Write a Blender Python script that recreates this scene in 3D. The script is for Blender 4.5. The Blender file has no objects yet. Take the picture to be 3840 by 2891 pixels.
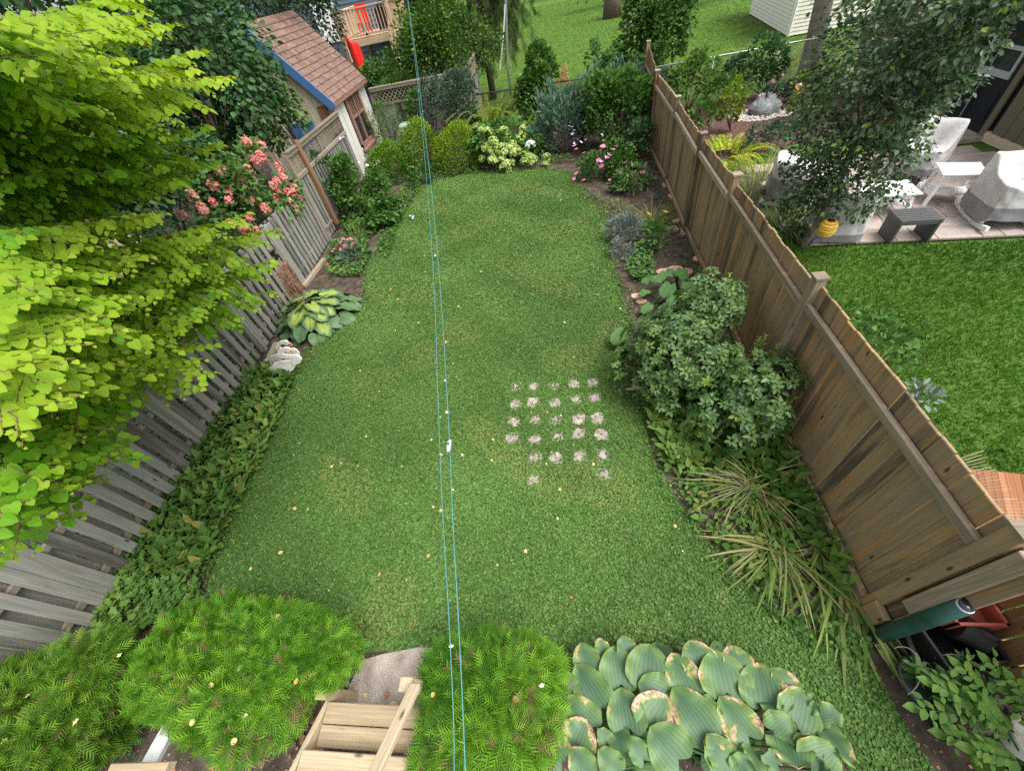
import bpy, math, random
import numpy as np
from mathutils import Vector, Matrix

scene = bpy.context.scene
# ---------------------------------------------------------------- camera, sky, sun, exposure
CAM_H, CAM_F = 4.45, 1450.0 / 3840.0          # eye height above the lawn; focal length in frame widths
CR = np.array([[0.986999, 0.044591, -0.154418], [-0.069142, -0.749515, -0.658367], [-0.145096, 0.660484, -0.736687]])                        # camera right, down, forward
cam = bpy.data.cameras.new('camera'); camo = bpy.data.objects.new('camera', cam)
scene.collection.objects.link(camo); scene.camera = camo
cam.sensor_fit = 'HORIZONTAL'; cam.sensor_width = 36.0; cam.lens = 36.0 * CAM_F
cam.clip_start = 0.05; cam.clip_end = 600
r_, d_, f_ = [Vector(v) for v in CR]
camo.matrix_world = Matrix(((r_.x, -d_.x, -f_.x, 0), (r_.y, -d_.y, -f_.y, 0), (r_.z, -d_.z, -f_.z, CAM_H), (0, 0, 0, 1)))

SUN_EL, SUN_AZ = math.radians(62), math.radians(115)
world = bpy.data.worlds.new('World'); scene.world = world; world.use_nodes = True
wn = world.node_tree
bg = wn.nodes['Background']
sky = wn.nodes.new('ShaderNodeTexSky'); sky.sky_type = 'NISHITA'; sky.sun_disc = False
sky.sun_elevation = SUN_EL; sky.sun_rotation = SUN_AZ
sky.air_density = 1.0; sky.dust_density = 4.0; sky.ozone_density = 1.0
hs = wn.nodes.new('ShaderNodeHueSaturation'); hs.inputs['Saturation'].default_value = .15      # thin overcast: a pale sky
wn.links.new(sky.outputs[0], hs.inputs['Color']); wn.links.new(hs.outputs[0], bg.inputs[0]); bg.inputs[1].default_value = 0.15
sun = bpy.data.lights.new('sun', 'SUN'); sun.energy = 1.5; sun.angle = math.radians(40); sun.color = (1, .97, .92)
suno = bpy.data.objects.new('sun', sun); scene.collection.objects.link(suno)
sv = Vector((math.sin(SUN_AZ) * math.cos(SUN_EL), math.cos(SUN_AZ) * math.cos(SUN_EL), math.sin(SUN_EL)))
suno.rotation_euler = sv.to_track_quat('Z', 'Y').to_euler()
vs = scene.view_settings
scene.display_settings.display_device = 'sRGB'
vs.view_transform = 'Standard'; vs.look = 'None'; vs.exposure = 1.1; vs.gamma = 1.0; vs.use_curve_mapping = False
scene.cycles.use_denoising = False; scene.cycles.max_bounces = 6; scene.cycles.diffuse_bounces = 3; scene.cycles.glossy_bounces = 2
scene.cycles.transmission_bounces = 4; scene.cycles.transparent_max_bounces = 4

# ---------------------------------------------------------------- helpers
col = scene.collection
rng = np.random.default_rng(7)
random.seed(5)
U = lambda a, b: random.uniform(a, b)

def link(o, parent=None):
    col.objects.link(o)
    if parent is not None:
        o.parent = parent
        o.matrix_parent_inverse = Matrix.Translation(-Vector(parent.get('_at', (0, 0, 0))))
    return o

def tag(o, label=None, cat=None, group=None, kind=None):
    if label: o['label'] = label
    if cat: o['category'] = cat
    if group: o['group'] = group
    if kind: o['kind'] = kind
    return o

def thing(name, label, cat, at, group=None):
    o = bpy.data.objects.new(name, None); o.empty_display_size = .1
    o.location = at; o['_at'] = tuple(float(a) for a in at)
    col.objects.link(o)
    return tag(o, label, cat, group)

class MB:
    """collects boxes, bars, tubes and patches and links them as one mesh"""
    def __init__(s): s.v = []; s.f = []; s.m = []
    def add(s, vs, fs, mi=0):
        b = len(s.v); s.v += [tuple(v) for v in vs]; s.f += [tuple(i + b for i in f) for f in fs]; s.m += [mi] * len(fs); return s
    def box(s, c, size, rz=0, mi=0, M=None):
        hx, hy, hz = [a / 2 for a in size]
        R = (M or Matrix.Rotation(rz, 3, 'Z'))
        vs = [Vector(c) + R @ Vector((x * hx, y * hy, z * hz)) for x in (-1, 1) for y in (-1, 1) for z in (-1, 1)]
        return s.add(vs, [(0, 1, 3, 2), (4, 6, 7, 5), (0, 4, 5, 1), (2, 3, 7, 6), (0, 2, 6, 4), (1, 5, 7, 3)], mi)
    def bar(s, p0, p1, w, t, n=(0, 0, 1), mi=0):
        p0, p1 = Vector(p0), Vector(p1); x = (p1 - p0); L = x.length; x.normalize()
        z = Vector(n); z = (z - x * z.dot(x)).normalized(); y = z.cross(x)
        return s.box((p0 + p1) / 2, (L, w, t), M=Matrix((x, y, z)).transposed(), mi=mi)
    def tube(s, pts, rad, n=6, mi=0, cap=True):
        pts = [Vector(p) for p in pts]; k = len(pts)
        rad = rad if hasattr(rad, '__len__') else [rad] * k
        vs = []; a = None
        for i, p in enumerate(pts):
            t = (pts[min(i + 1, k - 1)] - pts[max(i - 1, 0)]).normalized()
            if a is None: a = t.orthogonal().normalized()
            a = (a - t * a.dot(t)).normalized(); b = t.cross(a)
            vs += [p + (a * math.cos(2 * math.pi * j / n) + b * math.sin(2 * math.pi * j / n)) * rad[i] for j in range(n)]
        fs = [(i * n + j, i * n + (j + 1) % n, (i + 1) * n + (j + 1) % n, (i + 1) * n + j) for i in range(k - 1) for j in range(n)]
        if cap: fs += [tuple(range(n))[::-1], tuple(range((k - 1) * n, k * n))]
        return s.add(vs, fs, mi)
    def lathe(s, c, prof, n=16, mi=0, M=None):
        M = M or Matrix.Identity(3); c = Vector(c); vs = []
        for r, z in prof: vs += [c + M @ Vector((r * math.cos(2 * math.pi * j / n), r * math.sin(2 * math.pi * j / n), z)) for j in range(n)]
        k = len(prof)
        fs = [(i * n + j, i * n + (j + 1) % n, (i + 1) * n + (j + 1) % n, (i + 1) * n + j) for i in range(k - 1) for j in range(n)]
        if prof[0][0] > 1e-4: fs.append(tuple(range(n))[::-1])
        if prof[-1][0] > 1e-4: fs.append(tuple(range((k - 1) * n, k * n)))
        return s.add(vs, fs, mi)
    def poly(s, pts, z0, z1, mi=0):
        """upright prism over an outline"""
        n = len(pts); vs = [(p[0], p[1], z0) for p in pts] + [(p[0], p[1], z1) for p in pts]
        fs = [tuple(range(n, 2 * n)), tuple(range(n))[::-1]] + [(i, (i + 1) % n, n + (i + 1) % n, n + i) for i in range(n)]
        return s.add(vs, fs, mi)
    def grid(s, fn, nu, nv, mi=0):
        vs = [fn(i / nu, j / nv) for j in range(nv + 1) for i in range(nu + 1)]
        return s.add(vs, [(j * (nu + 1) + i, j * (nu + 1) + i + 1, (j + 1) * (nu + 1) + i + 1, (j + 1) * (nu + 1) + i) for j in range(nv) for i in range(nu)], mi)
    def mesh(s, name, mats, smooth=False):
        me = bpy.data.meshes.new(name); me.from_pydata(s.v, [], s.f); 
        for m in (mats if isinstance(mats, (list, tuple)) else [mats]): me.materials.append(m)
        if any(s.m): me.polygons.foreach_set('material_index', s.m)
        if smooth: me.polygons.foreach_set('use_smooth', [True] * len(me.polygons))
        me.update(); return me
    def build(s, name, mats, parent=None, smooth=False, bevel=0):
        o = bpy.data.objects.new(name, s.mesh(name, mats, smooth))
        if bevel:
            b = o.modifiers.new('bevel', 'BEVEL'); b.width = bevel; b.segments = 2; b.limit_method = 'ANGLE'
        return link(o, parent)

_planks = {}
def plank(name, p0, p1, n, w, t, m, parent, roll=0):
    """one board from p0 to p1, face normal n; alike boards share a mesh"""
    p0, p1 = Vector(p0), Vector(p1); x = p1 - p0; L = x.length; x.normalize()
    z = Vector(n); z = (z - x * z.dot(x)).normalized(); y = z.cross(x)
    k = (round(L, 2), round(w, 3), round(t, 3), m.name)
    if k not in _planks:
        b = min(.006, t * .25)
        mb = MB(); hl, hw, ht = k[0] / 2, k[1] / 2, k[2] / 2
        vs = [(sx * hl, sy * hw, -ht) for sx in (-1, 1) for sy in (-1, 1)] + [(sx * hl, sy * hw, ht - b) for sx in (-1, 1) for sy in (-1, 1)] + \
             [(sx * (hl - b), sy * (hw - b), ht) for sx in (-1, 1) for sy in (-1, 1)]
        fs = [(0, 1, 3, 2), (8, 10, 11, 9)]
        for a in (0, 4): fs += [(a, a + 4, a + 5, a + 1), (a + 2, a + 3, a + 7, a + 6), (a, a + 2, a + 6, a + 4), (a + 1, a + 5, a + 7, a + 3)]
        mb.add(vs, fs); _planks[k] = mb.mesh(name, m)
    o = bpy.data.objects.new(name, _planks[k]); link(o, parent)
    M = Matrix((x, y, z)).transposed()
    if roll: M = M @ Matrix.Rotation(roll, 3, 'X')
    o.matrix_basis = Matrix.Translation((p0 + p1) / 2) @ M.to_4x4()
    return o

# ---------------------------------------------------------------- materials
class NT:
    def __init__(s, name):
        s.m = bpy.data.materials.new(name); s.m.use_nodes = True; s.t = s.m.node_tree
        s.b = s.t.nodes['Principled BSDF']; s.out = s.t.nodes['Material Output']
    def n(s, typ, **kw):
        nd = s.t.nodes.new('ShaderNode' + typ)
        for k, v in kw.items():
            if k[0] == 'i': 
                q = k[1:]; nd.inputs[int(q) if q.isdigit() else q].default_value = v
            else: setattr(nd, k, v)
        return nd
    def l(s, a, b): s.t.links.new(a, b)
    def math(s, op, a, b=None):
        nd = s.n('Math', operation=op)
        for i, v in enumerate((a, b)):
            if v is None: continue
            if isinstance(v, (int, float)): nd.inputs[i].default_value = v
            else: s.l(v, nd.inputs[i])
        return nd.outputs[0]
    def mix(s, f, a, b, mode='MIX'):
        nd = s.n('Mix', data_type='RGBA', blend_type=mode)
        for v, i in ((f, 0), (a, 6), (b, 7)):
            if isinstance(v, (int, float)): nd.inputs[i].default_value = v
            elif isinstance(v, (tuple, list)): nd.inputs[i].default_value = (*v[:3], 1)
            else: s.l(v, nd.inputs[i])
        return nd.outputs[2]
    def ramp(s, f, stops):
        nd = s.n('ValToRGB'); e = nd.color_ramp.elements
        while len(e) < len(stops): e.new(.5)
        for el, (p, c) in zip(e, stops): el.position = p; el.color = (*c, 1) if len(c) == 3 else c
        s.l(f, nd.inputs[0]); return nd.outputs[0]
    def noise(s, vec, scale, detail=4, rough=.6, dist=0):
        nd = s.n('TexNoise', iScale=scale, iDetail=detail, iRoughness=rough, iDistortion=dist)
        if vec is not None: s.l(vec, nd.inputs[0])
        return nd.outputs[0]
    def mapv(s, vec, sc, loc=None):
        nd = s.n('Mapping'); nd.inputs['Scale'].default_value = sc; s.l(vec, nd.inputs[0])
        if loc is not None: s.l(loc, nd.inputs['Location'])
        return nd.outputs[0]
    def bump(s, h, strength, dist=.01):
        nd = s.n('Bump', iStrength=strength, iDistance=dist); s.l(h, nd.inputs['Height']); s.l(nd.outputs[0], s.b.inputs['Normal'])

def rough_mat(name, stops, scale=3, rough=.85, bump=.3, detail=6, bscale=None, dist=.01, spec=.3):
    t = NT(name); co = t.n('TexCoord').outputs['Object']
    oi = t.n('ObjectInfo').outputs['Random']
    off = t.n('CombineXYZ'); t.l(t.math('MULTIPLY', oi, 37.0), off.inputs[0])
    v = t.mapv(co, (1, 1, 1), off.outputs[0])
    nz = t.noise(v, scale, detail)
    k = len(stops)
    c = t.ramp(nz, [(.3 + .4 * i / max(1, k - 1), s) for i, s in enumerate(stops)])
    hv = t.n('HueSaturation'); t.l(c, hv.inputs['Color']); t.l(t.math('ADD', t.math('MULTIPLY', oi, .3), .85), hv.inputs['Value'])
    t.l(hv.outputs[0], t.b.inputs['Base Color'])
    t.b.inputs['Roughness'].default_value = rough; t.b.inputs['Specular IOR Level'].default_value = spec
    if bump: t.bump(t.noise(v, bscale or scale * 6, 5), bump, dist)
    return t.m

def paint(name, c, rough=.5, dirt=None, spec=.4, metal=0):
    d = dirt or tuple(x * .82 for x in c)
    t = NT(name); co = t.n('TexCoord').outputs['Object']
    t.l(t.ramp(t.noise(co, 4, 8, .7), [(.42, c), (.75, d)]), t.b.inputs['Base Color'])
    t.b.inputs['Roughness'].default_value = rough; t.b.inputs['Specular IOR Level'].default_value = spec; t.b.inputs['Metallic'].default_value = metal
    t.bump(t.noise(co, 30, 4), .08, .004)
    return t.m

def wood(name, stops, streak=None, knots=True, rough=.8, grain=26, hue=.25):
    """grain runs along each board's own X axis; every board gets its own offset and tone"""
    t = NT(name); co = t.n('TexCoord').outputs['Object']; oi = t.n('ObjectInfo').outputs['Random']
    off = t.n('CombineXYZ'); t.l(t.math('MULTIPLY', oi, 91.0), off.inputs[0]); t.l(t.math('MULTIPLY', oi, 53.0), off.inputs[1])
    big = t.noise(t.mapv(co, (.9, 9, 9), off.outputs[0]), 1, 3, .5, .6)
    fine = t.noise(t.mapv(co, (2.2, grain * 3, grain * 3), off.outputs[0]), 1, 5, .65)
    k = len(stops)
    f = t.math('ADD', t.math('MULTIPLY', big, .75), t.math('MULTIPLY', t.math('SUBTRACT', oi, .5), .45))
    f = t.math('ADD', f, t.math('MULTIPLY', fine, .25))
    c = t.ramp(f, [(.22 + .55 * i / max(1, k - 1), s) for i, s in enumerate(stops)])
    if streak:
        sn = t.noise(t.mapv(co, (.5, 14, 14), off.outputs[0]), 1.3, 2, .5, .3)
        c = t.mix(t.ramp(sn, [(.56, (0, 0, 0)), (.68, (.85, .85, .85))]), c, streak)
    c = t.mix(t.math('MULTIPLY', t.ramp(fine, [(.35, (1, 1, 1)), (.6, (0, 0, 0))]), .35), c, tuple(x * .45 for x in stops[0]))
    if knots:
        vo = t.n('TexVoronoi', iScale=1.0, feature='F1'); t.l(t.mapv(co, (2.6, 7.5, 7.5), off.outputs[0]), vo.inputs[0])
        c = t.mix(t.ramp(vo.outputs['Distance'], [(.05, (.9, .9, .9)), (.13, (0, 0, 0))]), c, tuple(x * .3 for x in stops[0]))
    t.l(c, t.b.inputs['Base Color']); t.b.inputs['Roughness'].default_value = rough; t.b.inputs['Specular IOR Level'].default_value = .25
    t.bump(fine, .35, .004)
    return t.m

def leaf_mat(name, dark, mid, light, accent=None, trans=.3, rough=.45, spec=.2, tcol=None):
    """tint.r picks the leaf's own tone, tint.g leads to the accent colour"""
    t = NT(name); a = t.n('Attribute', attribute_name='tint'); sp = t.n('SeparateColor'); t.l(a.outputs['Color'], sp.inputs[0])
    c = t.ramp(sp.outputs[0], [(0, dark), (.5, mid), (1, light)])
    if accent: c = t.mix(sp.outputs[1], c, accent)
    t.l(c, t.b.inputs['Base Color']); t.b.inputs['Roughness'].default_value = rough + .1; t.b.inputs['Specular IOR Level'].default_value = spec * .8
    if trans:
        tr = t.n('BsdfTranslucent'); hv = t.n('HueSaturation', iSaturation=1.1, iValue=1.25); t.l(c, hv.inputs['Color']); t.l(hv.outputs[0], tr.inputs[0])
        mx = t.n('MixShader', i0=trans); t.l(t.b.outputs[0], mx.inputs[1]); t.l(tr.outputs[0], mx.inputs[2]); t.l(mx.outputs[0], t.out.inputs[0])
    return t.m

# ---------------------------------------------------------------- leaves
def _half(pts):      # right side outline from base (0,0) to tip; mirrored, folded along the midrib
    n = len(pts); V = [(0, 0, 0)] + [(x, y, abs(x) * .22 - .14 * y * y) for x, y in pts] + [(-x, y, abs(x) * .22 - .14 * y * y) for x, y in pts[:-1]]
    R = tuple(range(0, n + 1)); L = (0, n) + tuple(range(2 * n - 1, n, -1))
    return np.array(V, float), [R, L]
T_OVAL = _half([(.27, .3), (.24, .65), (0, 1)])
T_ROUND = _half([(.4, .15), (.46, .55), (.25, .88), (0, 1)])
T_HEART = _half([(.2, -.13), (.46, -.02), (.52, .35), (.3, .78), (0, 1)])
T_LANCE = _half([(.14, .35), (.11, .7), (0, 1)])
T_MAPLE = _half([(.35, .0), (.28, .25), (.55, .5), (.25, .6), (0, 1)])
T_CLOVER = (np.array([(.5 * math.cos(a), .5 * math.sin(a), .06 * (i % 2)) for i, a in enumerate(np.arange(5) * math.pi / 2.5)]), [tuple(range(5))])
T_CLOVER2 = (np.array([(-.45, 0, .0), (0, .5, .05), (.45, 0, 0), (0, -.5, .05)]), [(0, 1, 2, 3)])
T_BLADE = (np.array([(-.05, 0, 0), (.05, 0, 0), (.015, 1, -.15), (-.015, 1, -.15)]), [(0, 1, 2, 3)])
T_GRASS = (np.array([(-.05, 0, 0), (.05, 0, 0), (.035, .55, .0), (-.035, .55, 0), (0, 1, -.22)]), [(0, 1, 2, 3), (3, 2, 4)])
def _spray(n, ang, l0, wid, taper=.75, droop=.15):
    V = []; F = []
    def diam(p, d, L, w):
        p = np.array(p, float); d = np.array(d, float); s = np.array((-d[1], d[0])); b = len(V)
        for q in (p - s * w, p + s * w, p + d * L): V.append((q[0], q[1], -droop * q[1] ** 2 + .08 * abs(q[0])))
        F.append((b, b + 1, b + 2))
    diam((0, 0), (0, 1), 1, wid * .6)
    for i in range(n):
        y = .12 + .75 * i / n
        for sg in (-1, 1):
            L = l0 * (1 - taper * y) * (1.1 if i else .7)
            diam((0, y + .04 * sg), (sg * math.sin(ang), math.cos(ang)), L, wid)
    return np.array(V), F
T_THUJA = _spray(5, .8, .5, .033, .5, .3)
T_JUNIPER = _spray(6, .55, .42, .035, .5)
T_FERN = _spray(9, 1.15, .34, .045, .55, .45)
T_FROND = _spray(8, 1.2, .42, .06, .5, .5)
_fl = []
for k in range(5):
    a = k * 2 * math.pi / 5; _fl.append((math.cos(a), math.sin(a)))
T_FLOWER = (np.array([(0, 0, 0)] + [p for x, y in _fl for p in ((.32 * x - .2 * y, .32 * y + .2 * x, .1), (.5 * x, .5 * y, .16), (.32 * x + .2 * y, .32 * y - .2 * x, .1))]),
            [(0, 3 * k + 3, 3 * k + 2, 3 * k + 1) for k in range(5)])

def unit(a): return a / (np.linalg.norm(a, axis=-1, keepdims=True) + 1e-9)
def jit(n, s): return rng.normal(0, s, (n, 3))

def mesh_np(name, V, faces_k, tint, m):
    """V (n,3); faces_k list of index arrays (f,k)"""
    me = bpy.data.meshes.new(name); me.vertices.add(len(V)); me.vertices.foreach_set('co', V.astype(np.float32).ravel())
    tot = np.concatenate([np.full(len(f), f.shape[1], np.int32) for f in faces_k]); idx = np.concatenate([f.ravel() for f in faces_k]).astype(np.int32)
    me.loops.add(len(idx)); me.loops.foreach_set('vertex_index', idx)
    me.polygons.add(len(tot)); st = np.concatenate([[0], np.cumsum(tot)[:-1]]).astype(np.int32)
    me.polygons.foreach_set('loop_start', st); me.polygons.foreach_set('loop_total', tot)
    at = me.attributes.new('tint', 'FLOAT_COLOR', 'POINT'); at.data.foreach_set('color', tint.astype(np.float32).ravel())
    me.materials.append(m); me.update(calc_edges=True); return me

def pix(P):
    q = (np.asarray(P) - (0, 0, CAM_H)) @ CR.T
    z = np.where(np.abs(q[:, 2]) < 1e-6, 1e-6, q[:, 2])
    return 512 + 1024 * CAM_F * q[:, 0] / z, 385 + 1024 * CAM_F * q[:, 1] / z, q[:, 2]

class Leaves:
    def __init__(s, tmpl, m, width=1.0): s.t = tmpl; s.m = m; s.w = width; s.P = []; s.D = []; s.N = []; s.S = []; s.R = []; s.G = []
    def add(s, P, D, N, S, R=None, G=0.0):
        P = np.atleast_2d(P).astype(float); n = len(P); bc = lambda a: np.broadcast_to(np.asarray(a, float), (n,)).copy()
        s.P.append(P); s.D.append(np.broadcast_to(D, (n, 3))); s.N.append(np.broadcast_to(N, (n, 3))); s.S.append(bc(S))
        s.R.append(rng.uniform(0, 1, n) if R is None else bc(R)); s.G.append(bc(G)); return s
    def pack(s): return [np.concatenate(a) for a in (s.P, s.D, s.N, s.S, s.R, s.G)]
    def emit(s, parent, parts=0, stuff='foliage', part='leaf', top_kind='stuff'):
        P, D, N, S, R, G = s.pack(); D = unit(D); X = unit(np.cross(D, N)); N = np.cross(X, D)
        keep = np.ones(len(P), bool)
        if parts:
            x, y, z = pix(P + D * S[:, None] * .5); ok = (z > .1) & (x > 4) & (x < 1020) & (y > 4) & (y < 766)
            dist = np.linalg.norm(P - (0, 0, CAM_H), axis=1); face = np.abs(np.einsum('ij,ij->i', N, unit(P - np.array((0, 0, CAM_H)))))
            cell = (x // 7).astype(int) * 1000 + (y // 7).astype(int); order = np.argsort(dist); seen = set(); cand = []
            for i in order:
                if not ok[i] or cell[i] in seen: continue
                seen.add(cell[i]); cand.append((S[i] / dist[i] * (face[i] + .2), i))
            cand = [i for _, i in sorted(cand, reverse=True)[:parts]]
            keep[cand] = False; var = {}
            for i in cand:
                k = (min(3, int(R[i] * 4)), min(3, int(G[i] * 4)))
                if k not in var:
                    V = s.t[0] * (s.w, 1, 1); tn = np.tile(((k[0] + .5) / 4, k[1] / 3.0 if k[1] else 0.0, 0, 1), (len(V), 1))
                    me = bpy.data.meshes.new(part); me.from_pydata([tuple(v) for v in V], [], s.t[1]); me.materials.append(s.m)
                    at = me.attributes.new('tint', 'FLOAT_COLOR', 'POINT'); at.data.foreach_set('color', tn.astype(np.float32).ravel()); var[k] = me
                o = bpy.data.objects.new(part, var[k]); link(o, parent); q = S[i]
                a, b, c = X[i] * q, D[i] * q, N[i] * q
                o.matrix_basis = Matrix(((a[0], b[0], c[0], P[i][0]), (a[1], b[1], c[1], P[i][1]), (a[2], b[2], c[2], P[i][2]), (0, 0, 0, 1)))
        if keep.any():
            P, D, N, S, R, G, X = [a[keep] for a in (P, D, N, S, R, G, X)]
            T = s.t[0] * (s.w, 1, 1); n, k = len(P), len(T)
            V = P[:, None] + S[:, None, None] * (T[None, :, 0:1] * X[:, None] + T[None, :, 1:2] * D[:, None] + T[None, :, 2:3] * N[:, None])
            tint = np.zeros((n, k, 4)); tint[..., 0] = R[:, None]; tint[..., 1] = G[:, None]; tint[..., 3] = 1
            by = {}
            for f in s.t[1]: by.setdefault(len(f), []).append(f)
            base = (np.arange(n) * k)[:, None, None]
            fk = [(base + np.array(fs)[None]).reshape(-1, kk) for kk, fs in by.items()]
            o = bpy.data.objects.new(stuff, mesh_np(stuff, V.reshape(-1, 3), fk, tint.reshape(-1, 4), s.m)); link(o, parent)
            if top_kind: o['kind'] = top_kind
            return o

def crown(c, rad, n, ncl=14, rc=.42, up=.45, zmin=-.6, fill=.15):
    """leaf sites on the outside of clumps that make up one uneven crown: points, outward directions, normals"""
    c, rad = np.array(c, float), np.array(rad, float)
    cd = unit(rng.normal(0, 1, (ncl * 4, 3))); cd = cd[cd[:, 2] > zmin][:ncl]
    cc = cd * rng.uniform(.55, .8, (len(cd), 1)); cr = rng.uniform(.7, 1.25, len(cd)) * rc
    k = rng.integers(0, len(cd), n); d = unit(rng.normal(0, 1, (n, 3)) + cd[k] * .8 + (0, 0, .35))
    q = cc[k] + d * cr[k][:, None] * rng.uniform(.55, 1.05, (n, 1))
    f = rng.random(n) < fill; q[f] *= rng.uniform(.3, .9, (f.sum(), 1))
    out = unit(q * .6 + d + jit(n, .35))
    return c + q * rad, out, unit(d * (1 - up) + np.array((0, 0, 1)) * up + jit(n, .3))

def branches(mb, base, tips, r0, r1=.004, bend=.15, n=5):
    for t in tips:
        b, t = Vector(base), Vector(t); mid = (b + t) / 2 + Vector((U(-bend, bend), U(-bend, bend), U(0, bend)))
        pts = [(b * (1 - k) ** 2 + mid * 2 * k * (1 - k) + t * k * k) for k in np.linspace(0, 1, 6)]
        mb.tube(pts, [r0 + (r1 - r0) * k for k in np.linspace(0, 1, 6)], n)

def shrub(name, label, cat, base, c, rad, tmpl, m, size, n, ncl=14, rc=.42, width=1.0, up=.45, accent=0.0, parts=0, group=None, stem=None, nstem=7, zmin=-.6, droop=0, root=None, fill=.15, rshift=0):
    t = root or thing(name, label, cat, base, group)
    P, O, N = crown(c, rad, n, ncl, rc, up, zmin, fill)
    if droop: O = unit(O - np.array((0, 0, droop)))
    ok = P[:, 2] > base[2] + .02; P, O, N = P[ok], O[ok], N[ok]; n = len(P)
    L = Leaves(tmpl, m, width); R = np.clip(rng.normal(.5 + rshift, .25, n), 0, 1)
    L.add(P, O, N, size * rng.uniform(.65, 1.2, n), R, (rng.random(n) < accent) * rng.uniform(.5, 1, n))
    if stem:
        mb = MB(); cc, rr = np.array(c), np.array(rad)
        dirs = unit(rng.normal(0, 1, (nstem, 3)) * (1, 1, .4) + (0, 0, .5))
        branches(mb, base, [cc + d * rr * .7 for d in dirs], stem, stem * .3, .12 * float(max(rad)))
        mb.build('stem', M['bark'], t, True)
    L.emit(t, parts)
    return t, P, O

def flowers(t, name, pos, size, m, kind='single', nrm=(0, 0, 1), part='flower'):
    for p in pos:
        p = np.array(p); n = unit(np.array(nrm) + jit(1, .35)[0])
        L = Leaves(T_FLOWER, m); a = np.cross(n, (.3, .9, .1))
        if kind == 'single': L.add(p[None], a[None], n[None], size * U(.8, 1.2))
        else:
            k = 46; d = unit(rng.normal(0, 1, (k, 3))); d[:, 2] = np.where(d[:, 2] < -.3, -d[:, 2], d[:, 2])
            sc = size * U(.75, 1.2)
            r = np.array((.5, .5, .42)) if kind == 'ball' else np.array((.38, .38, .62))
            L.add(p + d * r * sc * rng.uniform(.85, 1.1, (k, 1)), np.cross(d, (.2, .4, .9)), d + jit(k, .3), sc * .3, np.clip(rng.normal(U(.2, .8), .2, k), 0, 1))
        o = L.emit(t, 0, part, top_kind=None)

def plane_pts(poly, dens, jitter=True):
    """random points inside an outline"""
    pl = np.array([p[:2] for p in poly]); lo, hi = pl.min(0), pl.max(0); n = int(dens * np.prod(hi - lo))
    q = rng.uniform(lo, hi, (n, 2)); ins = np.zeros(n, bool); j = len(pl) - 1
    for i in range(len(pl)):
        a, b = pl[i], pl[j]; c = (a[1] > q[:, 1]) != (b[1] > q[:, 1])
        ins ^= c & (q[:, 0] < (b[0] - a[0]) * (q[:, 1] - a[1]) / (b[1] - a[1] + 1e-12) + a[0]); j = i
    return q[ins]

def vnoise(q, s, seed=0):
    x, y = q[:, 0] * s + seed, q[:, 1] * s - seed
    return .5 + .25 * (np.sin(x * 1.3 + 1.7 * np.sin(y * .9)) + np.sin(y * 1.7 + 1.3 * np.sin(x * 1.1 + 2)) ) * .8 + .1 * np.sin(3.1 * x + 2.3 * y)

def sheet(name, poly, z, m, kind='structure', sub=0):
    me = bpy.data.meshes.new(name); me.from_pydata([(p[0], p[1], z) for p in poly], [], [tuple(range(len(poly)))]); me.materials.append(m)
    o = bpy.data.objects.new(name, me); link(o)
    if me.polygons[0].normal.z < 0: me.flip_normals()
    o['kind'] = kind; return o

def blades(L_list, t, name, m, W, part='leaf', seg=6, each=True):
    """long arching leaves: (base, dir, length, droop, width, tint r, g) each a part"""
    V = []; F = []; C = []
    for (b, d, ln, dr, w, r, g) in L_list:
        b = np.array(b, float); d = unit(np.array(d, float)); p = b.copy(); vv = []; cur = d.copy()
        for i in range(seg + 1):
            k = i / seg; sd = unit(np.cross(cur, (0, 0, 1)) + 1e-6); ww = w * (.75 + .5 * k) * (1 - k ** 3)
            vv += [p - sd * ww / 2 + (0, 0, .12 * ww), p, p + sd * ww / 2 + (0, 0, .12 * ww)]
            cur = unit(cur - np.array((0, 0, dr / seg))); p = p + cur * ln / seg
            if p[2] < .02: p[2] = .02
        f = [(3 * i + a, 3 * i + a + 1, 3 * i + a + 4, 3 * i + a + 3) for i in range(seg) for a in (0, 1)]
        if each:
            o = bpy.data.objects.new(part, mesh_np(part, np.array(vv), [np.array(f)], np.tile((r, g, 0, 1), (len(vv), 1)), m)); link(o, t)
        else:
            o0 = len(V); V += vv; F += [tuple(i + o0 for i in x) for x in f]; C += [(r, g, 0, 1)] * len(vv)
    if not each:
        o = bpy.data.objects.new(name, mesh_np(name, np.array(V), [np.array(F)], np.array(C), m)); link(o, t); o['kind'] = 'stuff'

# ---------------------------------------------------------------- material library
M = {}
M['soil'] = rough_mat('soil', [(.03, .023, .016), (.075, .058, .042), (.15, .12, .09)], 5, .95, .8, 8, 40, .02)
M['mulch'] = rough_mat('mulch', [(.05, .022, .018), (.12, .06, .05), (.2, .12, .1)], 14, .95, .9, 8, 60, .03)
M['lawn'] = rough_mat('lawn_base', [(.04, .06, .02), (.075, .12, .03), (.11, .16, .045)], 26, .95, .8, 8, 120, .02)
M['far_lawn'] = rough_mat('far_lawn', [(.04, .085, .006), (.06, .12, .008), (.08, .15, .012)], 1.6, .95, .6, 9, 60, .04)
M['grass_base'] = rough_mat('grass_base', [(.045, .09, .014), (.075, .145, .022), (.11, .19, .035)], 9, .95, .8, 9, 90, .03)
M['clover'] = leaf_mat('clover', (.036, .088, .018), (.085, .175, .034), (.165, .29, .075), (.24, .26, .08), .25, .5)
M['grass'] = leaf_mat('grass', (.03, .085, .008), (.06, .16, .014), (.12, .24, .03), (.25, .24, .08), .3, .5)
M['redbud'] = leaf_mat('redbud', (.075, .2, .01), (.14, .32, .014), (.22, .4, .02), (.33, .42, .03), .42, .45)
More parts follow.
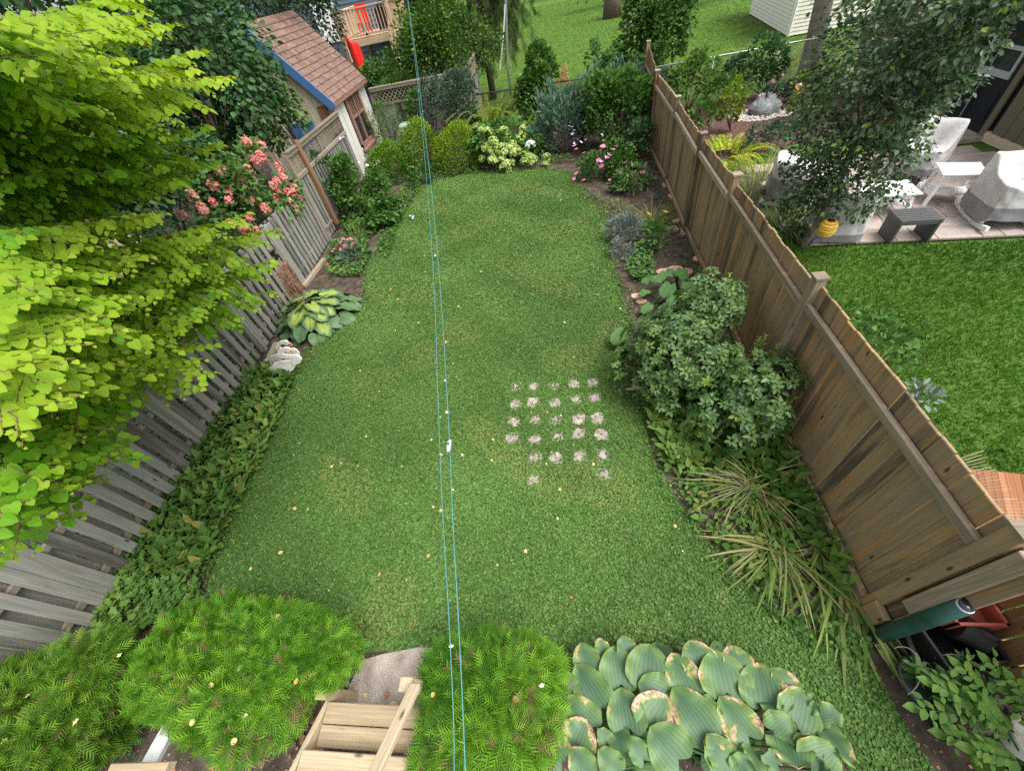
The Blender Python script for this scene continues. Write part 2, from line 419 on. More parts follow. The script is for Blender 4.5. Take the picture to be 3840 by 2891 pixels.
M['lilac'] = leaf_mat('lilac', (.022, .062, .018), (.045, .11, .033), (.095, .18, .07), (.12, .2, .04), .22, .42)
M['green'] = leaf_mat('green_leaf', (.028, .08, .015), (.06, .145, .026), (.115, .215, .045), (.19, .28, .035), .25, .45)
M['laurel'] = leaf_mat('laurel_leaf', (.03, .08, .02), (.068, .138, .032), (.145, .23, .065), (.22, .32, .04), .2, .35, .5)
M['hydrangea'] = leaf_mat('hydrangea_leaf', (.04, .12, .03), (.085, .19, .045), (.16, .27, .06), (.25, .3, .06), .25, .5)
M['yew'] = leaf_mat('yew', (.04, .115, .012), (.09, .195, .016), (.175, .29, .022), (.32, .37, .025), .25, .5)
M['grey_leaf'] = leaf_mat('grey_leaf', (.03, .06, .035), (.06, .1, .06), (.11, .16, .1), (.2, .22, .12), .15, .6)
M['juniper'] = leaf_mat('juniper', (.035, .085, .05), (.075, .15, .095), (.15, .25, .165), (.2, .17, .08), .12, .6)
M['lavender'] = leaf_mat('lavender', (.08, .12, .1), (.16, .21, .18), (.27, .33, .28), (.22, .17, .13), .12, .7)
M['cedar'] = leaf_mat('cedar', (.03, .105, .008), (.085, .21, .013), (.175, .33, .028), (.2, .13, .07), .25, .5)
M['cedar_dark'] = leaf_mat('cedar_dark', (.03, .09, .008), (.075, .17, .012), (.14, .25, .022), (.15, .1, .05), .22, .5)
M['spruce'] = leaf_mat('spruce', (.02, .04, .012), (.045, .08, .022), (.1, .14, .05), (.15, .13, .05), .15, .6)
M['fern'] = leaf_mat('fern', (.07, .14, .01), (.15, .24, .02), (.28, .33, .05), (.4, .26, .05), .35, .5)
M['gold'] = leaf_mat('gold', (.16, .28, .01), (.34, .44, .015), (.55, .58, .03), (.6, .5, .05), .35, .5)
M['strap'] = leaf_mat('strap', (.05, .12, .015), (.11, .2, .03), (.22, .33, .07), (.36, .31, .15), .25, .45)
M['lily'] = leaf_mat('lily_leaf', (.045, .11, .02), (.095, .19, .035), (.18, .29, .065), (.25, .22, .06), .22, .42)
M['pear'] = leaf_mat('pear_leaf', (.025, .06, .024), (.055, .11, .04), (.12, .19, .085), (.2, .3, .03), .2, .35, .5)
M['sedum'] = leaf_mat('sedum', (.06, .13, .04), (.1, .2, .06), (.17, .28, .1), None, .2, .5)
M['litter'] = leaf_mat('litter', (.06, .04, .025), (.16, .11, .07), (.32, .24, .16), (.4, .2, .08), .05, .8)
M['fallen'] = leaf_mat('fallen_leaf', (.5, .34, .1), (.68, .58, .3), (.75, .7, .52), (.5, .16, .05), .2, .6)
M['pink'] = leaf_mat('pink_petal', (.6, .16, .16), (.72, .27, .24), (.74, .42, .33), (.5, .35, .15), .25, .6)
M['lime'] = leaf_mat('lime_petal', (.24, .36, .07), (.4, .52, .14), (.56, .63, .27), (.6, .45, .25), .25, .6)
M['white_petal'] = leaf_mat('white_petal', (.75, .75, .7), (.85, .85, .82), (.9, .9, .88), None, .2, .6)
M['rose'] = leaf_mat('rose_petal', (.6, .07, .22), (.72, .2, .4), (.8, .5, .6), None, .25, .5)
M['mauve'] = leaf_mat('mauve_petal', (.45, .3, .65), (.6, .48, .75), (.75, .68, .85), None, .25, .5)
M['yellow'] = leaf_mat('yellow_petal', (.8, .5, .02), (.85, .6, .03), (.85, .7, .1), None, .25, .5)
M['orange'] = leaf_mat('orange_petal', (.5, .2, .1), (.62, .3, .17), (.7, .45, .3), None, .25, .5)
M['bark'] = rough_mat('bark', [(.06, .045, .033), (.12, .09, .07), (.19, .15, .12)], 9, .9, .8, 8, 30, .02)
M['grey_bark'] = rough_mat('grey_bark', [(.13, .11, .09), (.2, .17, .14), (.27, .23, .19)], 5, .9, .8, 8, 16, .03)
M['rot'] = rough_mat('rotten_wood', [(.07, .04, .025), (.18, .1, .06), (.3, .18, .11)], 12, .95, 1, 8, 22, .05)
M['fence_tan'] = wood('fence_tan', [(.1, .08, .056), (.24, .17, .1), (.38, .255, .13), (.27, .21, .14), (.34, .235, .125)], (.45, .23, .075))
M['fence_rail'] = wood('fence_rail', [(.18, .145, .1), (.3, .24, .17), (.42, .35, .27)], None)
M['fence_grey'] = wood('fence_grey', [(.1, .093, .08), (.19, .18, .155), (.31, .295, .26), (.24, .25, .215)], (.23, .28, .23), True)
M['lattice'] = wood('lattice_wood', [(.17, .14, .105), (.25, .21, .16), (.32, .28, .215)], None, False)
M['brown_post'] = wood('brown_post', [(.19, .1, .05), (.27, .15, .075), (.34, .2, .1)], None, False)
M['deck'] = wood('deck_wood', [(.3, .23, .14), (.42, .33, .21), (.52, .42, .28)], None)
M['new_wood'] = wood('new_wood', [(.42, .29, .18), (.55, .39, .25), (.65, .5, .34)], None, False)
M['gate'] = wood('gate_wood', [(.1, .055, .03), (.19, .105, .05), (.27, .16, .08)], None)
M['red_wood'] = wood('red_wood', [(.19, .075, .03), (.28, .12, .05), (.36, .17, .08)], None, False)
M['tan_wall'] = wood('tan_wall', [(.5, .43, .32), (.57, .5, .38), (.62, .55, .43)], None, False, .7)
M['grey_wall'] = wood('shed_white', [(.5, .48, .43), (.6, .58, .53), (.68, .66, .6)], None, False, .7)
M['white_siding'] = paint('white_siding', (.78, .76, .66), .5, (.7, .66, .54))
M['blue'] = paint('blue_paint', (.06, .15, .33), .5, (.08, .17, .32))
M['navy'] = paint('navy_siding', (.085, .12, .175), .6, (.1, .13, .18))
M['brown_trim'] = paint('brown_trim', (.24, .12, .085), .6, (.3, .18, .14))
M['olive'] = paint('olive_siding', (.15, .13, .085), .7, (.12, .105, .07))
M['door'] = paint('dark_door', (.012, .016, .026), .35)
M['dark'] = paint('dark_inside', (.012, .012, .012), .8)
M['brown_roof'] = paint('brown_roof', (.09, .035, .02), .8)
M['white'] = paint('white_paint', (.82, .82, .82), .45, (.72, .72, .72))
M['frame_grey'] = paint('frame_grey', (.4, .43, .46), .5)
M['ivory'] = rough_mat('ivory_paint', [(.5, .47, .38), (.74, .72, .65), (.82, .8, .75)], 9, .7, .3)
M['bill'] = paint('bill_paint', (.6, .28, .16), .6)
M['shingle'] = rough_mat('shingle', [(.115, .068, .053), (.175, .108, .085), (.24, .155, .125)], 5, .9, .7, 8, 60, .01)
M['concrete'] = rough_mat('concrete', [(.22, .18, .15), (.33, .28, .24), (.42, .37, .32)], 5, .9, .8, 8, 70, .012)
M['foundation'] = rough_mat('foundation', [(.42, .33, .24), (.5, .41, .31), (.56, .47, .37)], 4, .9, .4)
M['paver'] = rough_mat('paver', [(.26, .215, .185), (.36, .3, .26), (.44, .375, .33)], 3, .85, .4, 8, 40, .006)
M['joint'] = rough_mat('joint', [(.06, .05, .042), (.1, .085, .07)], 8, .95, .3)
M['lawn_stone'] = rough_mat('lawn_stone', [(.14, .115, .09), (.28, .24, .2), (.41, .365, .32)], 11, .95, .8, 8, 70, .012)
M['flag'] = rough_mat('flagstone', [(.4, .22, .16), (.5, .32, .25), (.58, .42, .34)], 5, .9, .6)
M['brick'] = rough_mat('brick', [(.36, .2, .13), (.46, .29, .2), (.5, .36, .27)], 8, .9, .5)
M['boulder'] = rough_mat('boulder', [(.1, .115, .12), (.2, .22, .22), (.4, .42, .41)], 4, .8, .8, 8, 12, .03)
M['pebble'] = rough_mat('pebble', [(.33, .3, .27), (.48, .44, .4), (.58, .55, .51)], 6, .7, .2)
M['cover'] = rough_mat('cover_cloth', [(.6, .58, .57), (.7, .68, .67), (.76, .75, .75)], 2.5, .75, .25, 5, 14, .02)
M['cover_grey'] = rough_mat('cover_grey', [(.15, .15, .155), (.2, .2, .205), (.25, .25, .26)], 4, .75, .25, 5, 14, .02)
M['bench'] = paint('bench_grey', (.07, .072, .073), .6, (.1, .1, .1))
M['hive'] = paint('hive_yellow', (.75, .4, .03), .35, (.65, .33, .02))
M['hive_band'] = paint('hive_band', (.85, .6, .12), .35)
M['black'] = paint('black_plastic', (.012, .012, .014), .38)
M['red_plastic'] = paint('red_plastic', (.35, .08, .06), .5)
M['red'] = paint('red_plastic_bright', (.8, .02, .015), .45)
M['pale_green'] = paint('pale_green', (.27, .4, .29), .5)
M['green_pipe'] = paint('green_pipe', (.012, .055, .045), .5, (.04, .09, .075))
M['cord'] = paint('green_cord', (.07, .26, .24), .6, (.08, .22, .27))
M['grey_metal'] = paint('grey_metal', (.38, .39, .38), .4, (.3, .3, .28), .4, .6)
M['dark_metal'] = paint('dark_metal', (.09, .1, .1), .5, None, .4, .5)
M['plastic_white'] = paint('plastic_white', (.6, .64, .78), .4)
M['glazed'] = rough_mat('glazed_pot', [(.012, .013, .015), (.02, .02, .022), (.55, .5, .38)], 9, .3, .1, 8)
M['log'] = M['grey_bark']
g = NT('window_glass'); g.b.inputs['Base Color'].default_value = (.02, .025, .03, 1); g.b.inputs['Roughness'].default_value = .08; g.b.inputs['Specular IOR Level'].default_value = .6
M['glass'] = g.m

# hosta: veins, paler rim, scorched patches on the leaf itself
def hosta_mat(name, c0, c1, rim, pale=None, burn=True):
    t = NT(name); a = t.n('Attribute', attribute_name='tint'); s = t.n('SeparateColor'); t.l(a.outputs['Color'], s.inputs[0])
    a2 = t.n('Attribute', attribute_name='uv2'); s2 = t.n('SeparateColor'); t.l(a2.outputs['Color'], s2.inputs[0])
    u, v, edge = s2.outputs[0], s2.outputs[1], s2.outputs[2]
    co = t.n('TexCoord').outputs['Object']; nz = t.noise(co, 9, 6, .65)
    c = t.mix(t.math('ADD', t.math('MULTIPLY', s.outputs[0], .6), t.math('MULTIPLY', nz, .4)), c0, c1)
    rib = t.math('ABSOLUTE', t.math('SINE', t.math('MULTIPLY', u, 33.0)))
    mid = t.math('SUBTRACT', 1.0, t.math('MINIMUM', 1.0, t.math('MULTIPLY', t.math('ABSOLUTE', t.math('SUBTRACT', u, .5)), 5.0)))
    if pale: c = t.mix(t.math('MULTIPLY', t.ramp(edge, [(.3, (0, 0, 0)), (.8, (1, 1, 1))]), t.math('MULTIPLY', s.outputs[2], 1.0)), c, pale)
    e = t.math('ADD', t.math('MULTIPLY', edge, -1.0), t.math('ADD', 1.0, t.math('MULTIPLY', t.math('SUBTRACT', nz, .5), .9)))
    c = t.mix(t.math('MULTIPLY', t.ramp(e, [(.3, (0, 0, 0)), (1.0, (1, 1, 1))]), .42 if not pale else .1), c, rim)
    c = t.mix(t.math('MULTIPLY', rib, .15), c, (.26, .36, .1)); c = t.mix(t.math('MULTIPLY', mid, .35), c, tuple(x * .6 for x in c0))
    if burn:
        n2 = t.noise(t.mapv(co, (1, 1, 1)), 6.5, 7, .62, .4)
        th = t.math('SUBTRACT', t.math('ADD', n2, t.math('MULTIPLY', s.outputs[1], .29)), t.math('ADD', t.math('MULTIPLY', edge, .2), t.math('MULTIPLY', t.math('SUBTRACT', 1.0, v), .06)))
        c = t.mix(t.ramp(th, [(.6, (0, 0, 0)), (.66, (.9, .9, .9))]), c, (.5, .4, .05))
        c = t.mix(t.ramp(th, [(.625, (0, 0, 0)), (.66, (1, 1, 1))]), c, t.mix(t.ramp(t.noise(co, 38, 5, .7), [(.38, (0, 0, 0)), (.62, (1, 1, 1))]), (.17, .095, .055), (.52, .36, .26)))
    t.l(c, t.b.inputs['Base Color']); t.b.inputs['Roughness'].default_value = .5; t.b.inputs['Specular IOR Level'].default_value = .35
    t.bump(t.math('ADD', t.math('MULTIPLY', rib, -.6), t.noise(co, 26, 4)), .16, .006)
    return t.m
M['hosta'] = hosta_mat('hosta_scorched', (.026, .08, .046), (.062, .135, .056), (.19, .28, .04))
M['hosta_gold'] = hosta_mat('hosta_gold', (.03, .085, .04), (.07, .14, .06), (.06, .13, .05), (.33, .4, .06), False)
M['rhubarb'] = leaf_mat('rhubarb_leaf', (.045, .115, .035), (.075, .165, .05), (.12, .22, .07), (.3, .3, .1), .25, .5)

# ---------------------------------------------------------------- ground
G0 = MB(); G0.grid(lambda u, v: (-150 + 300 * u, -40 + 300 * v, -.02), 20, 20)
tag(G0.build('ground', M['far_lawn']), kind='structure')
SOIL = [(-5.9, -3), (2.7, -3), (2.75, 1), (2.8, 7), (2.95, 12), (3.2, 16.8), (-2.8, 17.3), (-6.7, 17.3), (-6.6, 14), (-6.25, 10), (-5.85, 3)]
sheet('soil', SOIL, .0, M['soil'])
LAWN = [(-4.467, 1.183, 0), (-4.822, 2.797, 0), (-4.903, 4.174, 0), (-4.958, 5.104, 0), (-4.193, 6.726, 0), (-4.622, 8.084, 0), (-4.45, 10.129, 0), (-4.288, 12.806, 0), (-2.908, 13.347, 0), (-0.643, 12.767, 0), (0.509, 12.101, 0), (0.642, 11.133, 0), (1.148, 9.08, 0), (1.015, 7.27, 0), (1.106, 5.318, 0), (0.917, 4.537, 0), (1.002, 3.577, 0), (0.964, 2.534, 0), (1.166, 1.985, 0), (1.35, 1.566, 0), (1.541, 1.159, 0), (1.902, 0.81, 0), (2.35, .8), (2.4, .2), (2.55, -.6), (2.6, -2.5), (2.1, -2.5), (1.95, -.3), (1.7, .3), (1.2, .62), (.5, .66), (0, .55), (-.3, .42), (-1.35, .5), (-1.65, .52), (-2.25, .5), (-2.4, .78), (-3.2, .95), (-4.4, 1.0)]
lawn = sheet('lawn', LAWN, .006, M['lawn'])
sheet('neighbour_lawn', [(2.95, -2), (25, -2), (25, 6.2), (7.7, 6.45), (4.7, 6.85), (4.1, 7.2), (3.6, 9.6), (6, 9.8), (8.5, 10.6), (9.4, 10.5), (9.4, 12.2), (3.5, 12.4), (3.0, 11.5)], .002, M['grass_base'])
sheet('left_garden', [(-40, -6), (-6.0, -6), (-6.1, 3), (-6.5, 10), (-8.6, 13.6), (-8.6, 18), (-40, 30)], .0, M['soil'])
sheet('mulch_bed', [(3.1, 11.4), (5, 11.5), (8.9, 12.2), (9.6, 16.4), (3.3, 16.5)], .012, M['mulch'])

# worn square stones half grown over by the lawn
STONES = [(1116,834,.35),(1153,836,.8),(1195,833,.3),(1240,831,.95),(1281,828,.95),(1114,874,.85),(1151,869,1.05),(1199,872,.95),(1242,863,.6),(1286,859,.9),(1110,911,.75),(1155,907,.7),(1200,908,.4),(1250,906,1.2),(1291,904,1.15),(1107,947,.85),(1155,950,.85),(1203,942,.45),(1250,937,1.3),(1299,940,1.15),(1155,990,.75),(1201,989,.9),(1253,985,.9),(1302,983,.7),(1152,1037,.7),(1305,1025,.7)]
STONE_XY = [(-0.803, 3.97, 0), (-0.534, 3.926, 0), (-0.236, 3.927, 0), (0.078, 3.917, 0), (0.361, 3.919, 0), (-0.803, 3.602, 0), (-0.546, 3.625, 0), (-0.218, 3.573, 0), (0.074, 3.628, 0), (0.368, 3.638, 0), (-0.818, 3.288, 0), (-0.516, 3.3, 0), (-0.22, 3.271, 0), (0.103, 3.265, 0), (0.364, 3.262, 0), (-0.825, 3.002, 0), (-0.514, 2.961, 0), (-0.209, 3.004, 0), (0.086, 3.024, 0), (0.385, 2.983, 0), (-0.513, 2.67, 0), (-0.232, 2.664, 0), (0.081, 2.676, 0), (0.37, 2.676, 0), (-0.529, 2.355, 0), (0.357, 2.398, 0)]
for (x, y, z), (_, _, k) in zip(STONE_XY, STONES):
    mb = MB(); n = 12; r = [.092 * (1 + U(-.16, .16)) for _ in range(n)]
    sq = [(x + r[i] * math.copysign(abs(math.cos(a)) ** .6, math.cos(a)), y + r[i] * math.copysign(abs(math.sin(a)) ** .6, math.sin(a))) for i, a in enumerate(np.arange(n) * 2 * math.pi / n)]
    mb.poly(sq, -.02, .009); mb.build('paving_stone', M['lawn_stone'], lawn)

def scatter_lawn():
    def make(poly, dens, smin, smax, m, name, label, tm, holes=(), lift=.01, tilt=.45, y0=-9, y1=99, wob=.0, gfun=None, R0=.5, up=1.0):
        q = plane_pts(poly, dens); q = q[(q[:, 1] > y0) & (q[:, 1] <= y1)]
        for (hx, hy, hr) in holes:
            a = np.arctan2(q[:, 1] - hy, q[:, 0] - hx); d = np.hypot(q[:, 0] - hx, q[:, 1] - hy) * (1 + .16 * np.sin(2 * a + hx * 40) + .1 * np.sin(5 * a + hy * 30)); q = q[rng.random(len(q)) < np.clip((d / hr - .62) / .6, .05, 1)]
        n = len(q); P = np.c_[q, lift * rng.uniform(.6, 2.4, n)]
        N = unit(np.array((0, 0, up)) + jit(n, tilt)); D = unit(jit(n, 1) * (1, 1, .1))
        R = np.clip(vnoise(q, 2.1) * .3 + vnoise(q, .6, 3) * .3 + np.clip(q[:, 1] / 13, 0, 1) * .22 + rng.normal(.1, .19, n), 0, 1)
        L = Leaves(tm, m); L.add(P, D, N, rng.uniform(smin, smax, n), R, 0 if gfun is None else gfun(q)); return L
    holes = [(x, y, .085 * k) for (x, y, z), (_, _, k) in zip(STONE_XY, STONES)] + [(*(-4.19, 8.449, 0)[:2], .17), (*(-0.415, 3.606, 0)[:2], .04)]
    dry = lambda q: ((vnoise(q, 1.7, 11) > .74) & (rng.random(len(q)) < .35)) * .6
    L = make(LAWN, 5600, .016, .03, M['clover'], '', '', T_CLOVER, holes, y1=2.6, gfun=dry)
    o = L.emit(None, 0, 'clover'); tag(o, 'low clover and creeping weeds covering the near half of the fenced lawn', 'clover', kind='stuff')
    L = make(LAWN, 4300, .02, .034, M['clover'], '', '', T_CLOVER2, holes, y0=2.6, y1=6, gfun=dry)
    L2 = make(LAWN, 3000, .024, .042, M['clover'], '', '', T_CLOVER2, holes, y0=6, y1=20, gfun=dry)
    for k in 'PDNSRG': getattr(L, k).extend(getattr(L2, k))
    o = L.emit(None, 0, 'clover'); tag(o, 'low clover and creeping weeds covering the far half of the fenced lawn', 'clover', kind='stuff')
    # ragged border where clover creeps over the soil
    pl = np.array([p[:2] for p in LAWN]); seg = []
    for a, b in zip(pl, np.roll(pl, -1, 0)):
        k = int(np.linalg.norm(b - a) * 170); u = rng.random((k, 1)); seg.append(a + (b - a) * u)
    q = np.concatenate(seg); q = q + rng.normal(0, .07, q.shape) * (.4 + vnoise(q, 5)[:, None]); q = q[(q[:, 1] > .6)]; n = len(q)
    L = Leaves(T_CLOVER2, M['clover']); L.add(np.c_[q, rng.uniform(.012, .05, n)], jit(n, 1) * (1, 1, .2), np.array((0, 0, 1)) + jit(n, .5), rng.uniform(.022, .045, n), np.clip(rng.normal(.4, .25, n), 0, 1), (rng.random(n) < .06) * .7)
    tag(L.emit(None, 0, 'edge_clover'), 'clover creeping over the soil along the ragged lawn edge', 'clover', kind='stuff')
    # finer upright grass through the clover
    q = plane_pts(LAWN, 420); n = len(q); keep = np.ones(n, bool)
    for hx, hy, hr in holes: keep &= np.hypot(q[:, 0] - hx, q[:, 1] - hy) > hr * .9
    q = q[keep & (rng.random(n) < .25 + .9 * (vnoise(q, 1.3, 5) > .55))]; n = len(q)
    L = Leaves(T_GRASS, M['grass'], .9); D = unit(jit(n, .6) + (0, 0, .8)); L.add(np.c_[q, np.full(n, .005)], D, np.cross(D, jit(n, 1)), rng.uniform(.04, .09, n), None, (rng.random(n) < .12) * .8)
    tag(L.emit(None, 0, 'lawn_grass'), 'sparse grass blades standing in the clover lawn', 'grass', kind='stuff')
    NB = [(2.95, -.5), (14, -.5), (14, 6.0), (7.7, 6.4), (4.75, 6.8), (4.3, 7.0), (3.6, 9), (3.3, 11), (2.9, 9)]
    q = plane_pts(NB, 1900); n = len(q); D = unit(jit(n, .7) + (0, 0, .7))
    L = Leaves(T_BLADE, M['grass'], 1.5); L.add(np.c_[q, np.full(n, .002)], D, np.cross(D, jit(n, 1)), rng.uniform(.05, .11, n), np.clip(vnoise(q, 1.2) * .6 + rng.normal(.15, .2, n), 0, 1), (rng.random(n) < .06) * .8)
    tag(L.emit(None, 0, 'mown_grass'), 'mown green grass beyond the tan fence', 'grass', kind='stuff')
    FL = [(-3, 17.6), (9, 17), (16, 24), (20, 60), (-14, 60), (-6, 30)]
    q = plane_pts(FL, 60); n = len(q); D = unit(jit(n, .8) + (0, 0, .6))
    L = Leaves(T_BLADE, M['grass'], 2.6); L.add(np.c_[q, np.full(n, -.018)], D, np.cross(D, jit(n, 1)), rng.uniform(.06, .12, n), np.clip(rng.normal(.55, .25, n), 0, 1))
    tag(L.emit(None, 0, 'far_grass'), 'bright green grass beyond the chain link fence', 'grass', kind='stuff')
scatter_lawn()

# ---------------------------------------------------------------- right fence: boards, rails between posts
def right_fence():
    t = thing('wooden_fence', 'long tan plank fence with top rail along the right side of the lawn', 'fence', (2.62, 7, 0))
    post = [(2.52, .96, 1.82), (2.53, 3.47, 1.86), (2.6, 6.1, 1.84), (2.64, 7.95, 1.84), (2.76, 10.35, 1.84), (2.82, 12.85, 1.86), (3.02, 15.3, 2.1)]
    for i, (x, y, h) in enumerate(post):
        plank('post', (x, y, 0), (x, y, h), (-1, 0, 0), .105, .1, M['fence_rail'] if i in (1, 4) else M['fence_tan'], t)
        c = MB(); c.box((x, y, h + .012), (.125, .125, .024)); c.build('post_cap', M['fence_rail'], t)
        if i: c = MB(); c.lathe((x, y, 0), [(.11, 0), (.1, .05), (.0, .055)], 10); c.build('footing', M['concrete'], t)
    for (x0, y0, h0), (x1, y1, h1) in zip(post, post[1:]):
        dx, dy = x1 - x0, y1 - y0; L = math.hypot(dx, dy); ux, uy = dx / L, dy / L; nx, ny = -uy, ux     # n points to the yard
        at = lambda s, off, z: (x0 + ux * s + nx * off, y0 + uy * s + ny * off, z)
        for z, w in ((1.5, .09), (.12, .09)):
            plank('rail', at(.055, .02, z), at(L - .055, .02, z + (.04 if z > 1 else 0)), (nx, ny, 0), w, .045, M['fence_rail'] if z > 1 else M['fence_tan'], t)
        n = max(1, round(L / .142)); w = L / n
        for k in range(n):
            s = (k + .5) * w; h = 1.74 + (h1 - h0) * s / L + U(-.012, .012)
            dz = U(-.004, .004); plank('board', at(s, -.035 + dz, .04), at(s + U(-.006, .006), -.035 - dz, round(h, 2)), (nx, ny, 0), w - .006, .02, M['fence_tan'], t, U(-.02, .02))
        for k in range(n):
            if (k % 3) == 0 and y0 > 9: plank('cap_strip', at(k * w, -.05, 1.76), at(min(L, (k + 3) * w), -.05, 1.76 + .01), (0, 0, 1), .03, .02, M['fence_rail'], t)
    for k in range(2): plank('board', (2.53, .86 - .1 * k, .04), (2.53, .86 - .1 * k, 1.74), (-1, 0, 0), .096, .02, M['fence_tan'], t)
    plank('end_board', (2.48, .83, .62), (2.48, .83, 1.76), (-1, 0, 0), .1, .03, M['fence_rail'], t)
right_fence()

def brown_gate():
    t = thing('wooden_gate', 'dark brown stained board gate with light gaps beside the stacked black tubs', 'gate', (3.13, .2, 0))
    for k in range(11):
        y = .9 - .16 * k; plank('board', (3.13, y, .06), (3.13, y, 1.6), (-1, 0, 0), .148, .022, M['gate'], t)
    for z in (.35, 1.35): plank('rail', (3.165, .98, z), (3.165, -.75, z), (-1, 0, 0), .09, .035, M['gate'], t)
    plank('bottom_trim', (3.11, .98, .05), (3.11, -.75, .05), (-1, 0, 0), .06, .03, M['fence_tan'], t)
brown_gate()
def plank_stub():
    t = thing('timber_offcut', 'short tan timber block at the foot of the near fence end', 'timber', (2.47, .86, 0))
    plank('block', (2.47, .87, .03), (2.47, .87, .34), (-1, 0, 0), .15, .05, M['fence_tan'], t)
plank_stub()

# ---------------------------------------------------------------- left fence: boards on both sides of the rails
def left_fence():
    t = thing('board_fence', 'weathered grey board on board fence along the left side under the lime green tree', 'fence', (-5.9, 4, 0))
    pts = [(-5.6, -1.2), (-5.68, 1.0), (-5.78, 3.2), (-5.92, 5.4), (-6.06, 7.6), (-6.22, 9.75)]
    for (x0, y0), (x1, y1) in zip(pts, pts[1:]):
        L = math.hypot(x1 - x0, y1 - y0); ux, uy = (x1 - x0) / L, (y1 - y0) / L; nx, ny = uy, -ux
        at = lambda s, off, z: (x0 + ux * s + nx * off, y0 + uy * s + ny * off, z)
        plank('post', at(0, 0, 0), at(0, 0, 1.5), (nx, ny, 0), .09, .09, M['fence_grey'], t)
        for z in (.3, 1.0, 1.36): plank('rail', at(.05, 0, z), at(L - .05, 0, z), (nx, ny, 0), .085, .04, M['lattice'], t)
        n = round(L / .2); w = L / n
        for k in range(n):
            plank('board', at((k + .5) * w, .045, .06), at((k + .5) * w, .045, round(1.5 + U(-.02, .02), 2)), (nx, ny, 0), .122, .024, M['fence_grey'], t, U(-.05, .05))
            plank('board', at((k + 1) * w, -.06, .06), at((k + 1) * w, -.06, round(1.5 + U(-.02, .02), 2)), (nx, ny, 0), .11, .022, M['fence_grey'], t, U(-.03, .03))
left_fence()

def lattice_strip(t, p0, p1, z0, z1, pitch, diag=True):
    p0, p1 = Vector(p0), Vector(p1); L = (p1 - p0).length; u = (p1 - p0).normalized(); n = Vector((u.y, -u.x, 0)); H = z1 - z0
    at = lambda s, z, o: p0 + u * s + n * o + Vector((0, 0, z))
    if diag:
        s = -H
        while s < L:
            a, b = max(s, 0), min(s + H, L)
            if b - a > .03:
                plank('lattice_slat', at(a, z0 + a - s, .006), at(b, z0 + b - s, .006), n, .035, .008, M['lattice'], t)
                plank('lattice_slat', at(a, z1 - (a - s), -.006), at(b, z1 - (b - s), -.006), n, .035, .008, M['lattice'], t)
            s += pitch
    else:
        k = int(L / pitch)
        for i in range(k): plank('lattice_slat', at((i + .5) * pitch, z0, .006), at((i + .5) * pitch, z1, .006), n, .035, .008, M['lattice'], t)
        for i in range(1, 5): plank('lattice_slat', at(0, z0 + H * i / 5, -.006), at(L, z0 + H * i / 5, -.006), n, .03, .008, M['lattice'], t)

def shed_side_fence():
    t = thing('lattice_fence', 'grey board fence with square lattice on top between the brown prop post and the shed', 'fence', (-6.35, 12, 0))
    a, b = (-6.22, 9.85), (-6.42, 13.75)
    L = math.hypot(b[0] - a[0], b[1] - a[1]); ux, uy = (b[0] - a[0]) / L, (b[1] - a[1]) / L; nx, ny = uy, -ux
    at = lambda s, off, z: (a[0] + ux * s + nx * off, a[1] + uy * s + ny * off, z)
    for s in (0, L / 2, L): plank('post', at(s, -.02, 0), at(s, -.02, 2.12), (nx, ny, 0), .09, .09, M['lattice'], t)
    for z, w in ((1.62, .09), (2.1, .09), (.3, .08)): plank('rail', at(0, .03, z), at(L, .03, z - .08), (nx, ny, 0), w, .05, M['lattice'], t)
    plank('cap', at(0, .02, 2.165), at(L, .02, 2.085), (0, 0, 1), .12, .035, M['lattice'], t)
    lattice_strip(t, (*a, 0), (*b, 0), 1.66, 2.06, .085, False)
    n = round(L / .19)
    for k in range(n):
        s = (k + .5) * L / n; plank('board', at(s, .02, .06), at(s, .02, 1.58), (nx, ny, 0), .12, .02, M['fence_grey'], t, U(-.04, .04))
        plank('board', at(s + .095, -.05, .06), at(s + .095, -.05, 1.58), (nx, ny, 0), .11, .02, M['fence_grey'], t)
shed_side_fence()
def prop_post():
    t = thing('prop_post', 'leaning brown timber post propped against the grey lattice fence', 'post', (-6.12, 10.3, 0))
    plank('post', (-6.1, 10.352, 0.191), (-6.2, 10.487, 2.257), (1, -.2, 0), .1, .1, M['brown_post'], t)
prop_post()

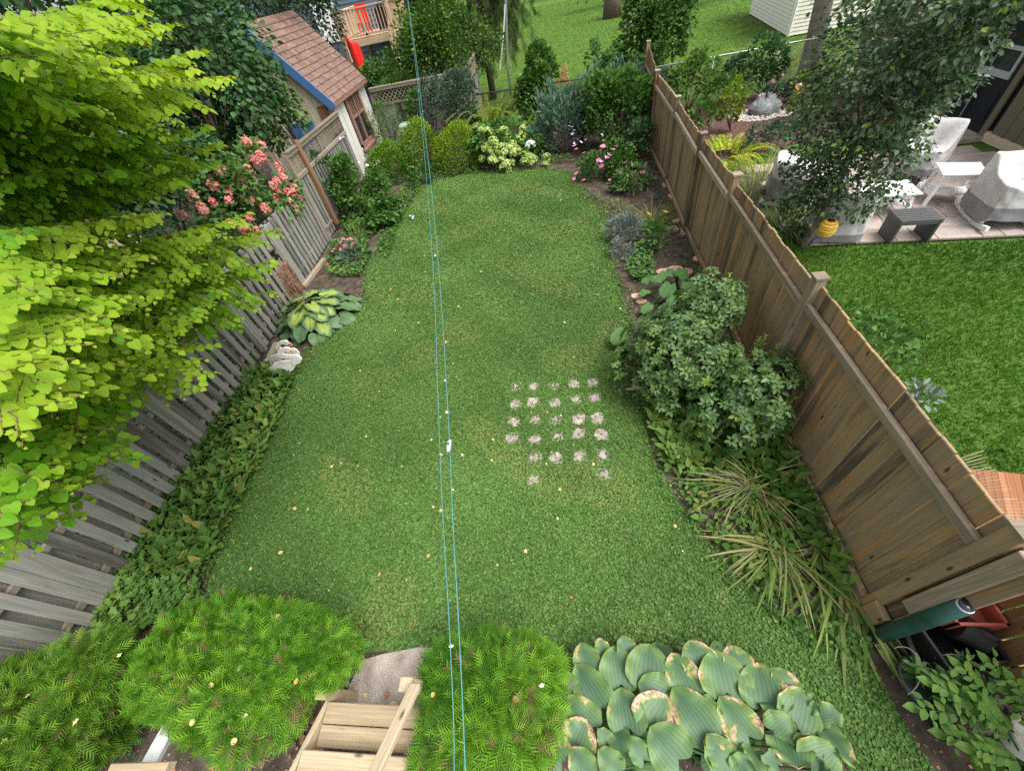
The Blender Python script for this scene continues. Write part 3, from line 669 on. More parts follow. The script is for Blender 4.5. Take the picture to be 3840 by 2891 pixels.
def back_fence():
    t = thing('lattice_fence', 'vine covered board fence with diagonal lattice along the back behind the grey shrub', 'fence', (-4.6, 17.3, 0))
    a, b = (-6.55, 17.35, 0), (-2.95, 17.3, 0)
    n = (0, -1, 0)
    for x in (-6.5, -4.75, -2.95): plank('post', (x, 17.33, 0), (x, 17.33, 1.95), n, .1, .1, M['lattice'], t)
    for z in (1.45, 1.9): plank('rail', (-6.5, 17.27, z), (-2.95, 17.27, z), n, .09, .05, M['lattice'], t)
    plank('cap', (-6.5, 17.3, 1.965), (-2.9, 17.3, 1.965), (0, 0, 1), .13, .04, M['lattice'], t)
    lattice_strip(t, (-6.5, 17.3, 0), (-2.95, 17.3, 0), 1.5, 1.86, .16)
    for k in range(24): plank('board', (-6.42 + .146 * k, 17.3, .05), (-6.42 + .146 * k, 17.3, 1.44), n, .135, .02, M['fence_grey'], t)
    # the return towards the far garden
    for y in (19.2, 21.0): plank('post', (-3.0, y, 0), (-3.0, y, 1.95), (1, 0, 0), .1, .1, M['lattice'], t)
    for z in (1.45, 1.9): plank('rail', (-2.95, 17.38, z), (-2.95, 21, z), (1, 0, 0), .09, .05, M['lattice'], t)
    lattice_strip(t, (-2.98, 17.4, 0), (-2.98, 21, 0), 1.5, 1.86, .16)
    for k in range(24): plank('board', (-3.0, 17.46 + .148 * k, .05), (-3.0, 17.46 + .148 * k, 1.44), (1, 0, 0), .135, .02, M['fence_grey'], t)
back_fence()

def chain_link(name, label, pts, m, z=1.2):
    t = thing('chain_link_fence', label, 'fence', (*pts[0], 0))
    mb = MB(); mb.tube([(x, y, z) for x, y in pts], .024, 8); mb.build('top_rail', m, t, True)
    for (x0, y0), (x1, y1) in zip(pts, pts[1:]):
        mb = MB(); mb.tube([(x0, y0, 0), (x0, y0, z)], .025, 8); mb.build('post', m, t, True)
        L = math.hypot(x1 - x0, y1 - y0); ux, uy = (x1 - x0) / L, (y1 - y0) / L; mb = MB(); s = -z
        while s < L:
            a, b = max(s, 0), min(s + z, L)
            for f in (lambda q: q - s, lambda q: z - (q - s)):
                mb.bar((x0 + ux * a, y0 + uy * a, f(a)), (x0 + ux * b, y0 + uy * b, f(b)), .005, .005, (uy, -ux, 0))
            s += .1
        tag(mb.build('mesh', m, t), kind='stuff')
    mb = MB(); mb.tube([(*pts[-1], 0), (*pts[-1], z)], .025, 8); mb.build('post', m, t, True)
chain_link('a', 'dark chain link fence with a metal top rail behind the blue juniper', [(-2.8, 17.4), (-.9, 17.2), (1.07, 16.95), (3.0, 16.7)], M['dark_metal'])
chain_link('b', 'silver chain link fence running from the tan fence to the thick tree trunk', [(3.2, 16.62), (5.4, 16.6), (7.4, 16.62), (9.6, 16.55)], M['grey_metal'])

# ---------------------------------------------------------------- the garden shed
def garden_shed():
    X, Y0, Y1, HE, HR, RUN = -6.54, 13.88, 16.94, 2.47, 4.29, 1.46
    t = thing('garden_shed', 'small garden shed with brown shingle roof, blue trim and tan board walls', 'shed', (X - 1.46, 15.4, 0))
    XB = X - 2 * RUN
    nb = 20
    for k in range(nb):        # front wall boards around the window opening, back wall left plain
        w = (Y1 - Y0) / nb; y = Y0 + (k + .5) * w
        if 14.85 < y < 16.25:
            plank('wall_board', (X, y, .05), (X, y, .78), (1, 0, 0), w - .004, .025, M['grey_wall'], t)
            plank('wall_board', (X, y, 2.3), (X, y, HE), (1, 0, 0), w - .004, .025, M['grey_wall'], t)
        else: plank('wall_board', (X, y, .05), (X, y, HE), (1, 0, 0), w - .004, .025, M['grey_wall'], t)
    for y in (Y0 + .06, Y1 - .06): plank('corner_trim', (X + .02, y, .03), (X + .02, y, HE), (1, 0, 0), .12, .03, M['grey_wall'], t)
    ng = 16
    for k in range(ng):         # gable wall that faces the near garden
        w = (2 * RUN) / ng; x = X - (k + .5) * w; h = HE + (HR - HE) * (1 - abs(x - (X - RUN)) / RUN)
        plank('wall_board', (x, Y0, .05), (x, Y0, round(h - .06, 2)), (0, -1, 0), w - .004, .025, M['tan_wall'], t)
        if k % 2: plank('batten', (x - w / 2, Y0 - .02, .05), (x - w / 2, Y0 - .02, round(h - .25, 2)), (0, -1, 0), .04, .02, M['tan_wall'], t)
    mb = MB(); mb.poly([(XB, Y0 + .05), (X - .03, Y0 + .05), (X - .03, Y1), (XB, Y1)], 0, HE - .02)
    mb.add([(XB, Y1, HE), (X, Y1, HE), (X - RUN, Y1, HR - .08), (XB, Y0 + .06, HE), (X, Y0 + .06, HE), (X - RUN, Y0 + .06, HR - .08)], [(0, 1, 2), (3, 5, 4)])
    mb.build('inner_wall', M['dark'], t)
    # blue door with planks and brace
    d = MB(); d.box((X - RUN + .25, Y0 - .035, 1.0), (.85, .03, 1.95)); dr = d.build('door', M['blue'], t)
    for k in range(5): d = MB(); d.box((X - RUN - .1 + .17 * k + .01, Y0 - .056, 1.0), (.155, .014, 1.9)); d.build('door_board', M['blue'], dr)
    d = MB(); d.bar((X - RUN - .15, Y0 - .075, .2), (X - RUN + .65, Y0 - .075, 1.8), .12, .025, (0, -1, 0)); d.build('brace', M['blue'], dr)
    d = MB(); d.box((X - .3, Y0 - .03, 1.9), (.3, .05, .75)); d.build('vent_panel', M['brown_post'], t)
    # window: frame, sill, mullions, panes
    wx = X + .035; w = MB()
    for y in (14.95, 16.15): w.box((wx, y, 1.55), (.07, .13, 1.6))
    for z in (2.32, .8): w.box((wx, 15.55, z), (.068, 1.33, .12))
    fr = w.build('window', M['brown_trim'], t)
    w = MB(); w.box((wx + .04, 15.55, .7), (.16, 1.5, .06)); w.build('sill', M['brown_trim'], fr)
    w = MB(); w.box((wx + .003, 15.55, 1.55), (.06, .08, 1.42)); w.build('mullion', M['brown_trim'], fr)
    w = MB(); w.box((wx + .001, 15.55, 1.62), (.05, 1.1, .07)); w.build('mullion', M['brown_trim'], fr)
    for y in (15.17, 15.34, 15.76, 15.93): w = MB(); w.box((wx, y, 1.96), (.04, .04, .6)); w.build('glazing_bar', M['brown_trim'], fr)
    for y in (15.26, 15.84):
        for z, h in ((1.95, .64), (1.22, .74)): w = MB(); w.box((wx - .02, y, z), (.012, .53, h)); w.build('pane', M['glass'], fr)
    # roof: deck, barge boards, shingles, ridge caps
    for sg in (1, -1):
        ex, rx = X + sg * 0, X - RUN
        eo = .22
        sl = Vector((RUN, 0, -(HR - HE))).normalized(); E = Vector((X, 0, HE)) + sl * eo; R_ = Vector((X - RUN, 0, HR))
        mir = lambda p: p if sg > 0 else Vector((2 * (X - RUN) - p.x, p.y, p.z))
        nrm = Vector((HR - HE, 0, RUN)).normalized(); nr = nrm if sg > 0 else Vector((-nrm.x, 0, nrm.z))
        q = MB(); ya, yb = Y0 - .16, Y1 + .12
        a, b = mir(R_), mir(E)
        q.add([(a.x, ya, a.z), (b.x, ya, b.z), (b.x, yb, b.z), (a.x, yb, a.z)] + [(a.x, ya, a.z - .06), (b.x, ya, b.z - .06), (b.x, yb, b.z - .06), (a.x, yb, a.z - .06)],
              [(0, 1, 2, 3), (4, 7, 6, 5), (0, 4, 5, 1), (2, 6, 7, 3), (1, 5, 6, 2), (0, 3, 7, 4)])
        rf = q.build('roof', M['brown_roof'], t)
        plank('barge_board', (a.x, ya - .012, a.z - .1), (b.x, ya - .012, b.z - .1), (0, -1, 0), .24, .024, M['blue'], t)
        plank('fascia', (b.x + .012 * sg, ya, b.z - .05), (b.x + .012 * sg, yb, b.z - .05), (sg, 0, 0), .12, .024, M['brown_trim'], t)
        L = (E - R_).length; rows = 14; nt = 12
        if sg > 0:
            for r in range(rows):
                s1 = L - r * L / rows + .012; s0 = max(0.0, s1 - L / rows - .05)
                for k in range(-1, nt):
                    w_ = (yb - ya) / nt; y = ya + (k + .5 + (.5 if r % 2 else 0)) * w_
                    y0_, y1_ = max(ya, y - w_ / 2), min(yb, y + w_ / 2)
                    if y1_ - y0_ < .05: continue
                    p0 = R_ + sl * s0 + nrm * .006; p1 = R_ + sl * (s1 + U(-.006, .006)) + nrm * (.028 + U(0, .006)); yc = (y0_ + y1_) / 2
                    plank('shingle', (p0.x, yc, p0.z), (p1.x, yc, p1.z), nrm, round(y1_ - y0_ - .006, 2), .012, M['shingle'], rf)
        else:
            for r in range(7): 
                p0, p1 = R_ + sl * (r * L / 7), R_ + sl * ((r + 1) * L / 7)
                p0, p1 = mir(p0 + nrm * .006), mir(p1 + nrm * .02); plank('shingle', (p0.x, (ya + yb) / 2, p0.z), (p1.x, (ya + yb) / 2, p1.z), nr, yb - ya, .012, M['shingle'], rf)
    for k in range(19):
        y = ya + (k + .5) * (yb - ya) / 19
        for sg in (1, -1): plank('ridge_shingle', (X - RUN, y, HR + .035), (X - RUN + sg * .13, y, HR - .11), (sg * (HR - HE), 0, RUN), .17, .012, M['shingle'], t, .05)
garden_shed()
def white_cable():
    t = thing('cable', 'thin white cable hanging in a loop below the shed window', 'cable', (-6.4, 16.2, 0))
    mb = MB(); mb.tube([(-6.45, 16.4, .62), (-6.36, 16.35, .45), (-6.34, 16.0, .22), (-6.38, 15.4, .1), (-6.44, 14.9, .13)], .013, 5); mb.build('cable', M['white'], t, True)
white_cable()

# ---------------------------------------------------------------- second roof seen through the lime green leaves
def left_shed():
    t = thing('garden_shed', 'tan shed with blue roof edge glimpsed through the lime green leaves', 'shed', (-11.5, 8.6, 0))
    mb = MB(); mb.box((-12.6, 8.6, 1.2), (2.2, 2.6, 2.4)); mb.build('wall', M['tan_wall'], t)
    for sg in (1, -1):
        q = MB(); q.add([(-12.6, 7.1, 3.3), (-12.6 + sg * 1.45, 7.1, 2.3), (-12.6 + sg * 1.45, 10.1, 2.3), (-12.6, 10.1, 3.3), (-12.6, 7.1, 3.22), (-12.6 + sg * 1.45, 7.1, 2.22), (-12.6 + sg * 1.45, 10.1, 2.22), (-12.6, 10.1, 3.22)],
                        [(0, 1, 2, 3), (4, 7, 6, 5), (0, 4, 5, 1), (1, 5, 6, 2), (2, 6, 7, 3)]); q.build('roof', M['shingle'], t)
        plank('barge_board', (-12.6, 7.08, 3.2), (-12.6 + sg * 1.45, 7.08, 2.2), (0, -1, 0), .2, .025, M['blue'], t)
left_shed()

# ---------------------------------------------------------------- navy house with a raised deck
def navy_house():
    t = thing('house', 'navy blue clapboard house with white door trim behind the raised wooden deck', 'house', (-10.5, 26.6, 0))
    yw = 26.2; x0, x1 = -16.0, -5.9; dx0, dx1 = -11.25, -10.15
    mb = MB(); mb.box(((x0 + x1) / 2, yw + 3, 3.5), (x1 - x0 - .04, 6 - .04, 7)); mb.build('wall', M['navy'], t)
    for k in range(24):
        z = 1.0 + .185 * k
        for a, b in ((x0, dx0), (dx1, x1)): 
            if z > 2.9 or True: plank('siding_board', (a, yw - .02, z), (b, yw - .02, z), (0, -1, .16), .2, .02, M['navy'], t)
    d = MB(); d.box(((dx0 + dx1) / 2, yw - .02, 4.0), (dx1 - dx0, .04, 2.4)); dr = d.build('door', M['white'], t)
    for x in (dx0 + .05, dx1 - .05): d = MB(); d.box((x, yw - .06, 3.6), (.16, .06, 3.4)); d.build('trim', M['white'], dr)
    d = MB(); d.box(((dx0 + dx1) / 2, yw - .06, 5.15), (dx1 - dx0 + .1, .06, .16)); d.build('trim', M['white'], dr)
    d = MB(); d.box(((dx0 + dx1) / 2, yw - .05, 4.55), (.75, .03, .5)); d.build('pane', M['glass'], dr)
    c = MB(); c.box((x1 - .05, yw - .04, 3.4), (.18, .08, 5.5)); c.build('corner_trim', M['white'], t)
navy_house()
def raised_deck():
    fz = 2.95
    t = thing('wooden_deck', 'raised pale wood deck with picket railing and steps in front of the navy house', 'deck', (-8, 24, 0))
    y0, y1 = 22.9, 26.1; xa, xb, xs = -9.05, -6.6, -4.9
    for k in range(16): plank('deck_board', (xa, y0 + .1 + .2 * k, fz), (xs, y0 + .1 + .2 * k, fz), (0, 0, 1), .19, .03, M['new_wood'], t)
    for p, q, in (((xa, y0), (xs, y0)), ((xs, y0), (xs, y1)), ((xa, y0), (xa, y1))): plank('fascia', (*p, fz - .14), (*q, fz - .14), (0, -1, 0) if p[1] == q[1] else (1, 0, 0), .24, .035, M['new_wood'], t)
    for x, y in ((xa, y0), (xb, y0), (xs, y0), (xa, y1), (xs, y1)): plank('post', (x, y + .05, 0), (x, y + .05, fz - .05), (0, -1, 0), .12, .12, M['brown_post'], t)
    plank('railing_post', (xb, y0, fz - .25), (xb, y0, fz + 1.02), (0, -1, 0), .16, .12, M['new_wood'], t)
    plank('railing_post', (xa, y0, fz - .25), (xa, y0, fz + 1.5), (0, -1, 0), .1, .1, M['brown_post'], t)
    plank('railing_post', ((xa + xb) / 2, y0, fz), ((xa + xb) / 2, y0, fz + .92), (0, -1, 0), .1, .05, M['new_wood'], t)
    for (p, q) in (((xa, y0), (xb, y0)), ((xb, y0), (xb, y1)), ((xa, y0), (xa, y1))):
        n = (0, 0, 1); plank('hand_rail', (*p, fz + .97), (*q, fz + .97), n, .12, .04, M['new_wood'], t); plank('bottom_rail', (*p, fz + .1), (*q, fz + .1), n, .05, .08, M['new_wood'], t)
        k = int(math.dist(p, q) / .145)
        for i in range(1, k):
            x, y = p[0] + (q[0] - p[0]) * i / k, p[1] + (q[1] - p[1]) * i / k
            plank('baluster', (x, y, fz + .1), (x, y, fz + .95), (0, -1, 0), .04, .04, M['new_wood'], t)
    for i in range(6):
        plank('step', (xb + .1, y0 - .15 - .27 * i, fz - .2 - .2 * i), (xs, y0 - .15 - .27 * i, fz - .2 - .2 * i), (0, 0, 1), .27, .04, M['new_wood'], t)
    for x in (xb + .06, xs + .02): plank('stringer', (x, y0, fz - .15), (x, y0 - 1.7, fz - 1.5), (1, 0, 0), .26, .04, M['new_wood'], t)
    plank('newel_post', (xb + .05, y0 - 1.0, 1.6), (xb + .05, y0 - 1.0, fz + .1), (0, -1, 0), .09, .09, M['new_wood'], t)
    for i in range(8): plank('baluster', (xb + .05, y0 - .1 - .11 * i, fz - .15 - .09 * i), (xb + .05, y0 - .1 - .11 * i, fz + .85 - .1 * i), (0, -1, 0), .04, .04, M['new_wood'], t)
    c = thing('plastic_chair', 'bright red plastic chair behind the deck railing pickets', 'chair', (-8.1, 23.7, fz + .02))
    for px, py in ((-.2, -.2), (.2, -.2), (-.2, .2), (.2, .2)): q = MB(); q.box((-8.1 + px, 23.7 + py, fz + .22), (.05, .05, .42)); q.build('leg', M['red'], c)
    q = MB(); q.box((-8.1, 23.7, fz + .44), (.48, .46, .05)); q.build('seat', M['red'], c)
    q = MB(); q.box((-8.1, 23.94, fz + .75), (.48, .05, .6)); q.build('backrest', M['red'], c)
    c = thing('grill', 'dark covered grill standing on the raised deck behind the pickets', 'grill', (-7.3, 24.6, fz + .02))
    q = MB(); q.box((-7.3, 24.6, fz + .4), (.7, .45, .75)); q.lathe((-7.3, 24.6, fz + .78), [(.33, 0), (.3, .15), (.0, .25)], 12); q.build('cover', M['black'], c)
    c = thing('stone', 'grey stone lying on the pale deck beside the steps', 'stone', (-6.0, 24.2, fz + .02))
    q = MB(); q.lathe((-6.0, 24.2, fz + .015), [(.24, 0), (.28, .08), (.2, .19), (.0, .22)], 9); q.build('stone', M['boulder'], c, True)
    c = thing('plastic_slide', 'bright red rounded plastic toy below the deck beside the shed roof', 'toy', (-7.55, 19.9, 1.3))
    p = Vector((-7.35, 19.6, 2.72)); q = MB()
    q.grid(lambda u, v: (p.x + .5 * (u - .5) * (1 - .5 * (v - .4) ** 2), p.y + .5 * (u - .5) ** 2 * 2 - .3, p.z - .45 + .95 * v - .25 * (u - .5)), 9, 8)
    o = q.build('slide', M['red'], c, True); s = o.modifiers.new('solid', 'SOLIDIFY'); s.thickness = .05
raised_deck()

# ---------------------------------------------------------------- white clapboard shed far right
def white_shed():
    C0 = np.array((10.905, 23.999, 0)); L0 = np.array((11.79, 31.54, 0)); R0 = np.array((13.894, 23.819, 0))
    t = thing('white_shed', 'white clapboard shed with clean corner trim behind the thick tree trunk', 'shed', tuple(C0))
    ul = unit(L0 - C0) * 7.4; ur = unit(R0 - C0) * 5.2; Z = np.array((0, 0, 1.0))
    nl = np.cross(Z, ul); nl = nl / np.linalg.norm(nl); nr = -np.cross(Z, ur); nr /= np.linalg.norm(nr)
    if np.dot(nl, C0) > 0: nl = -nl
    if np.dot(nr, C0) > 0: nr = -nr
    mb = MB(); mb.poly([tuple((C0 + d)[:2]) for d in (ul * .01 + ur * .01, ur * .99 + ul * .01, ul * .99 + ur * .99, ul * .99 + ur * .01)], 0, 3.3); mb.build('wall', M['white_siding'], t)
    for k in range(24):
        z = .1 + .136 * k
        for u, n in ((ul, nl), (ur, nr)): plank('siding_board', tuple(C0 + n * .02 + Z * z), tuple(C0 + u + n * .02 + Z * z), tuple(n + (0, 0, .2)), .15, .018, M['white_siding'], t)
    plank('corner_trim', tuple(C0 + (nl + nr) * .03), tuple(C0 + (nl + nr) * .03 + Z * 3.3), tuple(nl + nr), .12, .06, M['white'], t)
    q = MB(); q.poly([tuple((C0 + d)[:2]) for d in (-ul * .06 - ur * .05, ur * 1.05 - ul * .06, ul * 1.05 + ur * 1.05, ul * 1.05 - ur * .05)], 3.3, 3.5); q.build('roof', M['brown_roof'], t)
white_shed()

# ---------------------------------------------------------------- olive garage
def garage():
    X = 9.62
    t = thing('garage', 'olive board and batten garage with dark door at the right edge', 'garage', (11.6, 11.5, 0))
    y0, y1, H, d0, d1 = 6.4, 16.2, 2.75, 10.55, 11.75
    mb = MB(); mb.box((X + 2.0, (y0 + y1) / 2, H / 2 + .1), (3.9, y1 - y0 - .1, H - .2)); mb.build('inner_wall', M['dark'], t)
    mb = MB(); mb.box((X + .06, (y0 + d0) / 2 - .05, .09), (.2, d0 - y0 - .1, .18)); mb.build('foundation', M['foundation'], t)
    mb = MB(); mb.box((X + .06, (y1 + d1) / 2 + .05, .09), (.2, y1 - d1 - .1, .18)); mb.build('foundation', M['foundation'], t)
    y = y0
    while y < y1 - .1:
        if not (d0 - .1 < y + .15 < d1 + .1):
            plank('wall_board', (X, y + .15, .18), (X, y + .15, H), (-1, 0, 0), .298, .03, M['olive'], t)
            plank('batten', (X - .025, y, .17), (X - .025, y, H), (-1, 0, 0), .05, .03, M['olive'], t)
        y += .3
    for yy in (d0 - .07, d1 + .07): plank('door_trim', (X - .04, yy, .05), (X - .04, yy, 2.2), (-1, 0, 0), .13, .05, M['olive'], t)
    d = MB(); d.box((X + .02, (d0 + d1) / 2, 1.12), (.05, d1 - d0, 2.1)); dr = d.build('door', M['door'], t)
    for yy in (10.88, 11.42):
        d = MB(); d.box((X - .012, yy, .55), (.02, .38, .55)); d.build('door_panel', M['door'], dr)
    w = MB()
    for yy in (10.72, 11.58): w.box((X - .015, yy, 1.55), (.04, .06, .86))
    for z in (1.12, 1.98, 1.55): w.box((X - .014, 11.15, z), (.04, .92, .07 if z > 1.2 else .12))
    w.build('window_frame', M['frame_grey'], dr)
    for z in (1.33, 1.76): w = MB(); w.box((X - .01, 11.15, z), (.01, .8, .34)); w.build('pane', M['glass'], dr)
    d = MB(); d.box((X - .2, 11.15, .04), (.5, 1.5, .1)); d.build('door_step', M['concrete'], t)
    q = MB(); q.add([(X - .55, y0 - .3, H), (X + 4.5, y0 - .3, H + 1.7), (X + 4.5, y1 + .3, H + 1.7), (X - .55, y1 + .3, H), (X - .55, y0 - .3, H - .18), (X + 4.5, y0 - .3, H + 1.5), (X + 4.5, y1 + .3, H + 1.5), (X - .55, y1 + .3, H - .18)],
                    [(0, 1, 2, 3), (4, 7, 6, 5), (0, 4, 5, 1), (1, 5, 6, 2), (2, 6, 7, 3), (3, 7, 4, 0)]); q.build('roof', M['brown_roof'], t)
    c = thing('rain_chain', 'pale rain chain hanging in front of the dark garage door', 'chain', (9.3, 11.1, 0))
    p0, p1 = Vector((9.25, 10.914, 0.345)), Vector((9.25, 10.884, 1.851)); q = MB(); k = 34
    for i in range(k):
        a, b = p0.lerp(p1, i / k), p0.lerp(p1, (i + .85) / k); q.tube([a, a.lerp(b, .5), b], [.008, .016, .008], 5)
    tag(q.build('chain', M['grey_metal'], c, True), kind='stuff')
garage()

# ---------------------------------------------------------------- patio
def patio():
    base = sheet('patio', [(4.45, 7.0), (4.62, 6.9), (7.7, 6.5), (9.2, 6.3), (9.3, 9.6), (8.9, 10.4), (4.3, 10.6), (4.15, 9.0)], .015, M['joint'])
    e = Vector((3.05, -.4, 0)).normalized(); n = Vector((-e.y, e.x, 0)); o = Vector((4.62, 6.92, 0)); r = 0; v = 0.0
    while v < 3.6:
        h = (.42, .3, .42, .56)[r % 4]; u = -.45 + (0, .3, .15, .45)[r % 4]
        while u < 4.4:
            w = random.choice((.42, .56, .62, .3))
            c = o + e * (u + w / 2) + n * (v + h / 2)
            if 4.2 < c.x < 9.2 and (u > -.1 or v > .5):
                plank('paving_slab', (c.x - e.x * (w / 2 - .005), c.y - e.y * (w / 2 - .005), .028 + U(-.002, .002)), (c.x + e.x * (w / 2 - .005), c.y + e.y * (w / 2 - .005), .028), (0, 0, 1), h - .01, .03, M['paver'], base)
            u += w
        v += h; r += 1
patio()

# ---------------------------------------------------------------- back steps of the house the photo is taken from
def back_steps():
    t = thing('wooden_steps', 'pale wooden back steps with a slanted handrail leading down to the concrete slab', 'steps', (-1.8, -.3, 0))
    xa, xb = -2.2, -1.32
    for z, ys in ((.5, (.02, -.125)), (.68, (-.27, -.415)), (.86, (-.56, -.705))):
        for y in ys: plank('tread', (xa, y, z), (xb, y, z), (0, 0, 1), .138, .035, M['deck'], t)
        plank('riser', (xa + .03, ys[0] + .03, z - .12), (xb - .03, ys[0] + .03, z - .12), (0, 1, 0), .17, .02, M['deck'], t)
    for x in (xa - .03, xb + .05): plank('stringer', (x, .15, .3), (x, -.8, .85), (1, 0, 0), .24, .04, M['deck'], t)
    plank('post', (xa - .02, .14, 0), (xa - .02, .14, .62), (0, 1, 0), .09, .09, M['deck'], t)
    plank('post', (-1.35, .2, 0), (-1.35, .2, 1.0), (0, 1, 0), .09, .09, M['deck'], t)
    plank('hand_rail', (-1.254, 0.193, 1.05), (-1.291, -0.28, 1.42), (0, .5, 1), .075, .045, M['deck'], t)
    plank('beam', (-3.557, -0.389, 0.9), (-3.082, -0.354, 0.9), (0, 0, 1), .1, .08, M['deck'], t)
back_steps()
def slab():
    t = thing('concrete_slab', 'worn concrete landing slab at the foot of the wooden steps', 'slab', (-1.9, .25, 0))
    mb = MB(); P = [(-2.24, 0.435, 0), (-2.023, 0.49, 0), (-1.669, 0.554, 0), (-1.402, 0.552, 0), (-1.304, 0.096, 0), (-1.65, -0.046, 0), (-2.307, -0.043, 0), (-2.318, 0.158, 0)]
    mb.poly([p[:2] for p in P], -.02, .035); mb.build('slab', M['concrete'], t, bevel=.01)
slab()
def white_trim():
    t = thing('white_rail', 'white painted rail sticking out under the big cedar at the lower left', 'rail', (-3.533, -0.275, 0.6))
    plank('rail', (-3.562, -0.104, 0.55), (-3.411, -0.374, 0.75), (0, .6, 1), .12, .05, M['white'], t)
white_trim()

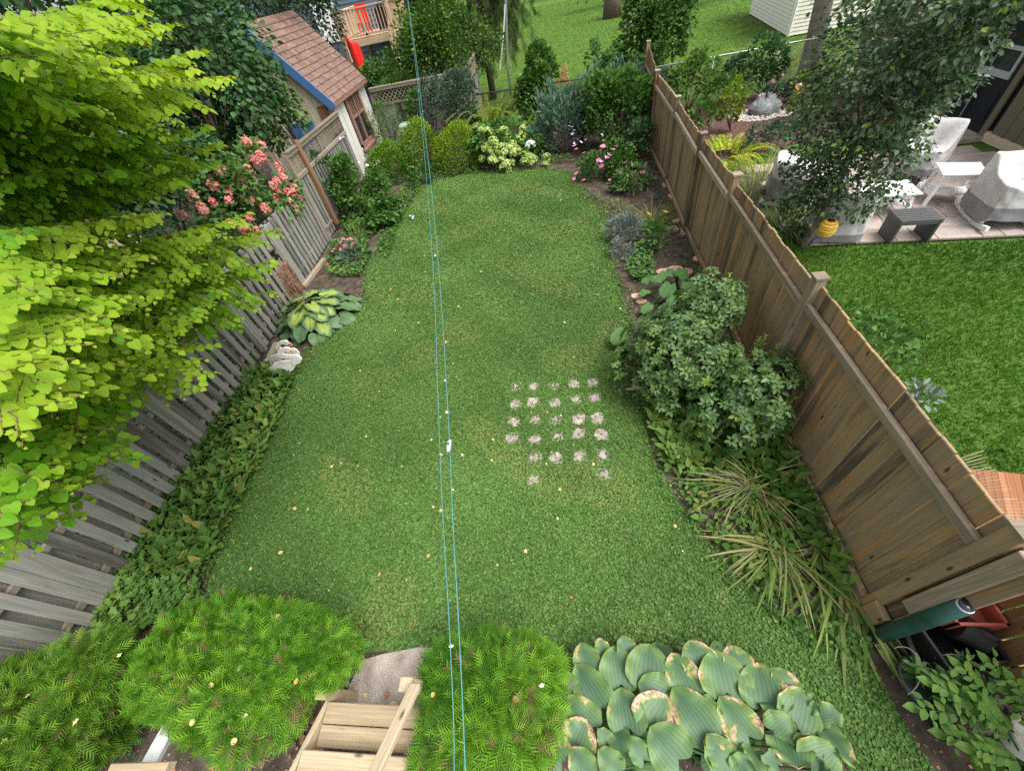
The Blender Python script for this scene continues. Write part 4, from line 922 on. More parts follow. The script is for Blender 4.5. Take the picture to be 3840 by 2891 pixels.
# ---------------------------------------------------------------- the lime green heart-leaved tree on the left
def redbud():
    t = thing('redbud_tree', 'lime green heart leaved tree with layered branches leaning over the grey fence', 'tree', (-7.4, 3.0, 0))
    mb = MB(); mb.tube([(-7.4, 3.0, -.05), (-7.35, 3.05, .8), (-7.2, 3.1, 1.6), (-7.15, 3.1, 2.6), (-7.0, 3.3, 3.6), (-6.9, 3.4, 4.6)], [.16, .14, .12, .1, .075, .04], 10); mb.build('trunk', M['bark'], t, True)
    TIPS = [((-3.651, 5.48, 4.006),.75),((-3.875, 4.937, 3.905),.7),((-3.883, 5.7, 4.242),.6),((-3.526, 4.346, 4.252),.55),((-3.664, 5.001, 4.489),.5),((-3.418, 4.432, 4.643),.55),((-3.094, 3.537, 4.53),.5),((-2.853, 3.077, 4.627),.45),((-2.986, 2.81, 4.492),.4),((-3.508, 3.831, 4.213),.4),((-3.314, 3.184, 4.245),.3),((-2.792, 2.717, 4.63),.5),((-3.723, 5.197, 4.746),.5),((-3.624, 5.024, 4.192),.8),((-3.293, 3.763, 4.4),.6),
            ((-4.159, 5.407, 3.41),.45),((-4.053, 5.148, 3.654),.3),((-4.282, 5.284, 3.289),.25),((-4.025, 4.658, 3.716),.15),((-3.927, 4.084, 3.824),.1),((-3.931, 3.663, 3.911),.1),((-3.849, 3.327, 4.097),.1),((-3.717, 3.031, 4.244),.15),((-4.083, 4.307, 3.565),.1),((-4.129, 4.49, 3.34),.2),((-3.926, 3.633, 3.713),.05),((-4.025, 3.237, 3.85),.02),((-4.035, 2.897, 3.875),.02),
            ((-4.093, 5.259, 2.308),.45),((-4.268, 4.571, 1.78),.3),((-4.15, 4.945, 2.013),.3),((-4.125, 4.423, 2.357),.35),((-4.02, 4.161, 2.86),.5),((-3.914, 3.67, 3.243),.65),((-4.154, 3.894, 2.261),.3),((-3.871, 3.051, 3.139),.6),((-3.852, 3.181, 3.424),.7),((-3.815, 2.746, 3.478),.6),((-3.998, 3.679, 2.726),.4),((-4.29, 3.82, 1.863),.1),((-3.713, 2.33, 3.434),.4),((-3.745, 2.57, 3.242),.4),((-4.031, 4.914, 2.67),.55),((-3.814, 2.618, 3.621),.2),
            ((-3.744, 2.506, 2.06),.5),((-3.843, 2.613, 2.35),.45),((-3.944, 3.08, 2.421),.35),((-3.619, 2.103, 2.542),.45),((-3.656, 2.378, 2.698),.5),((-3.501, 1.888, 2.817),.5),((-3.398, 1.921, 3.195),.6),((-3.566, 2.391, 3.101),.55),((-3.828, 2.951, 2.823),.4),((-3.454, 1.979, 3.469),.4),((-3.398, 1.746, 3.266),.4),((-3.483, 1.596, 2.729),.3),((-3.972, 3.354, 2.368),.2),((-3.266, 1.674, 3.465),.4),((-3.344, 1.609, 2.958),.5),
            ((-2.986, 1.245, 3.113),.5),((-2.95, 1.132, 3.195),.6),((-2.998, 1.354, 3.255),.5),((-2.955, 1.3, 3.385),.6),((-3.603, 1.269, 2.476),.25),((-3.534, 1.066, 2.446),.2),((-3.684, 1.455, 2.534),.25),((-3.419, 1.241, 2.785),.3),((-3.388, 0.961, 2.554),.2),((-3.334, 0.769, 2.579),.15),((-3.596, 0.921, 2.279),.2),((-3.304, 0.971, 2.843),.15),((-3.207, 0.771, 2.774),.2)]
    L = Leaves(T_HEART, M['redbud']); limbs = MB(); tw = MB()
    for tip, g in TIPS:
        T = Vector(tip); z0 = min(4.4, max(1.1, T.z + U(-.5, .25))); S = Vector((-7.15 + .06 * (z0 - 2), 3.1 + .08 * (z0 - 2), z0))
        d = T - S; ln = d.length; mid = (S + T) / 2 + Vector((0, 0, .08 * ln)) + Vector((U(-.12, .12), U(-.12, .12), 0)) * ln; wob = [U(-1, 1) for _ in range(6)]
        f = lambda k: S * (1 - k) ** 2 + mid * 2 * k * (1 - k) + T * k * k + Vector((wob[0] * math.sin(9 * k + wob[1] * 3), wob[2] * math.sin(8 * k + wob[3] * 3), wob[4] * math.sin(11 * k))) * .045 * k
        limbs.tube([f(k) - Vector((0, 0, .05 * math.sin(3.14 * k))) for k in np.linspace(0, 1, 12)], [.022 * (1 - k) ** 1.5 + .002 for k in np.linspace(0, 1, 12)], 5)
        s = .42 * ln; side = 1
        while s < ln:
            k = s / ln; p = f(k); tan = (f(min(1, k + .02)) - f(max(0, k - .02))).normalized(); lat = tan.cross(Vector((0, 0, 1))).normalized()
            far = (1 - k) * ln
            tl = min(.7, .14 + .55 * far) * U(.7, 1.15); side = -side
            dr = (tan * U(.55, .9) + lat * side * U(.5, .95) + Vector((0, 0, U(-.3, .02)))).normalized(); q = p.copy(); a = 0; sg = 1; pts = [p.copy()]
            while a < tl:
                a += .042; dr = (dr + Vector((U(-.08, .08), U(-.08, .08), -.03))).normalized(); q = q + dr * .042; pts.append(q.copy()); sg = -sg
                lat2 = dr.cross(Vector((0, 0, 1))).normalized(); e = 1 - .62 * (a / tl) ** 2 * (1 if far < .8 else .45)
                D = (dr * U(.3, .8) + lat2 * sg * U(.6, 1) + Vector((0, 0, U(-.5, -.15))))
                N = Vector((0, 0, 1)) + dr * U(.1, .6) + Vector((U(-.2, .2), U(-.3, .1), 0))
                gg = max(0, min(1, g * (1.25 - .75 * far / ln * 1.5) + U(-.2, .2) + (.25 if a > tl * .8 and far < .6 else 0)))
                L.add(np.array(q + lat2 * sg * .012)[None], np.array(D), np.array(N), .098 * e * U(.75, 1.12), np.clip(rng.normal(.22 + .45 * g, .26), 0, 1), gg * .8)
            tw.tube(pts[::3] + [pts[-1]], .0028, 3, cap=False)
            s += .105 * U(.75, 1.25)
    limbs.build('branch', M['bark'], t, True); tag(tw.build('twigs', M['rot'], t, True), kind='stuff')
    L.emit(t, 300)
redbud()

def tree(name, label, base, c, rad, tmpl, m, size, n, trunk=.08, ncl=18, rc=.4, group=None, cat='tree', droop=0, fill=.2, bark='bark', lean=None, parts=0, zmin=-.6, accent=0, up=.4, width=1):
    t = thing(name, label, cat, base, group); c = np.array(c)
    mb = MB(); b = Vector(base); top = Vector(c) + Vector((0, 0, rad[2] * .3)); mid = b.lerp(top, .5) + Vector((U(-.1, .1), U(-.1, .1), 0))
    ks = np.linspace(0, 1, 7); pts = [b * (1 - k) ** 2 + mid * 2 * k * (1 - k) + top * k * k for k in ks]
    mb.tube(pts, [trunk * (1 - .75 * k) for k in ks], 9); mb.build('trunk', M[bark], t, True)
    mb = MB()
    for _ in range(12):
        k = U(.35, .95); s = pts[min(6, int(k * 6))]; d = unit(rng.normal(0, 1, 3) * (1, 1, .5) + (0, 0, .3)); e = c + d * np.array(rad) * .8
        branches(mb, s, [e], trunk * .35, .004, .15)
    mb.build('branch', M[bark], t, True)
    P, O, N = crown(c, rad, n, ncl, rc, up, zmin, fill); ok = P[:, 2] > .05; P, O, N = P[ok], O[ok], N[ok]
    if droop: O = unit(O - np.array((0, 0, droop)))
    L = Leaves(tmpl, m, width); L.add(P, O, N, size * rng.uniform(.65, 1.2, len(P)), np.clip(rng.normal(.48, .24, len(P)), 0, 1), (rng.random(len(P)) < accent) * rng.uniform(.4, 1, len(P)))
    L.emit(t, parts); return t

# left and back trees
tree('lilac_tree', 'large dark green lilac behind the lime green tree, left of the shed', (-8.6, 10.6, 0), (-7.74, 10.686, 4.066), (1.6, 1.7, 2.0), T_ROUND, M['lilac'], .115, 6500, .09, 26, .4, droop=.5, width=.8)
shrub('lilac_bush', 'dark lilac bush filling the gap beneath the lilac tree at far left', 'bush', (-8.6, 7.6, 0), (-7.633, 7.147, 2.71), (1.5, 1.9, 1.3), T_ROUND, M['lilac'], .11, 4200, 18, .42, .8, stem=.05, droop=.5)
shrub('lilac_bush', 'dark leafy bush beyond the fence in the lower gap of the lime green tree', 'bush', (-8.4, 5.0, 0), (-7.221, 5.535, 3.087), (1.5, 1.7, 1.1), T_ROUND, M['lilac'], .11, 3000, 14, .42, .8, stem=.05, droop=.5)
tree('small_tree', 'thin brownish green tree standing in front of the tan shed wall', (-7.0, 12.1, 0), (-6.921, 11.569, 2.657), (.75, .75, 1.15), T_ROUND, M['green'], .1, 950, .05, 14, .36, droop=.4, fill=.3, accent=.12)
tree('small_tree', 'green tree just left of the tan shed with dark forked trunk', (-8.4, 12.3, 0), (-8.541, 10.953, 2.694), (.95, .95, 1.2), T_ROUND, M['lilac'], .11, 2600, .07, 16, .4, droop=.4)
tree('willow_tree', 'grey green tree rising behind the shed roof', (-11.5, 20.5, 0), (-8.961, 18.992, 4.32), (1.7, 1.7, 2.0), T_OVAL, M['grey_leaf'], .15, 5500, .12, 22, .38, droop=.5)
tree('willow_tree', 'tall dark tree at the top left behind the lilac tree', (-13.0, 16.5, 0), (-10.148, 16.043, 5.255), (3.0, 2.4, 2.4), T_OVAL, M['lilac'], .17, 4000, .14, 22, .38, droop=.4)
tree('maple_tree', 'broad dark tree closing the view at the upper left corner', (-17, 13, 0), (-11.902, 12.803, 5.275), (4.2, 3.0, 3.2), T_MAPLE, M['lilac'], .2, 5200, .16, 26, .38, droop=.4)
tree('rose_tree', 'yellow flecked green tree climbing above the back lattice fence', (-4.6, 18.6, 0), (-3.409, 18.6, 2.794), (1.9, 1.1, 1.75), T_OVAL, M['green'], .115, 8500, .05, 22, .36, accent=.2, fill=.3)
tree('rose_tree', 'leafy green bush in front of the deck beside the red plastic', (-7.2, 18.4, 0), (-6.1, 18.6, 1.979), (1.1, .8, 1.05), T_OVAL, M['green'], .11, 4200, .04, 16, .38, fill=.3)
shrub('rose_bush', 'tangled green bush on the lattice fence right of the shed roof', 'bush', (-6.0, 17.9, 0), (-5.343, 17.8, 1.371), (1.3, .5, .8), T_OVAL, M['green'], .1, 3200, 12, .42, stem=.02, fill=.35)
t_, P_, O_ = shrub('rose_bush', 'yellow leaved rose branches hanging right of the deck stairs', 'bush', (-5.2, 19.6, 0), (-4.476, 19.6, 3.103), (1.0, .8, 1.4), T_OVAL, M['green'], .11, 3200, 12, .4, stem=.03, accent=.3, fill=.35)
flowers(t_, 'f', [tuple(P_[i]) for i in rng.choice(len(P_), 9)], .12, M['yellow'])

def hanging_cedar():
    t = thing('cedar_tree', 'dark hanging cedar tree in front of the bright far lawn', 'tree', (-2.6, 22.4, 0))
    mb = MB(); mb.tube([(-2.6, 22.4, -.05), (-2.6, 22.4, 2), (-2.5, 22.4, 7)], [.16, .14, .06], 8); mb.build('trunk', M['bark'], t, True)
    mb = MB(); mb.tube([(-3.6, 21.8, -.05), (-3.6, 21.8, 4.5)], [.11, .08], 8); mb.build('trunk', M['bark'], t, True)
    P = []; D = []
    for x, y in [(-2.6, 22.4), (-3.7, 21.9), (-1.6, 22.6), (-4.6, 22.3)]:
        for _ in range(130):
            a = U(0, 6.28); z = U(1.9, 6.2) + (.4 if x > -2 else 0); r = U(.4, 1.35) * (1 - (z - 1.5) / 9); q = np.array((x + r * math.cos(a), y + r * math.sin(a), z)); ln = U(.5, 1.1)
            for s in np.arange(0, ln, .07):
                P.append(q + (r * .25 * s * math.cos(a), r * .25 * s * math.sin(a), -s) + rng.normal(0, .04, 3)); D.append((math.cos(a) * .5 + U(-.4, .4), math.sin(a) * .5 + U(-.4, .4), -1))
    P, D = np.array(P), np.array(D); L = Leaves(T_THUJA, M['spruce'], 1.1); L.add(P, D, unit(D * (1, 1, 0) + jit(len(P), .5) + (0, 0, .3)), rng.uniform(.24, .42, len(P)), np.clip(rng.normal(.45, .25, len(P)), 0, 1), (rng.random(len(P)) < .15) * .6); L.emit(t)
hanging_cedar()
tree('maple_tree', 'round green young tree on the far lawn behind the fence end', (4.6, 19.8, 0), (3.865, 19.6, 1.643), (1.35, 1.2, 1.75), T_MAPLE, M['green'], .15, 3600, .08, 20, .4, droop=.4)
shrub('maple_bush', 'green leafy thicket at the foot of the young tree by the fence end', 'bush', (3.9, 17.8, 0), (3.898, 17.8, 0.908), (.8, .6, .75), T_MAPLE, M['green'], .11, 1500, 10, .42, stem=.02)
def big_trunk():
    t = thing('maple_tree', 'thick leaning grey tree trunk beside the white clapboard shed', 'tree', (9.3, 17.6, 0))
    a, b = Vector((8.799, 17.2, 0.089)), Vector((8.564, 17.2, 2.213)); d = (b - a); base = a - d * (a.z / d.z)
    pts = [base + d * k for k in (-.02, .1, .25, .6, 1.2, 2.4, 4)]
    mb = MB(); mb.tube(pts, [.42, .32, .285, .26, .25, .22, .16], 14); mb.build('trunk', M['grey_bark'], t, True)
    mb = MB(); e = pts[-1]
    for k in range(7): an = k * .9; branches(mb, e, [e + Vector((2.2 * math.cos(an), 2.2 * math.sin(an), U(1, 2.5)))], .1, .02, .3)
    mb.build('branch', M['grey_bark'], t, True)
    P, O, N = crown(e + Vector((0, 0, 2.2)), (3, 3, 1.8), 2500, 20); L = Leaves(T_MAPLE, M['green']); L.add(P, O, N, .2); L.emit(t)
big_trunk()

def pear_tree():
    base = (4.42, 6.9, 0)
    t = thing('pear_tree', 'dark green pear tree on a thin leaning trunk over the covered patio chairs', 'tree', base)
    C = [((4.675, 7.028, 1.048), .75), ((4.722, 7.149, 1.693), .85), ((4.736, 7.215, 2.275), .95), ((4.781, 7.188, 2.744), 1.0), ((4.838, 6.986, 3.125), .9), ((4.427, 7.006, 0.94), .55), ((4.813, 6.608, 1.194), .55), ((4.872, 6.498, 2.736), .5), ((4.83, 6.232, 3.092), .45), ((4.485, 7.662, 2.037), .6), ((4.356, 7.89, 2.602), .45), ((4.861, 6.591, 2.174), .6), ((4.297, 7.472, 1.234), .45), ((4.536, 7.55, 3.169), .8), ((4.762, 6.086, 3.392), .5), ((4.901, 6.383, 1.714), .32)]
    mb = MB(); b = Vector(base); tops = [Vector(c) for c, r in C[:5]]; pts = [b, Vector((4.487, 6.842, 0.355)), tops[0] - Vector((0, 0, .1)), tops[1], tops[2], tops[3], tops[4]]
    mb.tube(pts, [.075, .062, .055, .048, .04, .03, .015], 9); mb.build('trunk', M['grey_bark'], t, True)
    mb = MB()
    for c, r in C:
        s = min(pts[1:], key=lambda q: (q - Vector(c)).length if q.z < c[2] + .2 else 9)
        branches(mb, s, [np.array(c) + unit(rng.normal(0, 1, 3)) * r * .8 for _ in range(5)], .018, .004, .1)
    mb.build('branch', M['bark'], t, True)
    L = Leaves(T_OVAL, M['pear'], 1.25)
    for c, r in C:
        n = int(1900 * r * r); P, O, N = crown(c, (r, r, r), n, 12, .42, .35, -.9, .35); O = unit(O - np.array((0, 0, .45)))
        L.add(P, O, N, .074 * rng.uniform(.6, 1.15, n), np.clip(rng.normal(.45, .25, n), 0, 1), (rng.random(n) < .06) * rng.uniform(.4, 1, n))
    L.emit(t, 250)
pear_tree()

# ---------------------------------------------------------------- back border
def mound(name, label, base, r, h, m, size, n, tmpl=T_OVAL, group=None, accent=0):
    """clipped rounded bush: short twigs all over a dome"""
    t = thing(name, label, 'bush', base, group); d = unit(rng.normal(0, 1, (n, 3))); d[:, 2] = np.abs(d[:, 2]) * 1.1 - .12
    k = 1.12 + .07 * np.sin(5 * d[:, 0] + 3 * d[:, 1]) + .07 * np.sin(9 * d[:, 1] - 4 * d[:, 2]) + rng.normal(0, .02, n)
    q = d * k[:, None] * rng.uniform(.8, 1.0, (n, 1)); P = np.array(base) + q * (r, r, h) + (0, 0, .1 * h)
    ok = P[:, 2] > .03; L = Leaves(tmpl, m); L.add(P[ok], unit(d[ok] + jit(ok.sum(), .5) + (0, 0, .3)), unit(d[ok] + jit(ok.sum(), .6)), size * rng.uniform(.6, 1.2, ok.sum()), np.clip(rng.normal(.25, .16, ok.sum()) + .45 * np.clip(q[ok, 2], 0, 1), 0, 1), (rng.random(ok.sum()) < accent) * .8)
    mb = MB(); branches(mb, (base[0], base[1], 0), [np.array(base) + v * (r, r, h) * .85 for v in unit(rng.normal(0, 1, (9, 3)) * (1, 1, .3) + (0, 0, .8))], .02, .006, .1); mb.build('stem', M['bark'], t, True)
    L.emit(t); return t
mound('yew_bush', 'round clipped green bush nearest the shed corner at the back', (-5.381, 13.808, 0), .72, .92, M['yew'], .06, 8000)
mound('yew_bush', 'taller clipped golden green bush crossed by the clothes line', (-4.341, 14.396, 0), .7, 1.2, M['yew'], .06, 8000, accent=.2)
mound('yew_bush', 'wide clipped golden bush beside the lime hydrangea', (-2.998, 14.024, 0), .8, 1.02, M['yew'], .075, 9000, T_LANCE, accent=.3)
shrub('small_bush', 'low leafy green bush between two clipped golden bushes', 'bush', (-4.436, 13.497, 0), (-4.197, 12.867, 0.3), (.4, .3, .35), T_ROUND, M['green'], .075, 420, 7)
shrub('cotoneaster', 'dull grey green bush in front of the vine covered lattice', 'bush', (-4.3, 16.3, 0), (-3.502, 16, 1.318), (1.15, .8, 1.0), T_OVAL, M['grey_leaf'], .09, 5600, 18, .4, stem=.03, up=.2)
shrub('rose_bush', 'thin leafy bush against the back fence boards right of the shed', 'bush', (-5.9, 16.2, 0), (-5.899, 16.2, 1.145), (.6, .5, .6), T_OVAL, M['green'], .07, 1100, 10, .42, stem=.02, fill=.3)
t_, P_, O_ = shrub('rose_bush', 'tall rose bush with mauve flowers beside the grey green bush', 'bush', (-5.0, 16.5, 0), (-4.703, 16.4, 1.165), (.45, .4, .75), T_ROUND, M['green'], .08, 800, 9, .4, stem=.02)
flowers(t_, 'f', [(-4.645, 16.1, 1.624), (-4.856, 16, 0.931), (-4.336, 16, 1.236), (-4.289, 15.9, 0.904)], .12, M['mauve'])

def hydrangea(name, label, base, c, rad, heads, hm, size, n, kind, leaf=.13):
    t, P, O = shrub(name, label, 'bush', base, c, rad, T_ROUND, M['hydrangea'], leaf, n, 16, .4, .85, stem=.02, droop=.2)
    flowers(t, 'f', heads, size, hm, kind, part='flower_head'); return t
hydrangea('hydrangea', 'white and lime hydrangea bush with round flower heads on the lawn edge', (-1.5, 13.7, 0), (-1.45, 13.85, .5), (1.3, .7, .6),
    [(-1.868, 13.3, 1.019),(-2.096, 13.5, 1.046),(-1.735, 13.1, 0.825),(-1.675, 13.1, 0.767),(-1.515, 13, 0.675),(-1.614, 13, 0.677),(-1.396, 12.9, 0.514),(-1.234, 13, 0.585),(-1.15, 12.9, 0.466),(-1.848, 13, 0.571),(-1.779, 12.95, 0.463),(-1.679, 12.95, 0.538),(-1.834, 12.9, 0.384),(-1.738, 12.85, 0.335),(-1.527, 12.85, 0.396),(-1.408, 12.8, 0.241),(-1.255, 12.85, 0.228),(-0.812, 12.9, 0.367),(-0.677, 12.85, 0.314),(-0.853, 12.8, 0.253),(-0.665, 12.8, 0.175),(-0.602, 12.85, 0.239),(-0.197, 12.85, 0.233),(-0.24, 12.8, 0.076),(-2.17, 13.1, 0.39),(-1.18, 13.2, 0.629),(-0.845, 13.8, 0.821),(-1.436, 13.7, 0.883),(-1.366, 13.4, 0.771),(-0.92, 13.4, 0.707),(-1.535, 12.8, 0.167),(-1.346, 12.75, 0.078),(-1.877, 13.1, 0.683),(-1.987, 13.15, 0.658),(-1.066, 13, 0.486),(-1.617, 13.6, 0.887)], M['lime'], .26, 1700, 'ball')
def white_bloom():
    t = thing('flower_ball', 'single pure white hydrangea head at the right of the lime hydrangea', 'flower', (-0.63, 12.95, 0.601)); flowers(t, 'f', [(-0.63, 12.95, 0.601)], .26, M['white_petal'], 'ball', part='flower_head')
white_bloom()
PINKS = [(-6.5, 9.191, 2.609),(-6.4, 9.481, 2.443),(-6.4, 9.247, 2.235),(-6.4, 9.241, 2.313),(-6.4, 8.989, 2.284),(-6.4, 8.61, 2.231),(-6.3, 9.501, 2.036),(-6.5, 8.026, 2.448),(-6.6, 8.036, 2.397),(-6.4, 8.331, 2.314),(-6.4, 8.14, 2.241),(-6.4, 8.192, 2.166),(-6.35, 8.207, 2.07),(-6.4, 8.553, 2.036),(-6.4, 7.719, 2.154),(-6.4, 7.558, 2.059),(-6.4, 7.919, 1.931),(-6.2, 8.777, 1.823),(-6.2, 8.858, 1.658),(-6.2, 8.673, 1.591),(-6.1, 9.009, 1.561),(-6.1, 9.138, 1.486),(-6.1, 8.891, 1.399),(-6.1, 8.944, 1.267),(-6.1, 8.899, 1.177),(-6.2, 9.002, 1.834),(-6.2, 9.333, 1.901),(-6.2, 9.307, 1.809),(-6.1, 9.335, 1.534),(-6.1, 9.317, 1.324),(-6.6, 7.666, 2.319),(-6.6, 7.392, 2.122),(-6.4, 7.253, 1.733),(-6.4, 7.19, 1.725),(-6.3, 7.653, 1.632),(-6.2, 8.112, 1.346),(-6.1, 7.946, 1.202),(-6.3, 7.342, 1.557),(-6.6, 7.062, 2.136),(-6.7, 7.151, 2.345),(-6.8, 6.792, 2.156),(-6.2, 8.121, 1.599),(-6.3, 8.023, 1.806),(-6.2, 7.518, 1.383)]
hydrangea('hydrangea', 'hydrangea bush with many salmon pink flower heads above the grey fence', (-7.0, 8.9, 0), (-6.75, 8.686, 1.733), (.75, 1.35, .9), PINKS, M['pink'], .21, 3000, 'cone', .1)
t_, P_, O_ = shrub('hibiscus_bush', 'green rose of sharon with mauve flowers by the lattice fence below the shed', 'bush', (-5.7, 11.3, 0), (-5.513, 11.3, 0.725), (.68, .8, .95), T_MAPLE, M['green'], .09, 3600, 16, .4, stem=.03, parts=60)
flowers(t_, 'f', [(-5.485, 11.4, 1.918),(-5.4, 11.4, 1.928),(-5.41, 11.2, 1.64),(-5.555, 11.1, 1.445),(-5.118, 11.1, 1.383),(-4.891, 11, 1.317),(-4.736, 10.6, 0.591),(-4.337, 10.6, 0.386),(-3.977, 10.4, 0.107),(-3.914, 10.4, 0.059),(-4.503, 10.4, 0.178),(-5.432, 10.7, 0.453)], .11, M['mauve'])
shrub('hibiscus_bush', 'lower leafy green bush spreading onto the lawn below the mauve flowers', 'bush', (-5.3, 10.4, 0), (-5.03, 10.4, 0.404), (.8, .55, .45), T_ROUND, M['green'], .085, 2000, 12, .4, stem=.015, droop=.3)
shrub('bush', 'dark green leaves low against the lattice fence behind the brown prop', 'bush', (-6.0, 10.9, 0), (-6.18, 11.1, 1.144), (.25, .4, .6), T_ROUND, M['lilac'], .08, 420, 8)
def stick_fern(name, label, base, n, ln, m, tm, size, cat='fern', up=.9, dens=.06, droop=1.5, rad=.08):
    t = thing(name, label, cat, base); L = Leaves(tm, m); mb = MB(); b = np.array(base, float)
    for i in range(n):
        a = i * 2.39996 + U(-.3, .3); rr = rad * math.sqrt(U(.1, 1)); q = b + (rr * math.cos(a), rr * math.sin(a), .02); d = unit(np.array((math.cos(a), math.sin(a), up * U(.7, 1.5)))); l = ln * U(.7, 1.1); pts = [q.copy()]; k = 0
        while k < l:
            d = unit(d + (0, 0, -droop * dens / ln)); q = q + d * dens; k += dens; pts.append(q.copy())
            if k > l * .2:
                s = np.cross(d, (0, 0, 1)); s = s / (np.linalg.norm(s) + 1e-6); e = size * (1.15 - .8 * k / l)
                for sg in (-1, 1): L.add(q[None], s * sg + d * .35 - np.array((0, 0, .15)), np.cross(s, d) * np.sign(np.cross(s, d)[2] + 1e-6), e, np.clip(rng.normal(.5, .25), 0, 1), (1 if U(0, 1) < .08 else 0) * .8)
        mb.tube(pts, .008, 4)
    mb.build('stalk', M['bark'], t, True); L.emit(t, 0, 'fronds'); return t
stick_fern('golden_fern', 'yellow green fern clump leaning over the dark chain link rail', (-2.2, 16.6, 0), 44, 2.2, M['fern'], T_LANCE, .15, up=2.2, dens=.035, droop=2.0, rad=.35)
t_, P_, O_ = shrub('rose_bush', 'light green rose bush between the fern and the blue juniper', 'bush', (-1.2, 16.3, 0), (-0.343, 16.2, 1.246), (.7, .6, 1.1), T_ROUND, M['green'], .1, 3600, 16, .4, stem=.02, rshift=.1, accent=.08)
flowers(t_, 'f', [(-0.387, 16, 2.219),(-0.124, 16, 1.901),(0.242, 15.9, 1.65),(-0.988, 15.8, 1.295),(-0.86, 15.9, 1.789)], .09, M['white_petal'])
def plume(name, label, base, c, rad, n, m, ncl, accent, tips=()):
    t = thing(name, label, 'bush', base); L = Leaves(T_JUNIPER, m, 1.0); mb = MB(); P = []; D = []
    cc, rr = np.array(c), np.array(rad); ends = [cc + unit(rng.normal(0, 1, 3) + (0, 0, .5)) * rr * U(.7, 1.05) for _ in range(ncl)] + [np.array(q) for q in tips]
    for e in ends:
        s = cc + (e - cc) * .25 + rng.normal(0, .1, 3); s[2] = max(.1, s[2] - .35); d = unit(e - s); ln = np.linalg.norm(e - s); k = int(n / len(ends))
        for i in range(k):
            u = U(.15, 1); w = .24 * (1 - u * .85); q = s + d * ln * u + rng.normal(0, w, 3); P.append(q); D.append(d * 1.1 + rng.normal(0, .45, 3) + (0, 0, .15))
        branches(mb, base, [e], .025, .004, .1)
    mb.build('stem', M['bark'], t, True); P, D = np.array(P), np.array(D); ok = P[:, 2] > .03
    L.add(P[ok], D[ok], unit(jit(ok.sum(), .8) + (0, -.3, .6)), rng.uniform(.1, .2, ok.sum()), np.clip(rng.normal(.5, .25, ok.sum()), 0, 1), (rng.random(ok.sum()) < accent) * rng.uniform(.4, 1, ok.sum())); L.emit(t); return t
plume('juniper_bush', 'feathery blue green juniper bush at the back of the lawn', (.3, 13.7, 0), (0.363, 13.9, 0.792), (1.05, .8, 1.0), 3800, M['juniper'], 26, .04, [(-0.328, 14.2, 1.645),(1.505, 15, 1.95),(1.13, 14.6, 1.744),(2.193, 15, 1.628),(-0.232, 13.6, 1.25),(0.036, 14.6, 1.796)])
plume('juniper_bush', 'tan and sage coloured juniper showing in the middle of the blue one', (1.0, 14.6, 0), (0.68, 14.4, 0.987), (.8, .5, .6), 1500, M['grey_leaf'], 16, .55)
plume('juniper_bush', 'pale blue juniper plumes rising beside the far end of the tan fence', (2.2, 15.2, 0), (2.314, 15.2, 1.174), (.9, .6, .7), 1800, M['juniper'], 18, .02, [(2.855, 15.2, 1.383),(1.809, 15.2, 1.481)])
t_, P_, O_ = shrub('hibiscus_bush', 'big green rose of sharon filling the corner by the tan fence', 'bush', (1.9, 13.4, 0), (1.959, 13.5, 0.897), (1.05, .8, 1.15), T_MAPLE, M['green'], .105, 5200, 22, .38, stem=.03, fill=.25)
flowers(t_, 'f', [(0.653, 12.9, 0.814),(0.61, 12.9, 0.727),(0.531, 13, 0.909),(0.74, 12.7, 0.625),(0.829, 12.7, 0.541),(0.962, 12.7, 0.581),(0.812, 13.2, 1.08),(1.405, 12.6, 0.674),(0.604, 12.9, 0.902),(0.626, 12.6, 0.576),(1.867, 13.8, 1.532),(0.944, 12.9, 0.967)], .1, M['mauve'])
shrub('sapling', 'thin pale leaved sapling in front of the far lawn', 'bush', (1.6, 16.2, 0), (1.743, 16.2, 1.673), (.5, .4, .75), T_ROUND, M['hydrangea'], .095, 620, 9, .4, stem=.015, fill=.4)
shrub('bush', 'dark shaded leaves under the corner bush beside the tan fence', 'bush', (2.35, 12.2, 0), (2.459, 12.4, 0.489), (.35, .8, .45), T_ROUND, M['lilac'], .08, 700, 10)
t_, P_, O_ = shrub('rose_bush', 'pink flowering bush at the right end of the back lawn', 'bush', (1.3, 11.5, 0), (1.44, 11.5, 0.322), (.78, .5, .55), T_ROUND, M['green'], .07, 1700, 14, .4, stem=.015, rshift=-.1)
flowers(t_, 'f', [(0.571, 11.3, 0.91),(0.611, 11.2, 0.86),(1.265, 11.3, 0.79),(1.208, 11.2, 0.754),(1.37, 11.3, 0.764),(1.627, 11.3, 0.749),(1.546, 11.2, 0.716),(1.86, 11.2, 0.683),(1.432, 11.1, 0.646),(1.387, 11.1, 0.598),(0.801, 11.1, 0.779),(1.144, 10.9, 0.623),(1.19, 10.9, 0.583),(1.121, 10.9, 0.571),(1.215, 10.9, 0.47),(1.397, 10.6, 0.218),(1.399, 10.5, 0.143),(0.507, 10.8, 0.3),(0.75, 10.7, 0.27),(1.874, 10.8, 0.246),(2.245, 10.8, 0.216),(1.845, 11, 0.446),(0.588, 10.9, 0.389),(1.413, 10.4, 0.043),(1.299, 11.3, 0.796),(1.705, 11, 0.455)], .13, M['rose'])
shrub('peony', 'long leaved green peony at the foot of the pink flowering bush', 'plant', (2.007, 10.503, 0), (1.942, 10.338, 0.22), (.42, .3, .25), T_LANCE, M['laurel'], .14, 420, 10, .5, 1.6, parts=60)

